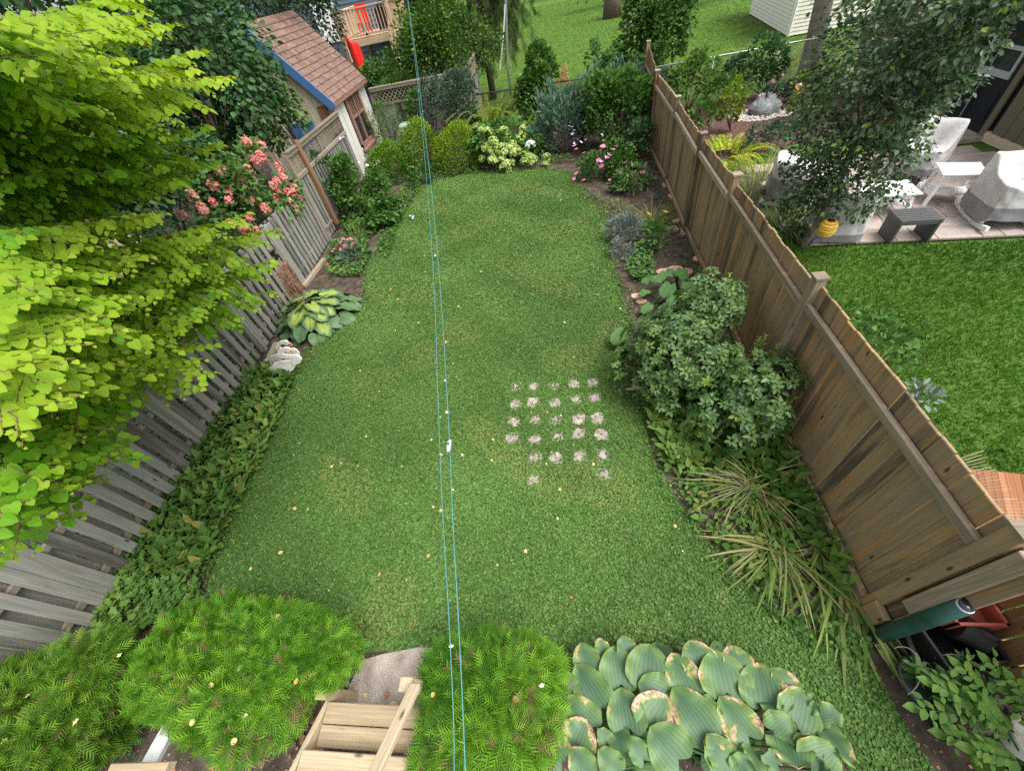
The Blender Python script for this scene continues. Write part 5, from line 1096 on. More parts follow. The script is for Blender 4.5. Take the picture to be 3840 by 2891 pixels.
# astilbe plumes and dry grass behind the dark chain link rail
for i, (p, h) in enumerate([((-0.357, 17, 1.418), .6), ((0.633, 17, 1.298), .75), ((0.443, 17.1, 1.282), .5)]):
    t = thing('astilbe', ['orange brown seed plume left of the juniper tip', 'tallest orange brown seed plume behind the chain link rail', 'small orange brown seed plume beside the taller one'][i], 'plant', (p[0], p[1], 0))
    L = Leaves(T_LANCE, M['orange'], 1.4); n = 160; z = rng.random(n); r = .16 * (1 - z); a = rng.uniform(0, 6.28, n); mb = MB(); mb.tube([(p[0], p[1], 0), (p[0], p[1], p[2] + h * .4)], .008, 4); mb.build('stem', M['bark'], t)
    L.add(np.c_[p[0] + r * np.cos(a), p[1] + r * np.sin(a), p[2] - h * .5 + h * z], np.c_[np.cos(a), np.sin(a), np.full(n, .5)], (0, 0, 1), .09); L.emit(t, 0, 'seed_head')
def grass_clump(name, label, base, n, ln, m, w=.012, spread=.5, droop=1.0, g=(0, .2), rad=.12, part='leaf', each=False, r=(0, 1), cat='grass'):
    t = thing(name, label, cat, base); Ls = []
    for _ in range(n):
        a = U(0, 6.28); rr = rad * math.sqrt(U(0, 1)); Ls.append(((base[0] + rr * math.cos(a), base[1] + rr * math.sin(a), .01), (spread * math.cos(a), spread * math.sin(a), 1), ln * U(.6, 1.1), droop * U(.5, 1.5), w * U(.7, 1.2), U(*r), U(*g) if U(0, 1) < .8 else U(.3, 1)))
    blades(Ls, t, 'blades', m, w, part, 5, each); return t
grass_clump('dry_grass', 'brown dried stalks under the golden fern', (-2.3, 15.8, 0), 50, .9, M['strap'], .018, .35, .5, (.7, 1), .3)
grass_clump('tall_grass', 'pale yellow tall grass beside the thick tree trunk', (8.501, 18.331, 0), 60, 1.1, M['strap'], .02, .4, .8, (.4, .9), .3)

# ---------------------------------------------------------------- beyond the tan fence
stick_fern('golden_sumac', 'bright yellow feathery sumac bush beside the tan fence', (4.364, 11.234, 0), 58, 1.1, M['gold'], T_LANCE, .14, 'bush', 1.6, .04, 2.4, .45)
shrub('bush', 'fresh green open bush along the silver chain link rail', 'bush', (4.5, 15.6, 0), (4.622, 15.7, 0.892), (.85, .5, .65), T_ROUND, M['green'], .085, 1500, 14, .4, rshift=.2, stem=.02, fill=.3, accent=.15)
shrub('bush', 'dark blue green bush under the silver rail left of the thick trunk', 'bush', (7.0, 15.6, 0), (6.35, 15.7, 0.835), (1.0, .55, .75), T_ROUND, M['lilac'], .085, 2000, 16, .4, stem=.02)
shrub('bush', 'grey green leafy plants at the foot of the thick trunk', 'bush', (8.3, 14.8, 0), (7.02, 14.8, 0.384), (.6, .5, .32), T_ROUND, M['grey_leaf'], .08, 900, 12, .4, stem=.02)
shrub('grass_plant', 'dark grassy plant between the green bush and the mulch', 'plant', (5.6, 15.0, 0), (5.231, 15, 0.665), (.5, .35, .35), T_LANCE, M['green'], .16, 420, 9, .5, stem=.01)
shrub('small_bush', 'small upright light green bush on the mulch bed', 'bush', (5.2, 13.4, 0), (5.048, 13.4, 0.661), (.33, .3, .5), T_ROUND, M['fern'], .075, 620, 9, .42, stem=.012)
t_, P_, O_ = shrub('spirea', 'yellow leaved spirea with orange pink tips beside the pear tree', 'bush', (8.0, 13.2, 0), (7.031, 13.2, 0.659), (.6, .5, .6), T_OVAL, M['fern'], .09, 1100, 12, .42, stem=.012)
flowers(t_, 'f', [(6.484, 12.8, 1.021),(6.677, 12.8, 0.944),(6.575, 12.7, 0.81),(6.641, 12.7, 0.72),(6.915, 12.6, 0.529),(6.49, 12.7, 0.893),(6.41, 12.8, 0.983)], .14, M['orange'])
shrub('small_bush', 'low bright green plant at the edge of the mulch bed', 'bush', (6.375, 12.54, 0), (6.243, 12.357, 0.18), (.4, .28, .22), T_ROUND, M['green'], .06, 420, 8, rshift=.25)
shrub('bush', 'thin grey green bush in front of the pale pebbles', 'bush', (5.9, 11.2, 0), (5.3, 11.3, 0.402), (.55, .3, .4), T_ROUND, M['grey_leaf'], .075, 500, 9, .42, stem=.01)
shrub('bush', 'leafy dark plant behind the golden sumac', 'plant', (4.4, 13.0, 0), (4.243, 13, 0.576), (.4, .35, .3), T_OVAL, M['green'], .13, 300, 8, stem=.012)
for i, p in enumerate([(6.414, 14.3, 0.818), (6.743, 14.5, 0.873), (6.03, 14, 0.583)]):
    t = thing('pink_flower', ['small pink flower spike over the dark bush', 'highest small pink flower spike by the trunk', 'small pink flower spike at the edge of the pebbles'][i], 'flower', (p[0], p[1], 0)); mb = MB(); mb.tube([(p[0], p[1], 0), p], .006, 4); mb.build('stem', M['bark'], t); flowers(t, 'f', [p], .1, M['rose'], 'cone')
grass_clump('liriope', 'dark green arching grass clump at the patio corner by the tan fence', (4.374, 7.565, 0), 130, .8, M['grass'], .022, .6, 1.3, (0, .1), .3)
grass_clump('tall_grass', 'loose green grass clump between golden sumac and patio', (4.406, 9.284, 0), 110, .9, M['strap'], .012, .5, 1.0, (0, .3), .35)
grass_clump('tall_grass', 'feathery green grass clump along the tan fence beyond the sumac', (4.869, 9.903, 0), 90, .8, M['strap'], .012, .6, 1.0, (0, .5), .3)
shrub('bush', 'dark leafy bush at the left corner of the patio', 'bush', (4.0, 8.6, 0), (4.723, 8.6, 0.144), (.3, .5, .35), T_OVAL, M['pear'], .08, 420, 8, stem=.01)
t_, P_, O_ = shrub('flowering_plant', 'light green plant with tiny white flowers behind the tan fence', 'plant', (3.15, 3.3, 0), (3.02, 2.969, 1.34), (.2, .35, .4), T_ROUND, M['hydrangea'], .06, 420, 9, stem=.01, parts=30)
shrub('grey_plant', 'grey green leafy plant behind the near part of the tan fence', 'plant', (3.1, 2.6, 0), (3, 2.276, 1.327), (.1, .16, .13), T_LANCE, M['lavender'], .08, 90, 7, .5, 1.5, stem=.01, parts=30)

# ---------------------------------------------------------------- hostas
def hosta_leaf(parent, base, tip, wid, m, r, burn, pale, droop=.16, roll=0):
    b, e = np.array(base, float), np.array(tip, float); d = e - b; L = np.linalg.norm(d); d /= L
    up = np.array((0, 0, 1.0)) ; x = np.cross(d, up); x /= np.linalg.norm(x); n = np.cross(x, d)
    if roll: x, n = x * math.cos(roll) + n * math.sin(roll), n * math.cos(roll) - x * math.sin(roll)
    nu, nv = 14, 11; V = []; A = []; ph = U(0, 6)
    for j in range(nv + 1):
        v = j / nv; hw = wid * L * .82 * ((1 - v) ** .6) * ((v + .2) ** .3)
        for i in range(nu + 1):
            u = i / nu * 2 - 1; a = abs(u)
            y = L * (v - .2 * math.sin(math.pi * min(1, a * 1.02)) * (1 - v) ** 3)
            z = .11 * wid * L * a ** 1.6 * (1 - .5 * v) - droop * L * v * v + .016 * a * a * math.sin(v * 13 + ph + u * 2) + .03 * L * math.sin(v * 3.1)
            V.append(b + x * hw * u + d * y + n * z)
            A.append((i / nu, v, (1 - a) ** .8 * min(1, (1 - v) * 3), 1))
    F = np.array([(j * (nu + 1) + i, j * (nu + 1) + i + 1, (j + 1) * (nu + 1) + i + 1, (j + 1) * (nu + 1) + i) for j in range(nv) for i in range(nu)])
    me = mesh_np('leaf', np.array(V), [F], np.tile((r, burn, pale, 1), (len(V), 1)), m)
    at = me.attributes.new('uv2', 'FLOAT_COLOR', 'POINT'); at.data.foreach_set('color', np.array(A, np.float32).ravel())
    me.polygons.foreach_set('use_smooth', [True] * len(me.polygons))
    return link(bpy.data.objects.new('leaf', me), parent)
def front_hosta():
    base = np.array((0.772, -0.024, 0)); t = thing('hosta', 'big blue green hosta with scorched brown leaf tips at the bottom of the lawn', 'plant', tuple(base))
    mb = MB()
    for b, e, w, burn in [((0.008, 0.377, 0.388),(-0.055, 0.568, 0.41),0.78,0.50),
    ((0.249, 0.3, 0.41),(0.229, 0.551, 0.415),0.90,0.25),
    ((0.464, 0.308, 0.41),(0.535, 0.575, 0.411),0.85,0.15),
    ((0.137, 0.513, 0.355),(0.107, 0.606, 0.41),0.80,1.00),
    ((0.348, 0.478, 0.366),(0.306, 0.627, 0.41),0.80,0.60),
    ((0.078, 0.147, 0.451),(-0.103, 0.409, 0.448),0.62,0.35),
    ((0.775, 0.262, 0.426),(0.691, 0.512, 0.427),0.72,0.90),
    ((0.911, 0.42, 0.384),(0.863, 0.606, 0.41),0.95,0.70),
    ((1.044, 0.275, 0.425),(1.052, 0.538, 0.423),0.95,0.55),
    ((1.205, 0.414, 0.388),(1.154, 0.573, 0.415),0.95,1.00),
    ((0.266, 0.033, 0.488),(0.244, 0.268, 0.488),0.80,0.40),
    ((0.431, 0.04, 0.488),(0.584, 0.226, 0.503),1.00,1.00),
    ((0.811, 0.032, 0.496),(0.642, 0.279, 0.489),0.62,0.60),
    ((-0.012, 0.026, 0.486),(-0.206, 0.182, 0.507),0.70,0.60),
    ((-0.132, -0.075, 0.516),(-0.043, 0.058, 0.546),1.10,0.95),
    ((-0.243, -0.173, 0.547),(-0.409, -0.018, 0.564),0.70,0.90),
    ((-0.059, -0.221, 0.567),(-0.164, -0.1, 0.595),0.80,0.70),
    ((1.096, 0.025, 0.502),(0.97, 0.235, 0.505),0.75,1.00),
    ((0.577, -0.119, 0.543),(0.423, 0.04, 0.558),0.95,0.05),
    ((0.893, -0.126, 0.551),(0.808, 0.02, 0.57),0.80,0.25),
    ((0.15, -0.199, 0.563),(0.033, -0.102, 0.599),0.80,0.05),
    ((0.554, 0.237, 0.431),(0.393, 0.306, 0.478),0.90,0.00),
    ((0.18, 0.003, 0.496),(0.19, -0.125, 0.609),0.70,0.00),
    ((0.104, -0.064, 0.516),(0.045, 0.015, 0.56),0.80,0.00),
    ((0.339, -0.131, 0.543),(0.259, -0.018, 0.574),0.70,0.00),
    ((-0.153, 0.217, 0.429),(-0.22, 0.364, 0.458),0.70,0.00),
    ((0.889, 0.118, 0.469),(0.838, 0.235, 0.503),0.80,0.00),
    ((1.299, 0.217, 0.445),(1.338, 0.466, 0.443),0.85,0.60),
    ((1.508, 0.286, 0.426),(1.43, 0.432, 0.454),0.70,0.90),
    ((1.448, 0.118, 0.477),(1.573, 0.307, 0.49),0.85,0.70),
    ((1.337, -0.004, 0.516),(1.312, -0.116, 0.627),1.20,0.20),
    ((1.279, 0.061, 0.494),(1.407, 0.133, 0.541),0.90,0.20),
    ((1.625, 0.076, 0.494),(1.669, -0.08, 0.621),0.50,0.70),
    ((1.608, 0.15, 0.469),(1.751, 0.173, 0.533),0.75,0.30),
    ((1.321, 0.232, 0.441),(1.33, 0.15, 0.535),0.90,1.00),
    ((1.429, -0.102, 0.553),(1.607, -0.018, 0.596),0.80,0.75),
    ((0.867, -0.154, 0.561),(0.804, 0.007, 0.574),0.75,0.35),
    ((1.1, -0.056, 0.53),(1.069, -0.144, 0.633),0.80,0.05),
    ((1.562, 0.22, 0.447),(1.633, 0.206, 0.521),0.90,0.10),
    ((1.217, -0.118, 0.555),(1.129, -0.075, 0.608),0.90,0.00),
    ((1.466, -0.126, 0.563),(1.496, -0.142, 0.641),0.90,0.40),
    ((0.967, -0.159, 0.565),(1.028, -0.076, 0.606),0.90,0.05),
    ((1.418, -0.035, 0.528),(1.526, 0.017, 0.582),0.80,0.10),
    ((0.845, 0.164, 0.455),(0.914, 0.233, 0.504),0.80,0.00)]:
        e = np.array(b) + (np.array(e) - np.array(b)) * 1.04; hosta_leaf(t, b, e, w * U(1.32, 1.5), M['hosta'], U(0, 1), burn * .72 + U(-.15, .0), 0, U(.08, .2), U(-.15, .15))
        s = base + rng.normal(0, .08, 3) * (1, 1, 0); q = np.array(b); m_ = s * .4 + q * .6; m_[2] = q[2] * .25; mb.tube([s, m_, q], [.012, .009, .006], 5)
    for i in range(24):
        a = U(0, 6.28); r = U(.1, .85); c = np.array((.72 + r * 1.05 * math.cos(a), .08 + r * .55 * math.sin(a), U(.06, .2))); o = unit(c - (.72, -.15, c[2])); hosta_leaf(t, c, c + o * U(.22, .32) + (0, 0, -.06), U(.85, 1.0), M['hosta'], U(0, .6), 0, 0, .25)
    tag(mb.build('stalks', M['hydrangea'], t, True), kind='stuff')
def left_hosta():
    base = np.array((-5.08, 6.23, 0)); t = thing('hosta', 'hosta clump with yellow centred leaves by the rotten stump on the left', 'plant', tuple(base)); mb = MB()
    k = 0
    for ring, (n, r0, z, ln) in enumerate([(13, .5, .22, .3), (12, .3, .38, .29), (8, .12, .48, .26), (13, .6, .1, .28)]):
        for i in range(n):
            a = 2 * math.pi * (i + .5 * ring) / n + U(-.15, .15); o = np.array((math.cos(a), math.sin(a), 0)); b = base + o * r0 * U(.8, 1.1) * 1.05 + (0, 0, z * U(.85, 1.15)); e = b + o * ln * 1.15 * U(.85, 1.15) + (0, 0, -.08 * U(.5, 1.5))
            hosta_leaf(t, b, e, U(.75, .95), M['hosta_gold'], U(0, 1), 0, (U(.7, 1) if (ring in (1, 2) and U(0, 1) < .9) or (ring == 0 and U(0, 1) < .4) else U(0, .12)), U(.15, .3), U(-.2, .2)); mb.tube([base, (base + b) / 2 + (0, 0, .06), b], .007, 5)
    tag(mb.build('stalks', M['hydrangea'], t, True), kind='stuff')
front_hosta(); left_hosta()
def rhubarb():
    base = np.array((2.024, 5.963, 0)); t = thing('rhubarb', 'rhubarb plant with broad crinkled leaves behind the laurel bush', 'plant', tuple(base)); mb = MB()
    for (e, ln) in [((1.501, 5.975, 0.3), .3), ((1.821, 6.051, 0.35), .34), ((2.053, 5.926, 0.4), .3), ((2.264, 5.424, 0.35), .42), ((1.395, 5.763, 0.2), .24), ((1.711, 5.544, 0.38), .36), ((2.054, 5.489, 0.42), .34), ((1.358, 5.338, 0.2), .28), ((1.624, 5.87, 0.4), .28), ((0.813, 4.655, 0.25), .36), ((1.74, 5.195, 0.4), .3)]:
        e = np.array(e); ln *= .78; o = unit((e - base) * (1, 1, 0) + 1e-4); b = e - o * ln * .5; me = None
        nu, nv = 12, 9; V = []; ph = U(0, 6)
        for j in range(nv + 1):
            v = j / nv; hw = ln * .62 * ((1 - v) ** .5) * ((v + .12) ** .4) * 1.3; x = np.cross(o, (0, 0, 1))
            for i in range(nu + 1):
                u = i / nu * 2 - 1; V.append(b + x * hw * u + o * ln * (v - .2 * math.sin(math.pi * abs(u)) * (1 - v) ** 3) + np.array((0, 0, -.25 * ln * v * v + .022 * math.sin(9 * u + ph) * abs(u) + .018 * math.sin(11 * v + ph) * abs(u))))
        F = np.array([(j * (nu + 1) + i, j * (nu + 1) + i + 1, (j + 1) * (nu + 1) + i + 1, (j + 1) * (nu + 1) + i) for j in range(nv) for i in range(nu)])
        me = mesh_np('leaf', np.array(V), [F], np.tile((U(.2, .9), 0, 0, 1), (len(V), 1)), M['rhubarb']); me.polygons.foreach_set('use_smooth', [True] * len(F)); link(bpy.data.objects.new('leaf', me), t)
        q = MB(); q.tube([base, (base + b) / 2 + (0, 0, .04), b], [.016, .013, .01], 6); q.build('stalk', M['hydrangea'], t, True)
rhubarb()

# ---------------------------------------------------------------- right border
def laurel(name, label, base, parts_c, n, parts):
    t = thing(name, label, 'bush', base); L = Leaves(T_OVAL, M['laurel'], .95); mb = MB()
    for c, r, k in parts_c:
        # whorls of leaves at twig ends, as this bush carries them
        P, O, N = crown(c, r, int(n * k), 26, .36, .45, -.5, .2); ok = P[:, 2] > .05; P, O = P[ok], unit(O[ok] + (0, 0, .35))
        for p, o in zip(P, O):
            m = int(U(4, 8)); s = unit(np.cross(o, rng.normal(0, 1, 3))); s2 = np.cross(o, s); rr = np.clip(rng.normal(.45, .22), 0, 1); gg = U(.6, 1) if U(0, 1) < .03 else 0
            an = np.arange(m) * 6.283 / m + U(0, 6); dirs = np.cos(an)[:, None] * s + np.sin(an)[:, None] * s2 + o * U(.15, .7)
            L.add(np.repeat(p[None], m, 0) + dirs * .012, dirs - np.array((0, 0, .25)), o + jit(m, .2), .077 * rng.uniform(.7, 1.15, m), np.clip(rr + rng.normal(0, .1, m), 0, 1), gg)
        branches(mb, base, [np.array(c) + unit(rng.normal(0, 1, 3) * (1, 1, .4) + (0, 0, .5)) * np.array(r) * .85 for _ in range(12)], .022, .004, .1)
    mb.build('stem', M['bark'], t, True)
    for s in SHOOTS.get(label[:4], ()):
        for q in np.linspace(0, 1, 9):
            p = np.array(s) - (0, 0, .22 * (1 - q)); a = U(0, 6.28)
            for w in (0, 3.14): L.add(p[None], np.array((math.cos(a + w), math.sin(a + w), .8)), np.array((-math.cos(a + w), -math.sin(a + w), .8)), .06 * (1.1 - .5 * q), .9, .95)
    L.emit(t, parts)
SHOOTS = {'broa': [(2.15, 4.493, 1.29), (1.85, 4.299, 1.122), (1.4, 3.574, 1.171), (1.35, 3.535, 1.102)], 'open': [(2.3, 3.634, 0.94), (2.35, 3.606, 0.996), (2.4, 3.419, 1.014)]}
laurel('laurel_bush', 'broad glossy leaved bush at the right edge of the lawn', (1.55, 3.7, 0), [((1.5, 3.75, .62), (.72, .72, .6), 1.0), ((1.05, 3.55, .42), (.45, .55, .38), .35), ((1.9, 4.3, .9), (.45, .5, .5), .4)], 900, 280)
laurel('laurel_bush', 'open grey green part of the glossy bush nearest the tan fence', (2.15, 2.95, 0), [((2.1, 3.0, .75), (.42, .55, .42), 1.0), ((1.75, 2.75, .55), (.4, .4, .35), .5)], 440, 160)

def ground_leaves(name, label, poly, dens, size, m, tmpl, width=1.0, accent=.06, lean=(0, 0, 0), up=.9, spread=.9, z=(.02, .12), holes=0, cat='ground cover', group=None):
    q = plane_pts(poly, dens); n = len(q); P = np.c_[q, rng.uniform(z[0], z[1], n)]
    if holes: k = vnoise(q, 2.6, holes) < .78; P, q = P[k], q[k]; n = len(q)
    a = rng.uniform(0, 6.28, n); D = np.c_[np.cos(a) * spread, np.sin(a) * spread, rng.uniform(.25, up, n)] + np.array(lean); N = np.c_[-np.cos(a) * .5, -np.sin(a) * .5, np.ones(n)] + jit(n, .2) - np.array(lean) * .6
    L = Leaves(tmpl, m, width); L.add(P, D, N, size * rng.uniform(.6, 1.15, n), np.clip(vnoise(q, 1.5) * .5 + rng.normal(.22, .2, n), 0, 1), (rng.random(n) < accent) * rng.uniform(.3, 1, n))
    o = L.emit(None, 0, name); tag(o, label, cat, group, 'stuff'); return o
ground_leaves('lily_of_the_valley', 'bed of broad upright leaves along the foot of the grey fence', [(-4.887, 4.731, 0), (-4.75, 3.855, 0), (-4.671, 3.033, 0), (-4.598, 2.132, 0), (-4.552, 1.316, 0), (-5.333, 1.234, 0), (-5.924, 1.374, 0), (-6.001, 2.099, 0), (-5.817, 2.842, 0), (-5.942, 3.845, 0), (-5.746, 4.82, 0)], 620, .19, M['lily'], T_LANCE, 1.5, .1, (.45, -.1, 0), .9, .6, (.02, .14))
ground_leaves('lily_of_the_valley', 'bed of broad green leaves between the glossy bush and the tan fence', [(1.016, 3.661, 0), (1.055, 3.016, 0), (1.128, 2.526, 0), (1.49, 2.262, 0), (1.969, 2.488, 0), (2.225, 1.957, 0), (2.328, 1.163, 0), (2.47, 1.044, 0), (2.545, 1.897, 0), (2.577, 2.223, 0), (2.593, 2.919, 0), (2.236, 3.314, 0)], 620, .19, M['lily'], T_LANCE, 1.55, .1, (-.25, -.25, 0), .9, .7, (.02, .16))
ground_leaves('geranium_leaves', 'dark finely lobed ground cover below the grey fence near the cedars', [(-6.03, 1.233, 0), (-5.441, 1.373, 0), (-4.748, 1.262, 0), (-4.417, 1.055, 0), (-4.627, 0.809, 0), (-5.008, 0.573, 0), (-5.491, 0.586, 0)], 1100, .08, M['lily'], T_MAPLE, 1.1, .03, (.2, -.1, 0), .7, .9, (.05, .16))
ground_leaves('broad_leaves', 'dark broad leaves in the gap between the two left cedars', [(-5.452, 0.726, 0), (-5.12, 0.376, 0), (-4.967, 0.061, 0), (-4.64, -0.28, 0), (-4.668, -0.487, 0), (-5.073, -0.508, 0), (-5.088, -0.092, 0), (-5.36, 0.369, 0)], 420, .17, M['lily'], T_ROUND, .85, 0, (.3, -.1, 0), .7, .7, (.02, .16))
ground_leaves('ground_ivy', 'low dark weeds on the soil near the white rail', [(-4.701, -0.146, 0), (-4.574, -0.035, 0), (-4.205, -0.226, 0), (-4.185, -0.448, 0), (-4.529, -0.467, 0)], 500, .04, M['lilac'], T_ROUND, 1, 0, up=.5)
ground_leaves('creeping_plant', 'bright green creeping leaves beside the grey lavender', [(1.607, 7.688, 0), (1.827, 7.358, 0), (1.773, 6.608, 0), (1.636, 6.325, 0), (1.347, 6.349, 0), (1.242, 6.795, 0), (1.407, 7.185, 0)], 900, .065, M['hydrangea'], T_ROUND, 1, .03, up=.8, z=(.02, .14))
ground_leaves('weeds', 'small green weeds between the lawn edge and yellow daylily', [(0.994, 10.279, 0), (1.603, 9.682, 0), (1.803, 8.893, 0), (1.526, 8.415, 0), (1.274, 8.813, 0), (1.094, 9.584, 0)], 420, .06, M['hydrangea'], T_LANCE, 1.6, .1, up=.8, z=(.01, .08))
ground_leaves('weeds', 'sparse green seedlings on bare soil below the tan fence', [(2.259, 9.998, 0), (2.617, 9.617, 0), (2.567, 8.037, 0), (2.567, 6.932, 0), (2.605, 6.291, 0), (2.295, 6.504, 0), (2.183, 7.55, 0), (2.427, 8.714, 0)], 110, .06, M['green'], T_ROUND, 1, .05, up=.7)
ground_leaves('weeds', 'low weeds under the white hydrangea and the back bushes', [(-1.083, 13.093, 0), (0.617, 12.782, 0), (0.644, 13.235, 0), (-3.046, 14.381, 0), (-5.061, 13.729, 0), (-4.407, 12.995, 0)], 200, .07, M['green'], T_ROUND, 1, .05, up=.8)
ground_leaves('weeds', 'leafy weeds by the soil at the foot of the pink flower clump', [(-5.811, 8.328, 0), (-5.886, 10.11, 0), (-5.251, 10.077, 0), (-4.631, 8.502, 0), (-4.613, 7.689, 0), (-5.374, 7.836, 0)], 480, .075, M['green'], T_ROUND, 1, .05, up=.8)
ground_leaves('weeds', 'green leaves along the foot of the fence by the green pipe', [(2.509, 1.045, 0), (2.494, 0.75, 0), (2.585, 0.65, 0), (2.637, 0.522, 0), (2.603, 0.651, 0), (2.567, 0.822, 0)], 420, .08, M['hydrangea'], T_ROUND, 1, .1, up=.8, z=(.02, .2))
ground_leaves('bed_edge_weeds', 'clover patch spreading in front of the fallen strap leaves', [(1.369, 1.158, 0), (1.961, 1.161, 0), (2.435, 0.892, 0), (2.427, 0.516, 0), (1.943, 0.634, 0), (1.639, 0.957, 0)], 500, .045, M['green'], T_ROUND, 1, .05, up=.6)

ground_leaves('weeds', 'low leaves along the back left curve of the lawn', [(-4.911, 10.81, 0), (-4.858, 12.897, 0), (-4.2, 13.526, 0), (-4.173, 12.482, 0), (-4.261, 10.347, 0), (-4.083, 8.278, 0), (-4.573, 8.931, 0)], 420, .06, M['green'], T_ROUND, 1, .1, up=.6)
ground_leaves('weeds', 'mixed low leaves filling the bed under the daylily clumps', [(1.056, 2.87, 0), (1.114, 2.463, 0), (1.274, 1.82, 0), (1.433, 1.378, 0), (1.667, 1.037, 0), (2.155, 1.041, 0), (2.146, 1.752, 0), (1.745, 2.435, 0), (1.27, 2.93, 0)], 420, .09, M['lily'], T_OVAL, 1, .15, up=.7)
ground_leaves('weeds', 'small leaves along the left lawn edge below the broad leaf bed', [(-4.785, 3.663, 0), (-4.745, 4.161, 0), (-4.619, 2.71, 0), (-4.584, 1.748, 0), (-4.401, 1.08, 0), (-4.901, 1.103, 0), (-4.669, 1.343, 0), (-4.638, 2.201, 0)], 420, .05, M['green'], T_ROUND, 1, .1, up=.6)
ground_leaves('weeds', 'leafy weeds at the lawn edge under the mauve flowered bush', [(-4.763, 8.531, 0), (-4.934, 9.489, 0), (-4.455, 10.68, 0), (-4.956, 12.061, 0), (-5.916, 10.805, 0), (-5.333, 9.107, 0)], 380, .07, M['green'], T_ROUND, 1, .05, up=.8)
shrub('lavender', 'grey lavender bush at the right edge of the lawn', 'bush', (1.379, 7.742, 0), (1.397, 7.951, 0.2), (.36, .3, .26), T_LANCE, M['lavender'], .09, 1700, 12, .5, .55, up=.1, accent=.12, stem=.01)
shrub('lavender', 'smaller lower lavender clump nearer the lawn', 'bush', (1.269, 7.304, 0), (1.283, 7.327, 0.14), (.2, .2, .2), T_LANCE, M['lavender'], .08, 700, 8, .5, .55, up=.1, accent=.2, stem=.01)
t = grass_clump('daylily', 'daylily clump with yellow flowers near the tan fence', (2.084, 8.589, 0), 90, .62, M['strap'], .014, .7, 1.4, (0, .55), .14, each=True, cat='plant')
flowers(t, 'f', [(1.85, 8.503, 0.104), (2.2, 8.05, 0.452), (1.95, 8.396, 0.286)], .13, M['yellow'])
shrub('peony', 'small fresh green plant between lavender and fence', 'plant', (1.991, 7.503, 0), (1.98, 7.567, 0.2), (.28, .26, .24), T_OVAL, M['hydrangea'], .13, 150, 8, .5, 1.0, parts=90)
def strap_clump(name, label, base, n, ln, dirs, m, w=.022, g=(0, .5), droop=1.5, up=.8, cat='plant', rad=.1):
    t = thing(name, label, cat, base); Ls = []
    for _ in range(n):
        a0, sp = random.choice(dirs); a = math.radians(a0 + U(-sp, sp)); r = rad * U(0, 1); b0 = U(0, 6.28)
        Ls.append(((base[0] + r * math.cos(b0), base[1] + r * math.sin(b0), .02), (math.cos(a), math.sin(a), up * U(.2, 2.2)), ln * U(.45, 1.2), droop * U(.4, 1.7), w * U(.6, 1.2), U(.1, 1), U(*g) if U(0, 1) < .7 else U(.6, 1)))
    blades(Ls, t, 'blades', m, w, 'leaf', 7, True)
    return t
t = strap_clump('daylily', 'spent daylily clump with dead stalks in the middle of the right bed', (1.976, 2.129, 0), 170, .72, [(215, 60), (180, 50), (270, 50), (20, 70), (110, 40)], M['strap'], .021, (0, .45), 1.1, .5, rad=.16)
mb = MB()
for k in range(7): a = U(2.2, 4.4); s = Vector((1.976, 2.129, 0)); mb.tube([s, s + Vector((.25 * math.cos(a), .25 * math.sin(a), .25)), s + Vector((.55 * math.cos(a), .5 * math.sin(a), .2))], .004, 4)
mb.build('stem', M['grey_bark'], t)
strap_clump('daylily', 'lower daylily clump with long leaves fanning onto the lawn', (1.967, 1.489, 0), 150, .7, [(230, 40), (268, 35), (195, 30)], M['strap'], .022, (0, .4), 1.0, .42, rad=.16)
strap_clump('iris', 'flattened iris leaves fallen over the lawn below the fence', (2.406, 1.246, 0), 60, .8, [(235, 22), (262, 18), (280, 14)], M['strap'], .035, (0, .25), .9, .3, rad=.22)
strap_clump('iris', 'drooping iris leaves lying towards the potted plants', (2.413, 1.005, 0), 34, .66, [(255, 20), (285, 22)], M['strap'], .034, (0, .4), .9, .25)
strap_clump('iris', 'short broken strap leaves at the foot of the tan fence', (2.397, 1.555, 0), 30, .5, [(230, 40), (280, 30)], M['strap'], .03, (.1, .6), 1.1, .4)

# left border
def pink_sedum():
    b = (-5.516, 8.965, 0); t, P, O = shrub('sedum', 'low sedum clump with flat pink flower heads by the grey fence', 'plant', b, (-5.514, 9.016, 0.14), (.34, .28, .16), T_ROUND, M['sedum'], .06, 260, 8, .5, parts=40)
    flowers(t, 'f', [(-5.423, 9.098, 0.3), (-5.477, 9.008, 0.28), (-5.274, 9.038, 0.3), (-5.2, 9.043, 0.3), (-5.115, 8.906, 0.25), (-5.553, 8.897, 0.25), (-5.342, 8.901, 0.22), (-5.605, 8.794, 0.2), (-5.406, 8.77, 0.2), (-5.645, 8.267, 0.12), (-6.23, 10.329, 0.3)], .1, M['rose'], 'ball', part='flower_head')
pink_sedum()
grass_clump('grass_plant', 'thin upright grassy leaves beside the pink sedum', (-5.293, 9.577, 0), 70, .5, M['strap'], .01, .3, .6, (0, .2), .22)
shrub('peony', 'grey green broad leaved plant at the lawn edge beside the old edging', 'plant', (-4.953, 8.359, 0), (-4.922, 8.513, 0.12), (.36, .26, .18), T_LANCE, M['grey_leaf'], .17, 130, 9, .5, 1.7, rshift=.2, parts=60)

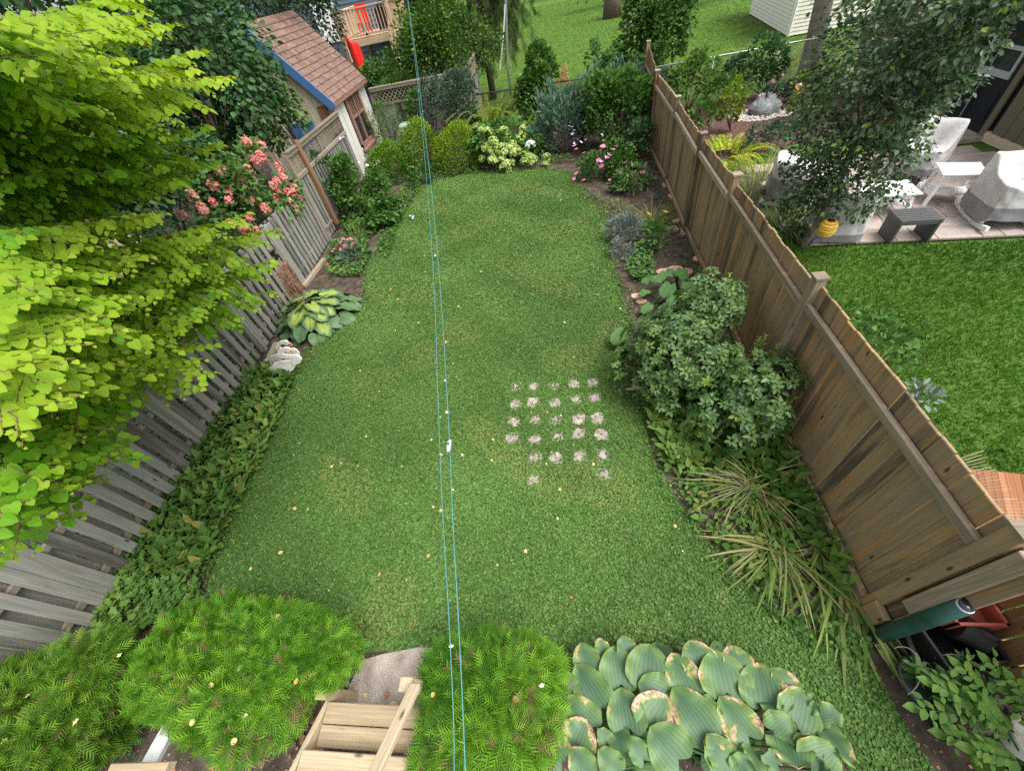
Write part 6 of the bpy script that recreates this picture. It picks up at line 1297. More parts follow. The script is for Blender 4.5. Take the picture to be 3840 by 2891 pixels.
# ---------------------------------------------------------------- clipped cedars in front
def cedar(name, label, base, outline, z0, z1, n, m, bare=(), accent=.03, parts=0):
    """flat topped cedar: sprays crowd the top and roll down the sides of the outline"""
    t = thing(name, label, 'bush', base); q = plane_pts(outline, 5200); q = q[rng.permutation(len(q))[:n]]; pl = np.array([o[:2] for o in outline]); c = pl.mean(0); pl = c + (pl - c) * (1 - .075 / np.linalg.norm(pl - c, axis=1, keepdims=True)); q = c + (q - c) * .94
    seg = np.concatenate([pl[i] + (pl[(i + 1) % len(pl)] - pl[i]) * np.linspace(0, 1, 12)[:, None] for i in range(len(pl))])
    e = np.min(np.linalg.norm(q[:, None] - seg[None], axis=2), axis=1); k = np.clip(e / .22, 0, 1)
    z = z1 - .16 * (1 - k) ** 2 + .07 * (vnoise(q, 5.5, 2) - .5) + .12 * (vnoise(q, 15, 4) - .5) - np.abs(rng.normal(0, .085, len(q)))
    P = np.c_[q, z]; out = np.c_[(q - c) / (np.linalg.norm(q - c, axis=1, keepdims=True) + 1e-6), np.zeros(len(q))]
    D = out * (.35 + .8 * (1 - k))[:, None] + jit(len(q), .55) + (0, 0, .25); N = np.array((0, 0, 1)) + out * .4 + jit(len(q), .4)
    # side skirts
    s = seg[rng.integers(0, len(seg), n // 2)] + rng.normal(0, .03, (n // 2, 2)); zz = z0 + (z1 - .1 - z0) * rng.random(n // 2) ** .8; o2 = np.c_[(s - c) / (np.linalg.norm(s - c, axis=1, keepdims=True) + 1e-6), np.zeros(len(s))]
    P = np.r_[P, np.c_[s, zz] - o2 * ((z1 - zz) * .35)[:, None]]; D = np.r_[D, o2 + jit(len(s), .4) + (0, 0, .1)]; N = np.r_[N, np.array((0, 0, .7)) + o2 * .6 + jit(len(s), .4)]
    dead = np.zeros(len(P), bool)
    for bx, by, br in bare: dead |= np.hypot(P[:, 0] - bx, P[:, 1] - by) < br * rng.uniform(.4, 1.2, len(P))
    drop = dead & (rng.random(len(P)) < .5); P, D, N, dead = P[~drop], D[~drop], N[~drop], dead[~drop]
    L = Leaves(T_THUJA, m, .95); L.add(P, D, N, rng.uniform(.1, .18, len(P)), np.clip(vnoise(P, 3.2, 3) * .4 + rng.normal(.3, .3, len(P)) , 0, 1), np.where(dead, rng.uniform(.3, 1, len(P)), (rng.random(len(P)) < accent) * .8))
    mb = MB(); tips = [np.array((*x, z1 - .12)) for x in q[:26]]; branches(mb, (base[0], base[1], -.02), tips, .03, .006, .12); branches(mb, (base[0] + .1, base[1] + .05, -.02), tips[:8], .035, .006, .2); mb.build('stem', M['rot'], t, True)
    L.emit(t, parts)
cedar('cedar_bush', 'large flat topped bright green cedar at the lower left beside the steps', (-2.75, .25, 0), [(-3.974, -0.037, 0.8), (-4.135, 0.362, 0.8), (-3.977, 0.7, 0.8), (-3.456, 0.846, 0.8), (-2.953, 0.748, 0.8), (-2.551, 0.723, 0.8), (-2.092, 0.592, 0.8), (-1.999, 0.429, 0.8), (-2.134, 0.234, 0.8), (-2.349, 0.174, 0.78), (-2.368, -0.023, 0.78), (-2.495, -0.183, 0.78), (-2.739, -0.302, 0.78), (-3.052, -0.21, 0.8), (-3.414, -0.107, 0.8), (-3.717, -0.015, 0.8)], .3, .84, 9000, M['cedar'], [(*(-2.682, -0.15, 0.8)[:2], .1), (*(-3.225, 0.112, 0.8)[:2], .05), (*(-2.772, 0.158, 0.8)[:2], .06), (*(-2.384, 0.055, 0.8)[:2], .08)])
cedar('cedar_bush', 'bright green cedar under the clothes line in the bottom middle', (-.72, .1, 0), [(-1.322, 0.236, 0.8), (-1.251, 0.466, 0.8), (-0.775, 0.583, 0.8), (-0.374, 0.509, 0.8), (-0.22, 0.387, 0.8), (-0.273, 0.137, 0.8), (-0.294, -0.063, 0.8), (-0.422, -0.252, 0.8), (-0.892, -0.322, 0.8), (-1.292, -0.3, 0.8), (-1.234, -0.007, 0.8)], .2, .84, 7500, M['cedar'], [(*(-0.527, 0.075, 0.8)[:2], .06), (*(-0.957, -0.202, 0.8)[:2], .08), (*(-0.391, 0.005, 0.8)[:2], .05)], .04)
cedar('cedar_bush', 'darker cedar in the bottom left corner against the grey fence', (-4.7, 0, 0), [(-5.482, 0.192, 0.9), (-5.062, 0.291, 0.9), (-4.71, 0.406, 0.9), (-4.421, 0.496, 0.9), (-4.229, 0.382, 0.9), (-4.203, 0.197, 0.9), (-4.183, 0.041, 0.9), (-4.147, -0.19, 0.9), (-4.053, -0.421, 0.9), (-4.376, -0.653, 0.9), (-4.954, -0.545, 0.9)], .2, .94, 8000, M['cedar_dark'], [], .06)

ground_leaves('ivy', 'dark leafy ground cover on the far side of the grey fence', [(-14, -2), (-6.3, -2), (-6.4, 5), (-6.9, 10), (-9, 13), (-14, 16)], 60, .13, M['lilac'], T_ROUND, 1, .02, up=.8, z=(.02, .25))
ground_leaves('tall_grass', 'tangled tall grass between the tan fence and the patio', [(2.95, 6.8), (3.9, 7.0), (4.1, 9.2), (3.9, 11.2), (3.1, 11.3)], 340, .38, M['grass'], T_BLADE, .8, .2, up=1.6, spread=.7, z=(0, .05))
def soil_litter():
    q = plane_pts(SOIL, 160); n = len(q); L = Leaves(T_CLOVER2, M['litter'], .8); a = jit(n, 1); L.add(np.c_[q, rng.uniform(.002, .012, n)], a * (1, 1, .2), np.array((0, 0, 1)) + jit(n, .3), rng.uniform(.012, .045, n), None, (rng.random(n) < .1) * .8)
    tag(L.emit(None, 0, 'litter'), 'brown leaf litter and chips scattered on the bare soil', 'litter', kind='stuff')
soil_litter()

# ---------------------------------------------------------------- clothes line
def clothes_line():
    t = thing('clothes_line', 'pair of thin teal clothes line cords stretched over the lawn', 'clothes line', (-.36, -.1, 3.0))
    a = [(-.33, -.5, 3.05), (-.38, -.1, 3.01), (-.45, .24, 3.0), (-.55, .68, 3.0), (-.69, 1.32, 2.98), (-.92, 2.37, 2.93), (-1.3, 4.08, 2.95), (-1.93, 6.96, 3.14), (-2.76, 10.73, 3.47), (-3.79, 15.42, 4.02), (-4.9, 20.4, 4.75)]
    b = [(-.25, -.5, 3.12), (-.33, -.09, 3.09), (-.4, .23, 3.06), (-.48, .59, 3.04), (-.6, 1.15, 3.0), (-.87, 2.36, 2.94), (-1.22, 3.95, 2.98), (-1.79, 6.55, 3.21), (-2.52, 9.88, 3.54), (-3.42, 13.96, 4.06), (-4.6, 19.3, 4.8)]
    for c, r in ((a, .0016), (b, .0018)):
        P = [Vector(p) for p in c]; S = []
        for i in range(len(P) - 1):
            p0, p1, p2, p3 = P[max(0, i - 1)], P[i], P[i + 1], P[min(len(P) - 1, i + 2)]
            for k in np.linspace(0, 1, 7)[:-1]:
                S.append(.5 * ((2 * p1) + (p2 - p0) * k + (2 * p0 - 5 * p1 + 4 * p2 - p3) * k * k + (3 * p1 - p0 - 3 * p2 + p3) * k ** 3))
        S.append(P[-1]); mb = MB(); mb.tube(S, [r * (1 + .07 * max(0, s.y)) for s in S], 5); mb.build('cord', M['cord'], t, True)
    s = Vector((-0.549, 0.93, 3.038)); mb = MB(); mb.box(s, (.014, .038, .02)); mb.tube([s + Vector((0, -.03, 0)), s + Vector((0, .03, 0))], .007, 8); o = mb.build('spacer', M['plastic_white'], t, bevel=.004)
    mb = MB(); mb.lathe(s + Vector((0, .004, .0105)), [(.005, 0), (.005, .003)], 8); mb.build('hub', M['dark'], o)  # dark disc on top paints the shade inside the spacer's hole
    for p in ((-0.605, 1.15, 3.005), (-0.968, 2.75, 2.974)):
        mb = MB(); mb.lathe(p, [(.0, -.008), (.008, 0), (.0, .008)], 6); mb.build('knot', M['white'], t)
clothes_line()
def line_pole():
    t = thing('pole', 'thin grey pole with a hanging cord beside the dark hanging cedar', 'pole', (-2.1, 19.8, 0))
    mb = MB(); a = Vector((-1.538, 19.8, 1.532)); mb.tube([(a.x, a.y, 0), a, (-1.305, 19.8, 3.355), (-1.262, 19.8, 3.705)], .05, 8); mb.build('pole', M['grey_metal'], t, True)
    mb = MB(); mb.tube([(-1.839, 19.6, 1.463), (-1.509, 19.65, 2.517), (-1.335, 19.7, 3.245)], .02, 5); mb.build('cord', M['white'], t)
line_pole()

# ---------------------------------------------------------------- garden ornaments on the left
def swan(name, label, outline, bill, eye, y):
    t = thing(name, label, 'ornament', (outline[0][0], y, 0))
    def cut(pts, th, part, m, dy=0):
        n = len(pts); v = [(p[0], y + dy - th / 2 + (p[2] - .2) * .12, p[2]) for p in pts] + [(p[0], y + dy + th / 2 + (p[2] - .2) * .12, p[2]) for p in pts]
        b = MB(); b.add(v, [tuple(range(n)), tuple(range(n, 2 * n))[::-1]] + [(i, n + i, n + (i + 1) % n, (i + 1) % n) for i in range(n)]); return b.build(part, m, t)
    cut(outline, .03, 'body', M['ivory']); cut(bill, .026, 'bill', M['bill'])
    q = MB(); q.lathe((eye[0], y - .022, eye[2]), [(.012, 0), (.012, .006)], 8, M=Matrix.Rotation(math.pi / 2, 3, 'X')); q.build('eye', M['dark'], t)
swan('swan_ornament', 'flat white painted swan cutout in front with a speckled body', [(-5.352, 4.62, -0.057), (-5.325, 4.62, 0.01), (-5.374, 4.62, 0.074), (-5.443, 4.62, 0.129), (-5.303, 4.62, 0.209), (-5.138, 4.62, 0.303), (-4.973, 4.62, 0.349), (-4.865, 4.62, 0.35), (-4.74, 4.62, 0.345), (-4.766, 4.62, 0.397), (-4.866, 4.62, 0.403), (-4.931, 4.62, 0.442), (-4.941, 4.62, 0.496), (-4.907, 4.62, 0.552), (-4.825, 4.62, 0.603), (-4.739, 4.62, 0.619), (-4.662, 4.62, 0.611), (-4.661, 4.62, 0.56), (-4.7, 4.62, 0.521), (-4.751, 4.62, 0.527), (-4.782, 4.62, 0.543), (-4.841, 4.62, 0.537), (-4.852, 4.62, 0.521), (-4.83, 4.62, 0.479), (-4.694, 4.62, 0.455), (-4.597, 4.62, 0.444), (-4.567, 4.62, 0.392), (-4.566, 4.62, 0.348), (-4.628, 4.62, 0.283), (-4.733, 4.62, 0.249), (-4.826, 4.62, 0.157), (-4.975, 4.62, 0.069), (-5.136, 4.62, -0.01)], [(-4.666, 4.62, 0.569), (-4.633, 4.62, 0.539), (-4.613, 4.62, 0.507), (-4.643, 4.62, 0.504), (-4.7, 4.62, 0.521)], (-4.713, 4.62, 0.57), 4.62)
swan('swan_ornament', 'flat white swan cutout standing behind the speckled one', [(-5.712, 4.95, -0.08), (-5.722, 4.95, -0.039), (-5.621, 4.95, 0.136), (-5.572, 4.95, 0.121), (-5.434, 4.95, 0.201), (-5.284, 4.95, 0.245), (-5.212, 4.95, 0.241), (-5.206, 4.95, 0.306), (-5.218, 4.95, 0.343), (-5.199, 4.95, 0.405), (-5.129, 4.95, 0.476), (-5.041, 4.95, 0.51), (-4.938, 4.95, 0.516), (-4.915, 4.95, 0.495), (-4.914, 4.95, 0.452), (-4.949, 4.95, 0.421), (-4.999, 4.95, 0.422), (-5.041, 4.95, 0.445), (-5.102, 4.95, 0.429), (-5.131, 4.95, 0.397), (-5.117, 4.95, 0.363), (-5.022, 4.95, 0.352), (-4.887, 4.95, 0.337), (-4.844, 4.95, 0.301), (-4.834, 4.95, 0.235), (-4.848, 4.95, 0.182), (-4.913, 4.95, 0.142), (-5.037, 4.95, 0.099), (-5.222, 4.95, 0.044), (-5.406, 4.95, -0.004), (-5.586, 4.95, -0.044)], [(-4.915, 4.95, 0.456), (-4.881, 4.95, 0.448), (-4.869, 4.95, 0.393), (-4.905, 4.95, 0.388), (-4.949, 4.95, 0.421)], (-4.969, 4.95, 0.462), 4.95)
def stump():
    b = Vector((-6.168, 7.179, 0)); t = thing('tree_stump', 'rotten reddish brown tree stump against the grey fence', 'stump', tuple(b))
    mb = MB(); n = 26; rings = []
    for j, z in enumerate(np.linspace(0, .78, 7)):
        rings.append([(b.x - .06 * z + (.35 - .04 * z + .02 * math.sin(a * 7 + z * 3) + .012 * math.sin(a * 17)) * math.cos(a), b.y + .1 * z + (.35 - .04 * z + .02 * math.sin(a * 7 + z * 3) + U(-.008, .008)) * math.sin(a), z + (U(-.04, .03) if j == 6 else 0)) for a in np.arange(n) * 2 * math.pi / n])
    vs = [p for r in rings for p in r]; fs = [(j * n + i, j * n + (i + 1) % n, (j + 1) * n + (i + 1) % n, (j + 1) * n + i) for j in range(6) for i in range(n)] + [tuple(range(6 * n, 7 * n))]
    mb.add(vs, fs); mb.build('stump', M['rot'], t)
    mb = MB()
    for i in range(60):
        a = i * 2 * math.pi / 60; r = .355; z = U(.05, .4); h = U(.12, .34); p = Vector((b.x + r * math.cos(a), b.y + r * math.sin(a), z)); mb.bar(p, p + Vector((-.03 * math.cos(a), -.03 * math.sin(a) + .03, h)), U(.015, .04), .016, (math.cos(a), math.sin(a), 0))
    tag(mb.build('bark_flakes', M['rot'], t), kind='stuff')
    c = (b.x - .08, b.y + .1, .78); t = thing('plant_pot', 'dark speckled glazed pot standing on the rotten stump', 'pot', c)
    mb = MB(); mb.lathe(c, [(.17, 0), (.26, .08), (.3, .2), (.28, .3), (.32, .35), (.3, .355), (.26, .3), (0, .29)], 22); mb.build('pot', M['glazed'], t, True)
stump()
def fence_flower():
    c = Vector((-5.68, 3.473, 1.288)); t = thing('metal_flower', 'blue grey metal flower ornament with wire loops on the grey fence', 'ornament', tuple(c))
    for k in range(9):
        a = k * 2 * math.pi / 9; d = Vector((.25, math.cos(a), math.sin(a))); s = Vector((0, -math.sin(a), math.cos(a))); q = MB(); r = .12
        q.add([c + d * .02, c + d * r * .5 + s * .028 + Vector((.01, 0, 0)), c + d * r, c + d * r * .5 - s * .028 + Vector((.01, 0, 0)), c + d * .02 + Vector((.004, 0, 0)), c + d * r * .5 + Vector((-.004, 0, 0))], [(0, 1, 2, 3), (0, 3, 5), (0, 5, 1), (1, 5, 2), (2, 5, 3)]); q.build('petal', M['plastic_white'] if k % 3 else M['frame_grey'], t)
    q = MB()
    for k in range(10): a = k * .628; q.tube([c + Vector((.02, 0, 0)), c + Vector((.06, .035 * math.cos(a), .035 * math.sin(a)))], .005, 4)
    q.build('stamens', M['cover'], t)
    for a0 in (-2.6, -2.1, -1.3, -.9, .3, 2.4):
        q = MB(); p = []
        for k in np.linspace(0, 1, 9): rr = .3 * math.sin(math.pi * min(1, k * .98 + .01)); a = a0 + (k - .5) * .5; p.append(c + Vector((.0, rr * math.cos(a), rr * math.sin(a))))
        q.tube(p, .003, 4); q.build('wire_loop', M['grey_metal'], t)
fence_flower()
def edging():
    for p, q, l in (((-5.579, 4.755, 0.05), (-5.683, 5.505, 0.05), 'old timber edging between the swans and the grey fence'), ((-5.274, 7.897, 0.05), (-4.79, 8.496, 0.05), 'weathered pale timber edging by the sedum clump'), ((-5.983, 7.494, 0.05), (-5.932, 8.702, 0.05), 'grey timber kickboard along the foot of the fence by the sedum')):
        t = thing('garden_edging', l, 'edging', p); plank('timber', p, q, (0, 0, 1), .11, .08, M['fence_rail'], t)
edging()
def composter():
    c = Vector((-4.75, 16.0, 0)); t = thing('compost_bin', 'pale green slatted plastic bin behind the clipped bushes', 'bin', tuple(c)); p = Vector((-5.02, 15.6, 1.032)); c = Vector((p.x, p.y, 0))
    mb = MB(); mb.lathe((c.x, c.y, 0), [(.3, 0), (.25, 1.05), (.2, 1.1), (0, 1.12)], 14); mb.build('bin', M['pale_green'], t)
    for k in range(8): mb = MB(); r = .3 - .05 * k / 8; mb.lathe((c.x, c.y, .12 + .11 * k), [(r + .0, 0), (r + .025, .012), (r + .025, .055), (r - .005, .07)], 14); mb.build('rib', M['pale_green'], t)
composter()

# ---------------------------------------------------------------- stones and bricks in the right bed
for k, (p, w, l) in enumerate([((1.909, 6.581, 0.02), .3, 'pale pink flagstone nearest the rhubarb leaves'), ((2.135, 6.615, 0.02), .34, 'middle pink flagstone behind the rhubarb'), ((2.292, 6.504, 0.02), .3, 'right pink flagstone behind the rhubarb'), ((1.341, 5.914, 0.02), .26, 'reddish flagstone at the lawn edge beside the rhubarb'), ((1.369, 5.744, 0.02), .2, 'broken reddish stone just below the larger flagstone')]):
    t = thing('flagstone', l, 'stone', p); mb = MB(); n = 7; a0 = U(0, 6); mb.poly([(p[0] + w * .5 * U(.8, 1.1) * math.cos(a0 + i * 6.283 / n), p[1] + w * .36 * U(.8, 1.1) * math.sin(a0 + i * 6.283 / n)) for i in range(n)], 0, .045); mb.build('stone', M['flag'], t, bevel=.008)
def hole_brick(p, rz, label):
    t = thing('brick', label, 'brick', p); R = Matrix.Rotation(rz, 3, 'Z'); mb = MB(); c = Vector(p) + Vector((0, 0, .03)); mb.box(c, (.2, .1, .06), rz); mb.build('brick', M['brick'], t, bevel=.004)
    for k in (-1, 0, 1): q = MB(); q.lathe(c + R @ Vector((.055 * k, 0, .0302)), [(.018, 0), (.018, .001)], 10); q.build('hole', M['dark'], t)  # solid brick: flat dark discs paint the shade of its holes
hole_brick((2.572, 8.432, 0), .3, 'red brick with holes beside the fence kickboard')
hole_brick((2.461, 8.105, 0), 1.8, 'pale brick standing askew below the daylily')
for p, l in (((2.599, 6.891, 0), 'small pink stone near the fence post'), ((2.742, 9.706, 0), 'pale rounded stone against the fence bottom at the far bed')):
    t = thing('stone', l, 'stone', p); mb = MB(); mb.lathe(p, [(.07, 0), (.085, .03), (.05, .07), (0, .075)], 7); mb.build('stone', M['flag'], t)
def fence_pot():
    p = (2.71, 9.461, 0); t = thing('orange_pot', 'small orange clay pot against the far tan fence', 'pot', p); mb = MB(); mb.lathe(p, [(.05, 0), (.07, .13), (.06, .13), (0, .1)], 10); mb.build('pot', M['bill'], t, True)
fence_pot()
def lawn_stake():
    p = (1.49, 6.86, 0); t = thing('stake', 'short dark wooden stake at the lawn edge by the creeping plant', 'stake', p); mb = MB(); mb.lathe(p, [(.03, 0), (.03, .14), (0, .145)], 8); mb.build('stake', M['bark'], t)
lawn_stake()
def boulder():
    p = Vector((6.431, 14.468, 0)); t = thing('boulder', 'grey veined boulder among white pebbles on the mulch', 'boulder', tuple(p))
    mb = MB(); mb.grid(lambda u, v: (p.x + (.45 + .06 * math.sin(9 * u) + .05 * math.sin(13 * v)) * math.cos(6.283 * u) * math.sin(math.pi * (.02 + .6 * v)), p.y + (.34 + .05 * math.sin(8 * u + 1)) * math.sin(6.283 * u) * math.sin(math.pi * (.02 + .6 * v)), .06 + (.42 + .06 * math.sin(7 * u) + .04 * math.sin(17 * u + 9 * v)) * math.cos(math.pi * (.02 + .6 * v))), 18, 8); mb.build('boulder', M['boulder'], t)
    mb = MB(); n = 0
    while n < 260:
        x, y = p.x + U(-1.0, 1.0), p.y + U(-.75, .45)
        if ((x - p.x) / 1.0) ** 2 + ((y - p.y + .1) / .6) ** 2 < 1 and ((x - p.x) / .42) ** 2 + ((y - p.y) / .3) ** 2 > 1:
            r = U(.03, .065); mb.lathe((x, y, .012), [(r * .8, 0), (r, r * .4), (r * .5, r * .75), (0, r * .8)], 6, M=Matrix.Rotation(U(0, 3), 3, 'Z')); n += 1
    o = mb.build('pebbles', M['pebble']); tag(o, 'white pebbles spread round the grey boulder', 'pebbles', kind='stuff')
boulder()

# ---------------------------------------------------------------- patio furniture
def two_tone(z):
    t = NT('cover_cloth'); co = t.n('TexCoord').outputs['Object']; sx = t.n('SeparateXYZ'); t.l(co, sx.inputs[0]); nz = t.noise(co, 2.5, 5)
    up = t.ramp(nz, [(.35, (.42, .405, .4)), (.65, (.56, .54, .535))]); lo = t.ramp(nz, [(.35, (.17, .17, .175)), (.65, (.24, .24, .25))])
    t.l(t.mix(t.math('GREATER_THAN', sx.outputs[2], z), lo, up), t.b.inputs['Base Color']); t.b.inputs['Roughness'].default_value = .75; t.bump(t.noise(co, 9, 5, .6, .6), .5, .02); return t.m
def drape(name, label, at, rz, w, d, hf, hb, z0, zsplit, legs=True, sid=1):
    t = thing(name, label, 'chair', (at[0], at[1], .03)); R = Matrix.Rotation(rz, 3, 'Z'); n, nl = 56, 12; V = []; F = []; mi = []
    def P(th, L, sh):
        c, s = math.cos(th), math.sin(th); e = .38; x = math.copysign(abs(c) ** e, c) * w / 2 * sh; y = math.copysign(abs(s) ** e, s) * d / 2 * sh
        q = (y / d + .5); st = min(1, max(0, (q - .45) / .35)); st = st * st * (3 - 2 * st); H = hf + (hb - hf) * st
        H -= .05 * math.cos(x / w * math.pi * 2.2 + .4) * (1 if q < .8 else .3)
        fold = .02 * math.sin(11 * th + sid) * (1 - L) ** .6 + .012 * math.sin(23 * th + 2 * sid + 4 * L) + .01 * math.sin(5 * L * 3 + 7 * th)
        x *= 1 - .1 * L * (1 - .3 * st) + fold; y *= 1 - .07 * L + fold
        zb = z0 + .03 * math.sin(3 * th + sid)
        return Vector(at) + R @ Vector((x, y, 0)) + Vector((0, 0, zb + L * (H - zb) + (.012 * math.sin(17 * x + 5 * sid) * math.sin(13 * y) if sh < 1 or L > .9 else 0)))
    for j in range(nl + 1):
        for i in range(n): V.append(P(2 * math.pi * i / n, j / nl, 1))
    for sh in (.85, .65, .42, .2, .02):
        for i in range(n): V.append(P(2 * math.pi * i / n, 1, sh))
    tot = nl + 6
    for j in range(tot - 1):
        for i in range(n): F.append((j * n + i, j * n + (i + 1) % n, (j + 1) * n + (i + 1) % n, (j + 1) * n + i)); mi.append(1 if (j < nl and V[j * n + i][2] < zsplit) else 0)
    b = MB(); b.v = [tuple(v) for v in V]; b.f = F; b.m = [0] * len(F)
    o = b.build('cover', two_tone(zsplit), t, True); sd = o.modifiers.new('subdivision', 'SUBSURF'); sd.levels = sd.render_levels = 1
    if legs:
        for x in (-.36, .36):
            q = MB(); pts = [Vector(at) + R @ Vector((x * w / .9, y, 0)) + Vector((0, 0, .03 + .25 * y * y)) for y in np.linspace(-.62, .6, 9) * d]
            for a, c in zip(pts, pts[1:]): q.bar(a, c, .045, .07, (0, 0, 1))
            q.build('rocker', M['white'], t)
            for y in (-.3, .25): q = MB(); p = Vector(at) + R @ Vector((x * w, y * d, 0)); q.box(p + Vector((0, 0, .22)), (.05, .08, .36), rz); q.build('leg', M['white'], t)
Z0 = .03
drape('covered_chair', 'large white and grey covered rocking chair at the right edge of the patio', (7.6, 7.12, Z0), -.2, .85, .9, .7, .98, .16, .42, True, 1)
drape('covered_chair', 'white covered chair in front of the dark garage door', (7.4, 9.05, Z0), -.9, .78, .82, .6, 1.0, .22, .36, True, 2)
drape('covered_chair', 'low covered chair with white top under the pear tree beside the hive', (5.05, 7.25, Z0), 2.9, .85, .85, .5, .85, .03, .22, False, 3)
drape('covered_chair', 'grey sided covered chair with white top behind the pear tree foliage', (4.95, 8.8, Z0), 1.2, .95, .95, .6, .82, .2, .6, True, 4)
def side_table(label, c, rz, w, d, h, sp):
    t = thing('side_table', label, 'table', (c[0], c[1], Z0)); R = Matrix.Rotation(rz, 3, 'Z'); at = lambda x, y, z: Vector((c[0], c[1], 0)) + R @ Vector((x, y, 0)) + Vector((0, 0, z)); n = R @ Vector((0, -1, 0))
    for k in range(5): y = -d / 2 + d * (k + .5) / 5; plank('top_plank', at(-w / 2, y, h), at(w / 2, y, h), (0, 0, 1), d / 5 - .006, .022, M['white'], t)
    for sy in (-1, 1): plank('apron', at(-w * .4, sy * d * .38, h - .06), at(w * .4, sy * d * .38, h - .06), n, .08, .02, M['white'], t)
    for sx in (-1, 1):
        plank('apron', at(sx * w * .4, -d * .38, h - .06), at(sx * w * .4, d * .38, h - .06), R @ Vector((1, 0, 0)), .08, .02, M['white'], t)
        for sy in (-1, 1): plank('leg', at(sx * w * .38, sy * d * .36, h - .015), at(sx * w * (.38 + sp), sy * d * .42, .03), n, .06, .045, M['white'], t)
        plank('stretcher', at(sx * w * .44, -d * .4, .2), at(sx * w * .44, d * .4, .2), (0, 0, 1), .05, .03, M['white'], t)
    for k in range(3): y = -.1 + .1 * k; plank('shelf_slat', at(-w * .44, y, .225), at(w * .44, y, .225), (0, 0, 1), .09, .018, M['white'], t)
side_table('taller white wooden side table between the two covered chairs', (7.32, 7.95, 0), -.35, .62, .55, .6, .12)
side_table('low white wooden table partly hidden by the pear tree', (6.1, 7.8, 0), -.15, .85, .6, .48, .08)
def slat_bench():
    c = (6.03, 6.82); t = thing('slat_bench', 'small dark grey slatted bench on the front edge of the patio', 'bench', (*c, Z0)); rz = -.12; R = Matrix.Rotation(rz, 3, 'Z'); at = lambda x, y, z: Vector((c[0], c[1], 0)) + R @ Vector((x, y, 0)) + Vector((0, 0, z)); n = R @ Vector((1, 0, 0)); w, d, h = .6, .44, .46
    for k in range(7): y = -d / 2 + d * (k + .5) / 7; plank('top_slat', at(-w / 2, y, h), at(w / 2, y, h), (0, 0, 1), d / 7 - .026, .03, M['bench'], t)
    for x in (-w / 2 + .03, w / 2 - .03):
        plank('end_rail', at(x, -d / 2, h - .03), at(x, d / 2, h - .03), n, .06, .06, M['bench'], t)
        for k in range(7): y = -d / 2 + d * (k + .5) / 7; plank('side_slat', at(x, y, Z0), at(x, y, h - .03), n, d / 7 - .004, .035, M['bench'], t)
    for y in (-d / 2 + .02, d / 2 - .02): plank('apron', at(-w / 2 + .03, y, h - .04), at(w / 2 - .03, y, h - .04), R @ Vector((0, 1, 0)), .07, .03, M['bench'], t)
slat_bench()
def hive():
    c = Vector((4.433, 6.439, 0.632)); t = thing('hive_ornament', 'yellow banded beehive ornament hanging from the pear tree', 'ornament', tuple(c - Vector((0, 0, .12))))
    for k in range(6):
        z0, z1 = -.13 + .042 * k, -.13 + .042 * (k + 1); rr = lambda z: .115 * math.sqrt(max(.05, 1 - (z / .165) ** 2)) + .01
        q = MB(); q.lathe(c, [(rr(z0) * .94, z0), (rr((z0 + z1) / 2) + .008, (z0 + z1) / 2), (rr(z1) * .94, z1)], 18); q.build('band', M['hive'] if k % 2 else M['hive_band'], t, True)
    q = MB(); q.lathe(c + Vector((0, 0, .11)), [(.07, 0), (.04, .03), (0, .05)], 12); q.build('lid', M['dark'], t, True)
    q = MB(); q.tube([c + Vector((0, 0, .15)), c + Vector((.02, 0, .5))], .004, 4); q.build('cord', M['dark'], t)
hive()
def glass_ball():
    p = (6.197, 12.068, 0.05); t = thing('glass_ball', 'tiny shiny green ball on the mulch edge near the pear tree', 'ornament', p); q = MB(); q.lathe(p, [(0, -.05), (.045, -.02), (.05, 0), (.035, .035), (0, .05)], 10); q.build('ball', paint('bright_green', (.03, .5, .15), .2), t, True)
glass_ball()

# ---------------------------------------------------------------- neighbour's red board and its row of pale sticks
def red_boards():
    t = thing('board_screen', 'reddish brown slatted board screen lying beyond the near end of the tan fence', 'screen', (3.9, 1.7, 0)); 
    a, b = Vector((3.718, 2.058, 0.5)), Vector((4.295, 1.947, 0.5))
    for k in range(16):
        s = a + (b - a) * (k / 11.0); plank('board', tuple(s), tuple(s + Vector((-.25, -.95, -.3))), (0, -.3, 1), .085, .03, M['red_wood'], t)
    t = thing('stick_row', 'row of thin pale sticks fanned over the reddish boards', 'sticks', (3.4, 1.5, .6))
    for k in range(22):
        p = Vector((3.621, 2.081, 0.7)).lerp(Vector((3.66, 1.516, 0.62)), k / 21); d = Vector((.2, .05 - .004 * k, .03)); q = MB(); q.tube([p - d * .2, p + d * U(.45, .75)], .0028, 4); q.build('stick', M['fence_rail'], t)
red_boards()

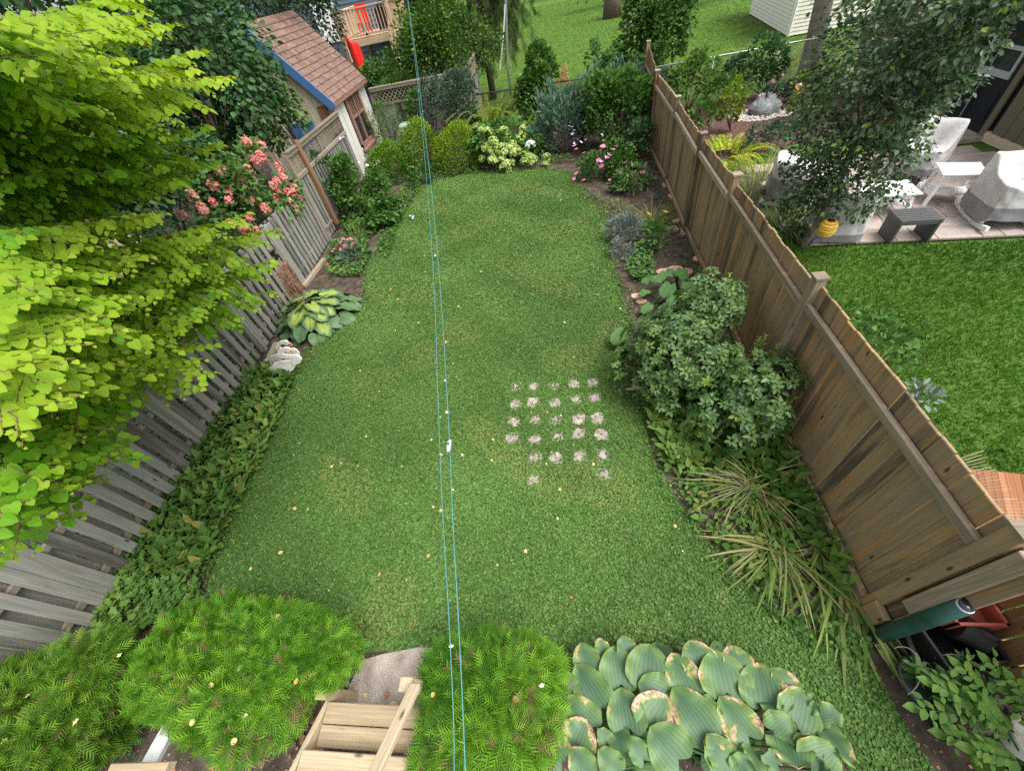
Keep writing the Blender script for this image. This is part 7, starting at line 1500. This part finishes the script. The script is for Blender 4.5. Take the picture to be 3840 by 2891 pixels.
# ---------------------------------------------------------------- pots and tubs at the lower right
def corner_things():
    a, b = Vector((2.47, .72, .0)), Vector((2.5, .735, 1.12)); d = (b - a).normalized()
    t = thing('green_pipe', 'upright green pipe with a round glass lid at the end of the tan fence', 'pipe', tuple(a)); mb = MB(); mb.tube([a, a.lerp(b, .3), a.lerp(b, .7), b], [.05, .055, .055, .05], 12); mb.build('pipe', M['green_pipe'], t, True)
    for k in (.35, .8): q = MB(); p = a.lerp(b, k); q.tube([p - d * .012, p + d * .012], .047, 12); q.build('tie', M['dark_metal'], t)
    q = MB(); q.tube([b, b + d * .03], .04, 14); q.build('glass_lid', M['glass'], t, True); q = MB(); q.tube([b + d * .0, b + d * .012], .047, 14); q.build('rim', M['frame_grey'], t)
    c = Vector((2.84, .62, 0)); t = thing('black_tub', 'large black plastic tub between the green pipe and the brown gate', 'tub', tuple(c))
    w = MB(); rz = .15; R = Matrix.Rotation(rz, 3, 'Z'); o = [(-.2, -.13), (.24, -.13), (.24, .2), (-.2, .2)]
    lo = [Vector((c.x, c.y, .02)) + R @ Vector((x * .8, y * .8, 0)) for x, y in o]; hi = [Vector((c.x, c.y, .42)) + R @ Vector((x, y, 0)) for x, y in o]; inn = [Vector((c.x, c.y, .42)) + R @ Vector((x * .9, y * .9, 0)) for x, y in o]; ib = [Vector((c.x, c.y, .08)) + R @ Vector((x * .75, y * .75, 0)) for x, y in o]
    w.add(lo + hi + inn + ib, [(i, (i + 1) % 4, 4 + (i + 1) % 4, 4 + i) for i in range(4)] + [(4 + i, 4 + (i + 1) % 4, 8 + (i + 1) % 4, 8 + i) for i in range(4)] + [(8 + i, 8 + (i + 1) % 4, 12 + (i + 1) % 4, 12 + i) for i in range(4)] + [(12, 13, 14, 15), (3, 2, 1, 0)]); w.build('tub', M['black'], t)
    t = thing('planter_box', 'terracotta red plastic planter box wedged behind the black pot', 'planter', (2.84, .72, .4)); p = Vector((2.921, 0.817, 0.56)); q = MB()
    for dx, dy, sx, sy in ((0, .09, .34, .02), (0, -.09, .34, .02), (-.16, 0, .02, .2), (.16, 0, .02, .2)): q.box(p + Vector((dx, dy, -.02)), (sx, sy, .16))
    q.box(p + Vector((0, 0, -.1)), (.33, .19, .02)); q.build('box', M['red_plastic'], t)
    b0, b1 = Vector((2.826, 0.746, 0.5)), Vector((2.976, 0.637, 0.48)); t = thing('black_pot', 'black plastic nursery pot lying on its side on the tub', 'pot', tuple(b0)); dd = (b1 - b0).normalized(); q = MB()
    q.tube([b0, b0.lerp(b1, .1), b0.lerp(b1, .12), b1], [.115, .112, .105, .088], 18); q.build('pot', M['black'], t)
    t = thing('tray', 'black plastic tray of soil in front of the black tub', 'tray', (2.86, .32, 0)); q = MB(); q.box((2.86, .32, .02), (.34, .26, .03)); 
    for dx, dy, sx, sy in ((0, .13, .36, .02), (0, -.13, .36, .02), (-.18, 0, .02, .28), (.18, 0, .02, .28)): q.box((2.86 + dx, .32 + dy, .06), (sx, sy, .1))
    q.build('tray', M['black'], t); q = MB(); q.box((2.86, .32, .045), (.33, .24, .02)); q.build('soil', M['soil'], t)
    t = thing('grey_pole', 'short grey plastic pole leaning across the black tub', 'pole', tuple((2.605, 0.365, 0.05))); q = MB(); q.tube([(2.611, 0.713, 0.25), (2.581, 0.383, 0.2)], .022, 8); q.build('pole', M['dark_metal'], t, True)
    t = thing('garden_pot', 'speckled round garden pot under the tomato leaves', 'pot', tuple((2.68, 0.172, 0))); q = MB(); pp = (2.696, 0.173, 0); q.lathe(pp, [(.1, 0), (.16, .08), (.17, .18), (.15, .22), (.165, .25), (.14, .25), (0, .2)], 18); q.build('pot', M['glazed'], t, True); q = MB(); q.lathe((pp[0], pp[1], .215), [(.13, 0), (0, .005)], 14); q.build('soil', M['soil'], t)
    t = thing('garden_pot', 'second speckled pot against the brown gate behind the tomato', 'pot', tuple((3.03, 0.354, 0))); q = MB(); pp = (3.013, 0.354, 0); q.lathe(pp, [(.09, 0), (.13, .1), (.14, .2), (.15, .24), (.13, .24), (0, .2)], 18); q.build('pot', M['glazed'], t, True)
    t = thing('garden_pot', 'pale cream pot at the right edge below the brown gate', 'pot', tuple((3.064, 0.085, 0))); q = MB(); pp = (3.095, 0.086, 0); q.lathe(pp, [(.1, 0), (.14, .1), (.15, .22), (.16, .26), (.13, .26), (0, .22)], 18); q.build('pot', M['ivory'], t, True)
    t = thing('garden_pot', 'low dark pot holding the lily leaves beside the lawn', 'pot', tuple((2.636, 0.429, 0))); q = MB(); pp = (2.632, 0.405, 0); q.lathe(pp, [(.12, 0), (.17, .1), (.18, .16), (.16, .16), (0, .12)], 18); q.build('pot', M['dark_metal'], t, True)
    t = thing('lily', 'whorled lily plant with some yellow leaves in the low dark pot', 'plant', (pp[0], pp[1], .12)); L = Leaves(T_LANCE, M['laurel'], 1.2); mb = MB()
    for (x, y, h) in [(0, 0, .45), (.1, .08, .5), (-.1, .05, .4), (.02, -.09, .42), (.17, -.03, .4)]:
        s = Vector((pp[0] + x * .6, pp[1] + y * .6, .12)); e = Vector((pp[0] + x * 1.5, pp[1] + y * 1.5, h)); mb.tube([s, (s + e) / 2, e], .006, 5)
        for k in range(34):
            q = s.lerp(e, .25 + .75 * k / 33); an = k * 2.4; L.add(np.array(q)[None], np.array((math.cos(an), math.sin(an), .5 - .3 * (1 - k / 33))), np.array((-math.cos(an) * .4, -math.sin(an) * .4, 1)), U(.09, .13) * (1 - .25 * k / 33), None, 1 if k < 7 and U(0, 1) < .5 else 0)
    mb.build('stem', M['hydrangea'], t, True); L.emit(t, 170)
    t = thing('tomato_plant', 'sprawling tomato plant with light green toothed leaves in the bottom right corner', 'plant', tuple((2.795, 0.232, 0))); L = Leaves(T_OVAL, M['green'], 1.1); mb = MB()
    for (p0, p1, m) in [((2.92, 0.13, 0.3), (2.459, 0.358, 0.5), 9), ((2.846, 0.033, 0.35), (2.653, 0.441, 0.55), 8), ((2.869, 0.177, 0.3), (2.352, 0.229, 0.4), 7), ((2.946, 0.179, 0.4), (2.81, 0.467, 0.6), 6), ((2.847, -0.015, 0.3), (2.498, 0.086, 0.3), 7), ((2.795, -0.036, 0.4), (2.562, 0.02, 0.4), 6), ((2.858, 0.079, 0.3), (2.65, 0.26, 0.55), 7), ((2.927, 0.179, 0.3), (2.544, 0.309, 0.5), 8), ((2.927, 0.083, 0.4), (2.879, 0.366, 0.6), 6)]:
        a, b = Vector(p0), Vector(p1); dr = (b - a).normalized(); lt = dr.cross(Vector((0, 0, 1))).normalized(); mb.tube([a, (a + b) / 2 + Vector((0, 0, .05)), b], [.007, .005, .003], 5)
        for k in range(m):
            q = a.lerp(b, .25 + .75 * k / (m - 1)) + Vector((0, 0, .04))
            for sg in (-1, 1):
                d = lt * sg + dr * .6 + Vector((0, 0, U(-.35, .05))); L.add(np.array(q)[None], np.array(d), np.array((U(-.3, .3), U(-.3, .3), 1)), U(.055, .09), U(.5, 1), U(.15, .5) if U(0, 1) < .3 else 0)
                if k % 2: L.add(np.array(q + d * .06)[None], np.array(d + dr * sg), np.array((U(-.4, .4), U(-.4, .4), 1)), U(.04, .07), U(.5, 1), 0)
        L.add(np.array(b)[None], np.array(dr - Vector((0, 0, .2))), np.array((0, 0, 1.0)), .11, .8, 0)
    mb.build('stem', M['hydrangea'], t, True); L.emit(t, 220)
    for k, (p, q_, l) in enumerate([((2.457, 0.614, 0.25), (2.42, 0.321, 0.2), 'left pale wire hoop over the lily pot'), ((2.655, 0.546, 0.35), (2.725, 0.409, 0.3), 'right pale wire hoop over the lily pot')]):
        t = thing('wire_hoop', l, 'hoop', p); pa, pb = Vector(p), Vector(q_); mb = MB(); c = (pa + pb) / 2; mb.tube([c + (pa - c) * math.cos(s) + Vector((.1, .05, .12)) * math.sin(s) for s in np.linspace(0, 3.14, 12)], .003, 5); mb.build('hoop', M['frame_grey'], t, True)
corner_things()

# ---------------------------------------------------------------- far garden bits
def far_posts():
    t = thing('wooden_post', 'weathered square post on a concrete block at the top centre', 'post', (5.588, 35.284, 0)); p = Vector((5.533, 34.919, 0)); mb = MB(); mb.box((p.x, p.y, .12), (.7, .6, .3)); mb.build('block', M['concrete'], t); plank('post', (p.x, p.y, .27), (p.x, p.y, 3.2), (0, -1, 0), .28, .28, M['fence_grey'], t)
    t = thing('stump_post', 'thick dark trunk left of the weathered post at the top centre', 'trunk', (5.236, 40.402, 0)); p = Vector((5.21, 41.023, 0)); mb = MB(); mb.tube([(p.x, p.y, 0), (p.x, p.y, 1.2), (p.x - .1, p.y, 4)], [.75, .6, .5], 10); mb.build('trunk', M['bark'], t, True)
    for i, (x, y, r) in enumerate(((1300, -22, 3.2), (1440, -5, 3.0))):
        p = FAR[i]; shrub('dark_hedge', ['dark shaded hedge mass behind the thick dark trunk', 'dark shaded hedge mass right of the young tree'][i], 'hedge', (p[0], p[1], 0), (p[0], p[1], 1.8), (r, 1.2, 1.9), T_OVAL, M['lilac'], .22, 1600, 14, .42, stem=.05)
FAR = [(5.6, 48.5), (10.5, 38.5)]
far_posts()
def far_woods():
    L = Leaves(T_OVAL, M['lilac'])
    for i in range(9):
        P, O, N = crown((-34 + 9.5 * i, 66 + 2 * math.sin(i * 2), 4.2), (4.6, 2.5, 3.8), 800, 16, .45); ok = P[:, 2] > 0; L.add(P[ok], O[ok], N[ok], .5)
    tag(L.emit(None, 0, 'far_woods'), 'dark far-off row of trees beyond the gardens', 'woods', kind='stuff')
far_woods()

# ---------------------------------------------------------------- fallen leaves
def fallen():
    meshes = {}
    def leaf(p, s, k, label, group, up=(0, 0, 1)):
        if k not in meshes:
            V, F = (T_ROUND, T_MAPLE, T_OVAL)[k % 3]; me = bpy.data.meshes.new('fallen_leaf'); me.from_pydata([(v[0], v[1] - .5, v[2] * .8 + .02 * math.sin(9 * v[0])) for v in V], [], F); me.materials.append(M['fallen'])
            at = me.attributes.new('tint', 'FLOAT_COLOR', 'POINT'); at.data.foreach_set('color', np.tile(((k * .37) % 1, .9 if k in (4, 7) else 0, 0, 1), (len(V), 1)).astype(np.float32).ravel()); meshes[k] = me
        o = bpy.data.objects.new('fallen_leaf', meshes[k]); link(o); o.location = p; o.scale = (s, s, s); o.rotation_euler = (U(-.3, .3), U(-.3, .3), U(0, 6.28)); tag(o, label, 'leaf', group)
    LF = [(-1.981, 4.169, 0), (-2.118, 5.113, 0), (-3.686, 7.009, 0), (-2.028, 6.139, 0), (-1.823, 5.162, 0), (-0.579, 6.272, 0), (0.112, 4.471, 0), (-3.002, 7.561, 0), (-2.88, 9.581, 0), (-4.058, 8.635, 0), (-1.668, 1.966, 0), (-1.78, 2.017, 0), (-2.149, 2.07, 0), (-3.04, 3.149, 0), (-1.093, 2.979, 0), (-1.805, 2.769, 0), (-0.6, 1.469, 0), (-0.917, 1.327, 0), (-1.732, 1.429, 0), (-2.273, 1.224, 0), (-3.64, 1.477, 0), (-3.709, 2.045, 0), (-0.236, 1.838, 0), (-3.421, 6.597, 0), (-2.863, 5.295, 0), (-4.378, 4.736, 0), (-4.253, 3.995, 0), (-3.838, 4.622, 0), (-0.14, 3.33, 0), (-1.504, 2.754, 0), (-2.78, 5.75, 0), (-1.694, 7.3, 0), (-1.149, 8.559, 0), (-3.578, 10.429, 0), (-3.691, 8.617, 0), (0.635, 6.063, 0), (0.989, 5.592, 0), (0.004, 5.352, 0), (-4.612, 1.569, 0), (-3.955, 1.289, 0), (-3.404, 2.657, 0), (-4.106, 3.085, 0), (-3.167, 3.732, 0), (-2.344, 2.612, 0), (-1.559, 2.242, 0), (-0.195, 2.199, 0)]
    for p in LF: leaf((p[0], p[1], .035), U(.032, .058), random.choice((0, 1, 2, 3, 5, 6, 0, 3, 4)), 'small pale fallen leaf lying on the clover lawn', 'fallen leaves on the lawn')
    q = plane_pts(LAWN, 1.0)
    for p in q: 
        if p[1] > .6: leaf((p[0], p[1], .032), U(.022, .042), random.choice((0, 1, 2, 3, 4, 5, 6, 7)), 'small pale fallen leaf lying on the clover lawn', 'fallen leaves on the lawn')
    for p in [(-4.017, 0.315, 0.93), (-4.681, 0.021, 0.93), (-4.577, -0.264, 0.95), (-4.037, -0.13, 0.95), (-4.635, 0.214, 0.93)]: leaf((p[0], p[1], p[2] + .03), U(.035, .055), 1, 'tan dead leaf caught on the dark cedar', 'dead leaves on the dark cedar')
    for p in [(-3.415, 0.583, 0.86), (-2.879, 0.273, 0.86), (-3.103, -0.088, 0.86), (-2.665, -0.029, 0.86), (-2.681, -0.176, 0.86), (-2.331, 0.198, 0.86), (-3.085, 0.143, 0.86), (-2.72, 0.649, 0.86)]: leaf((p[0], p[1], p[2] + .0), U(.035, .055), random.choice((0, 2, 6, 8)), 'pale dead leaf caught on the large cedar', 'dead leaves on the large cedar')
    for p in [(-1.076, 0.462, 0.86), (-0.804, 0.221, 0.86), (-0.538, 0.15, 0.86), (-0.907, -0.092, 0.86), (-0.351, 0.237, 0.86), (-1.18, 0.154, 0.84)]: leaf((p[0], p[1], p[2]), U(.035, .055), random.choice((0, 2, 6, 8)), 'pale dead leaf caught on the middle cedar', 'dead leaves on the middle cedar')
    for p in [(-2.096, 0.164, 0.05), (-1.885, 0.171, 0.06), (-2.222, 0.23, 0.03), (-2.258, 0.057, 0.03), (-1.677, 0.145, 0.05), (-2.308, 0.41, 0.03)]: leaf((p[0], p[1], p[2]), U(.04, .06), random.choice((4, 7, 1)), 'small orange dead leaf by the concrete slab', 'dead leaves by the slab')
    p = (-1.792, 0.081, 0.06); leaf((p[0], p[1], p[2]), .1, 6, 'pale maple leaf at the bottom edge of the slab', None)
fallen()
def plantain():
    t = thing('weed', 'spiky rosette weed at the corner of the concrete slab', 'plant', (-2.366, 0.509, 0)); b = np.array((-2.362, 0.497, 0)); Ls = [((b[0], b[1], .02), (math.cos(a), math.sin(a), .35), U(.1, .16), .5, .018, .6, 0) for a in np.arange(0, 6.28, .35)]
    blades(Ls, t, 'blades', M['strap'], .02, 'leaf', 4, True)
    ground_leaves('roots_litter', 'brown dead leaves and twigs on the soil beside the steps', [(-2.749, -0.062, 0), (-2.576, 0.22, 0), (-2.361, 0.451, 0), (-2.171, -0.037, 0), (-2.419, -0.175, 0), (-2.961, -0.395, 0), (-3.604, -0.43, 0), (-3.275, -0.34, 0)], 420, .05, M['litter'], T_MAPLE, 1, .12, up=.4, z=(.005, .03))
plantain()
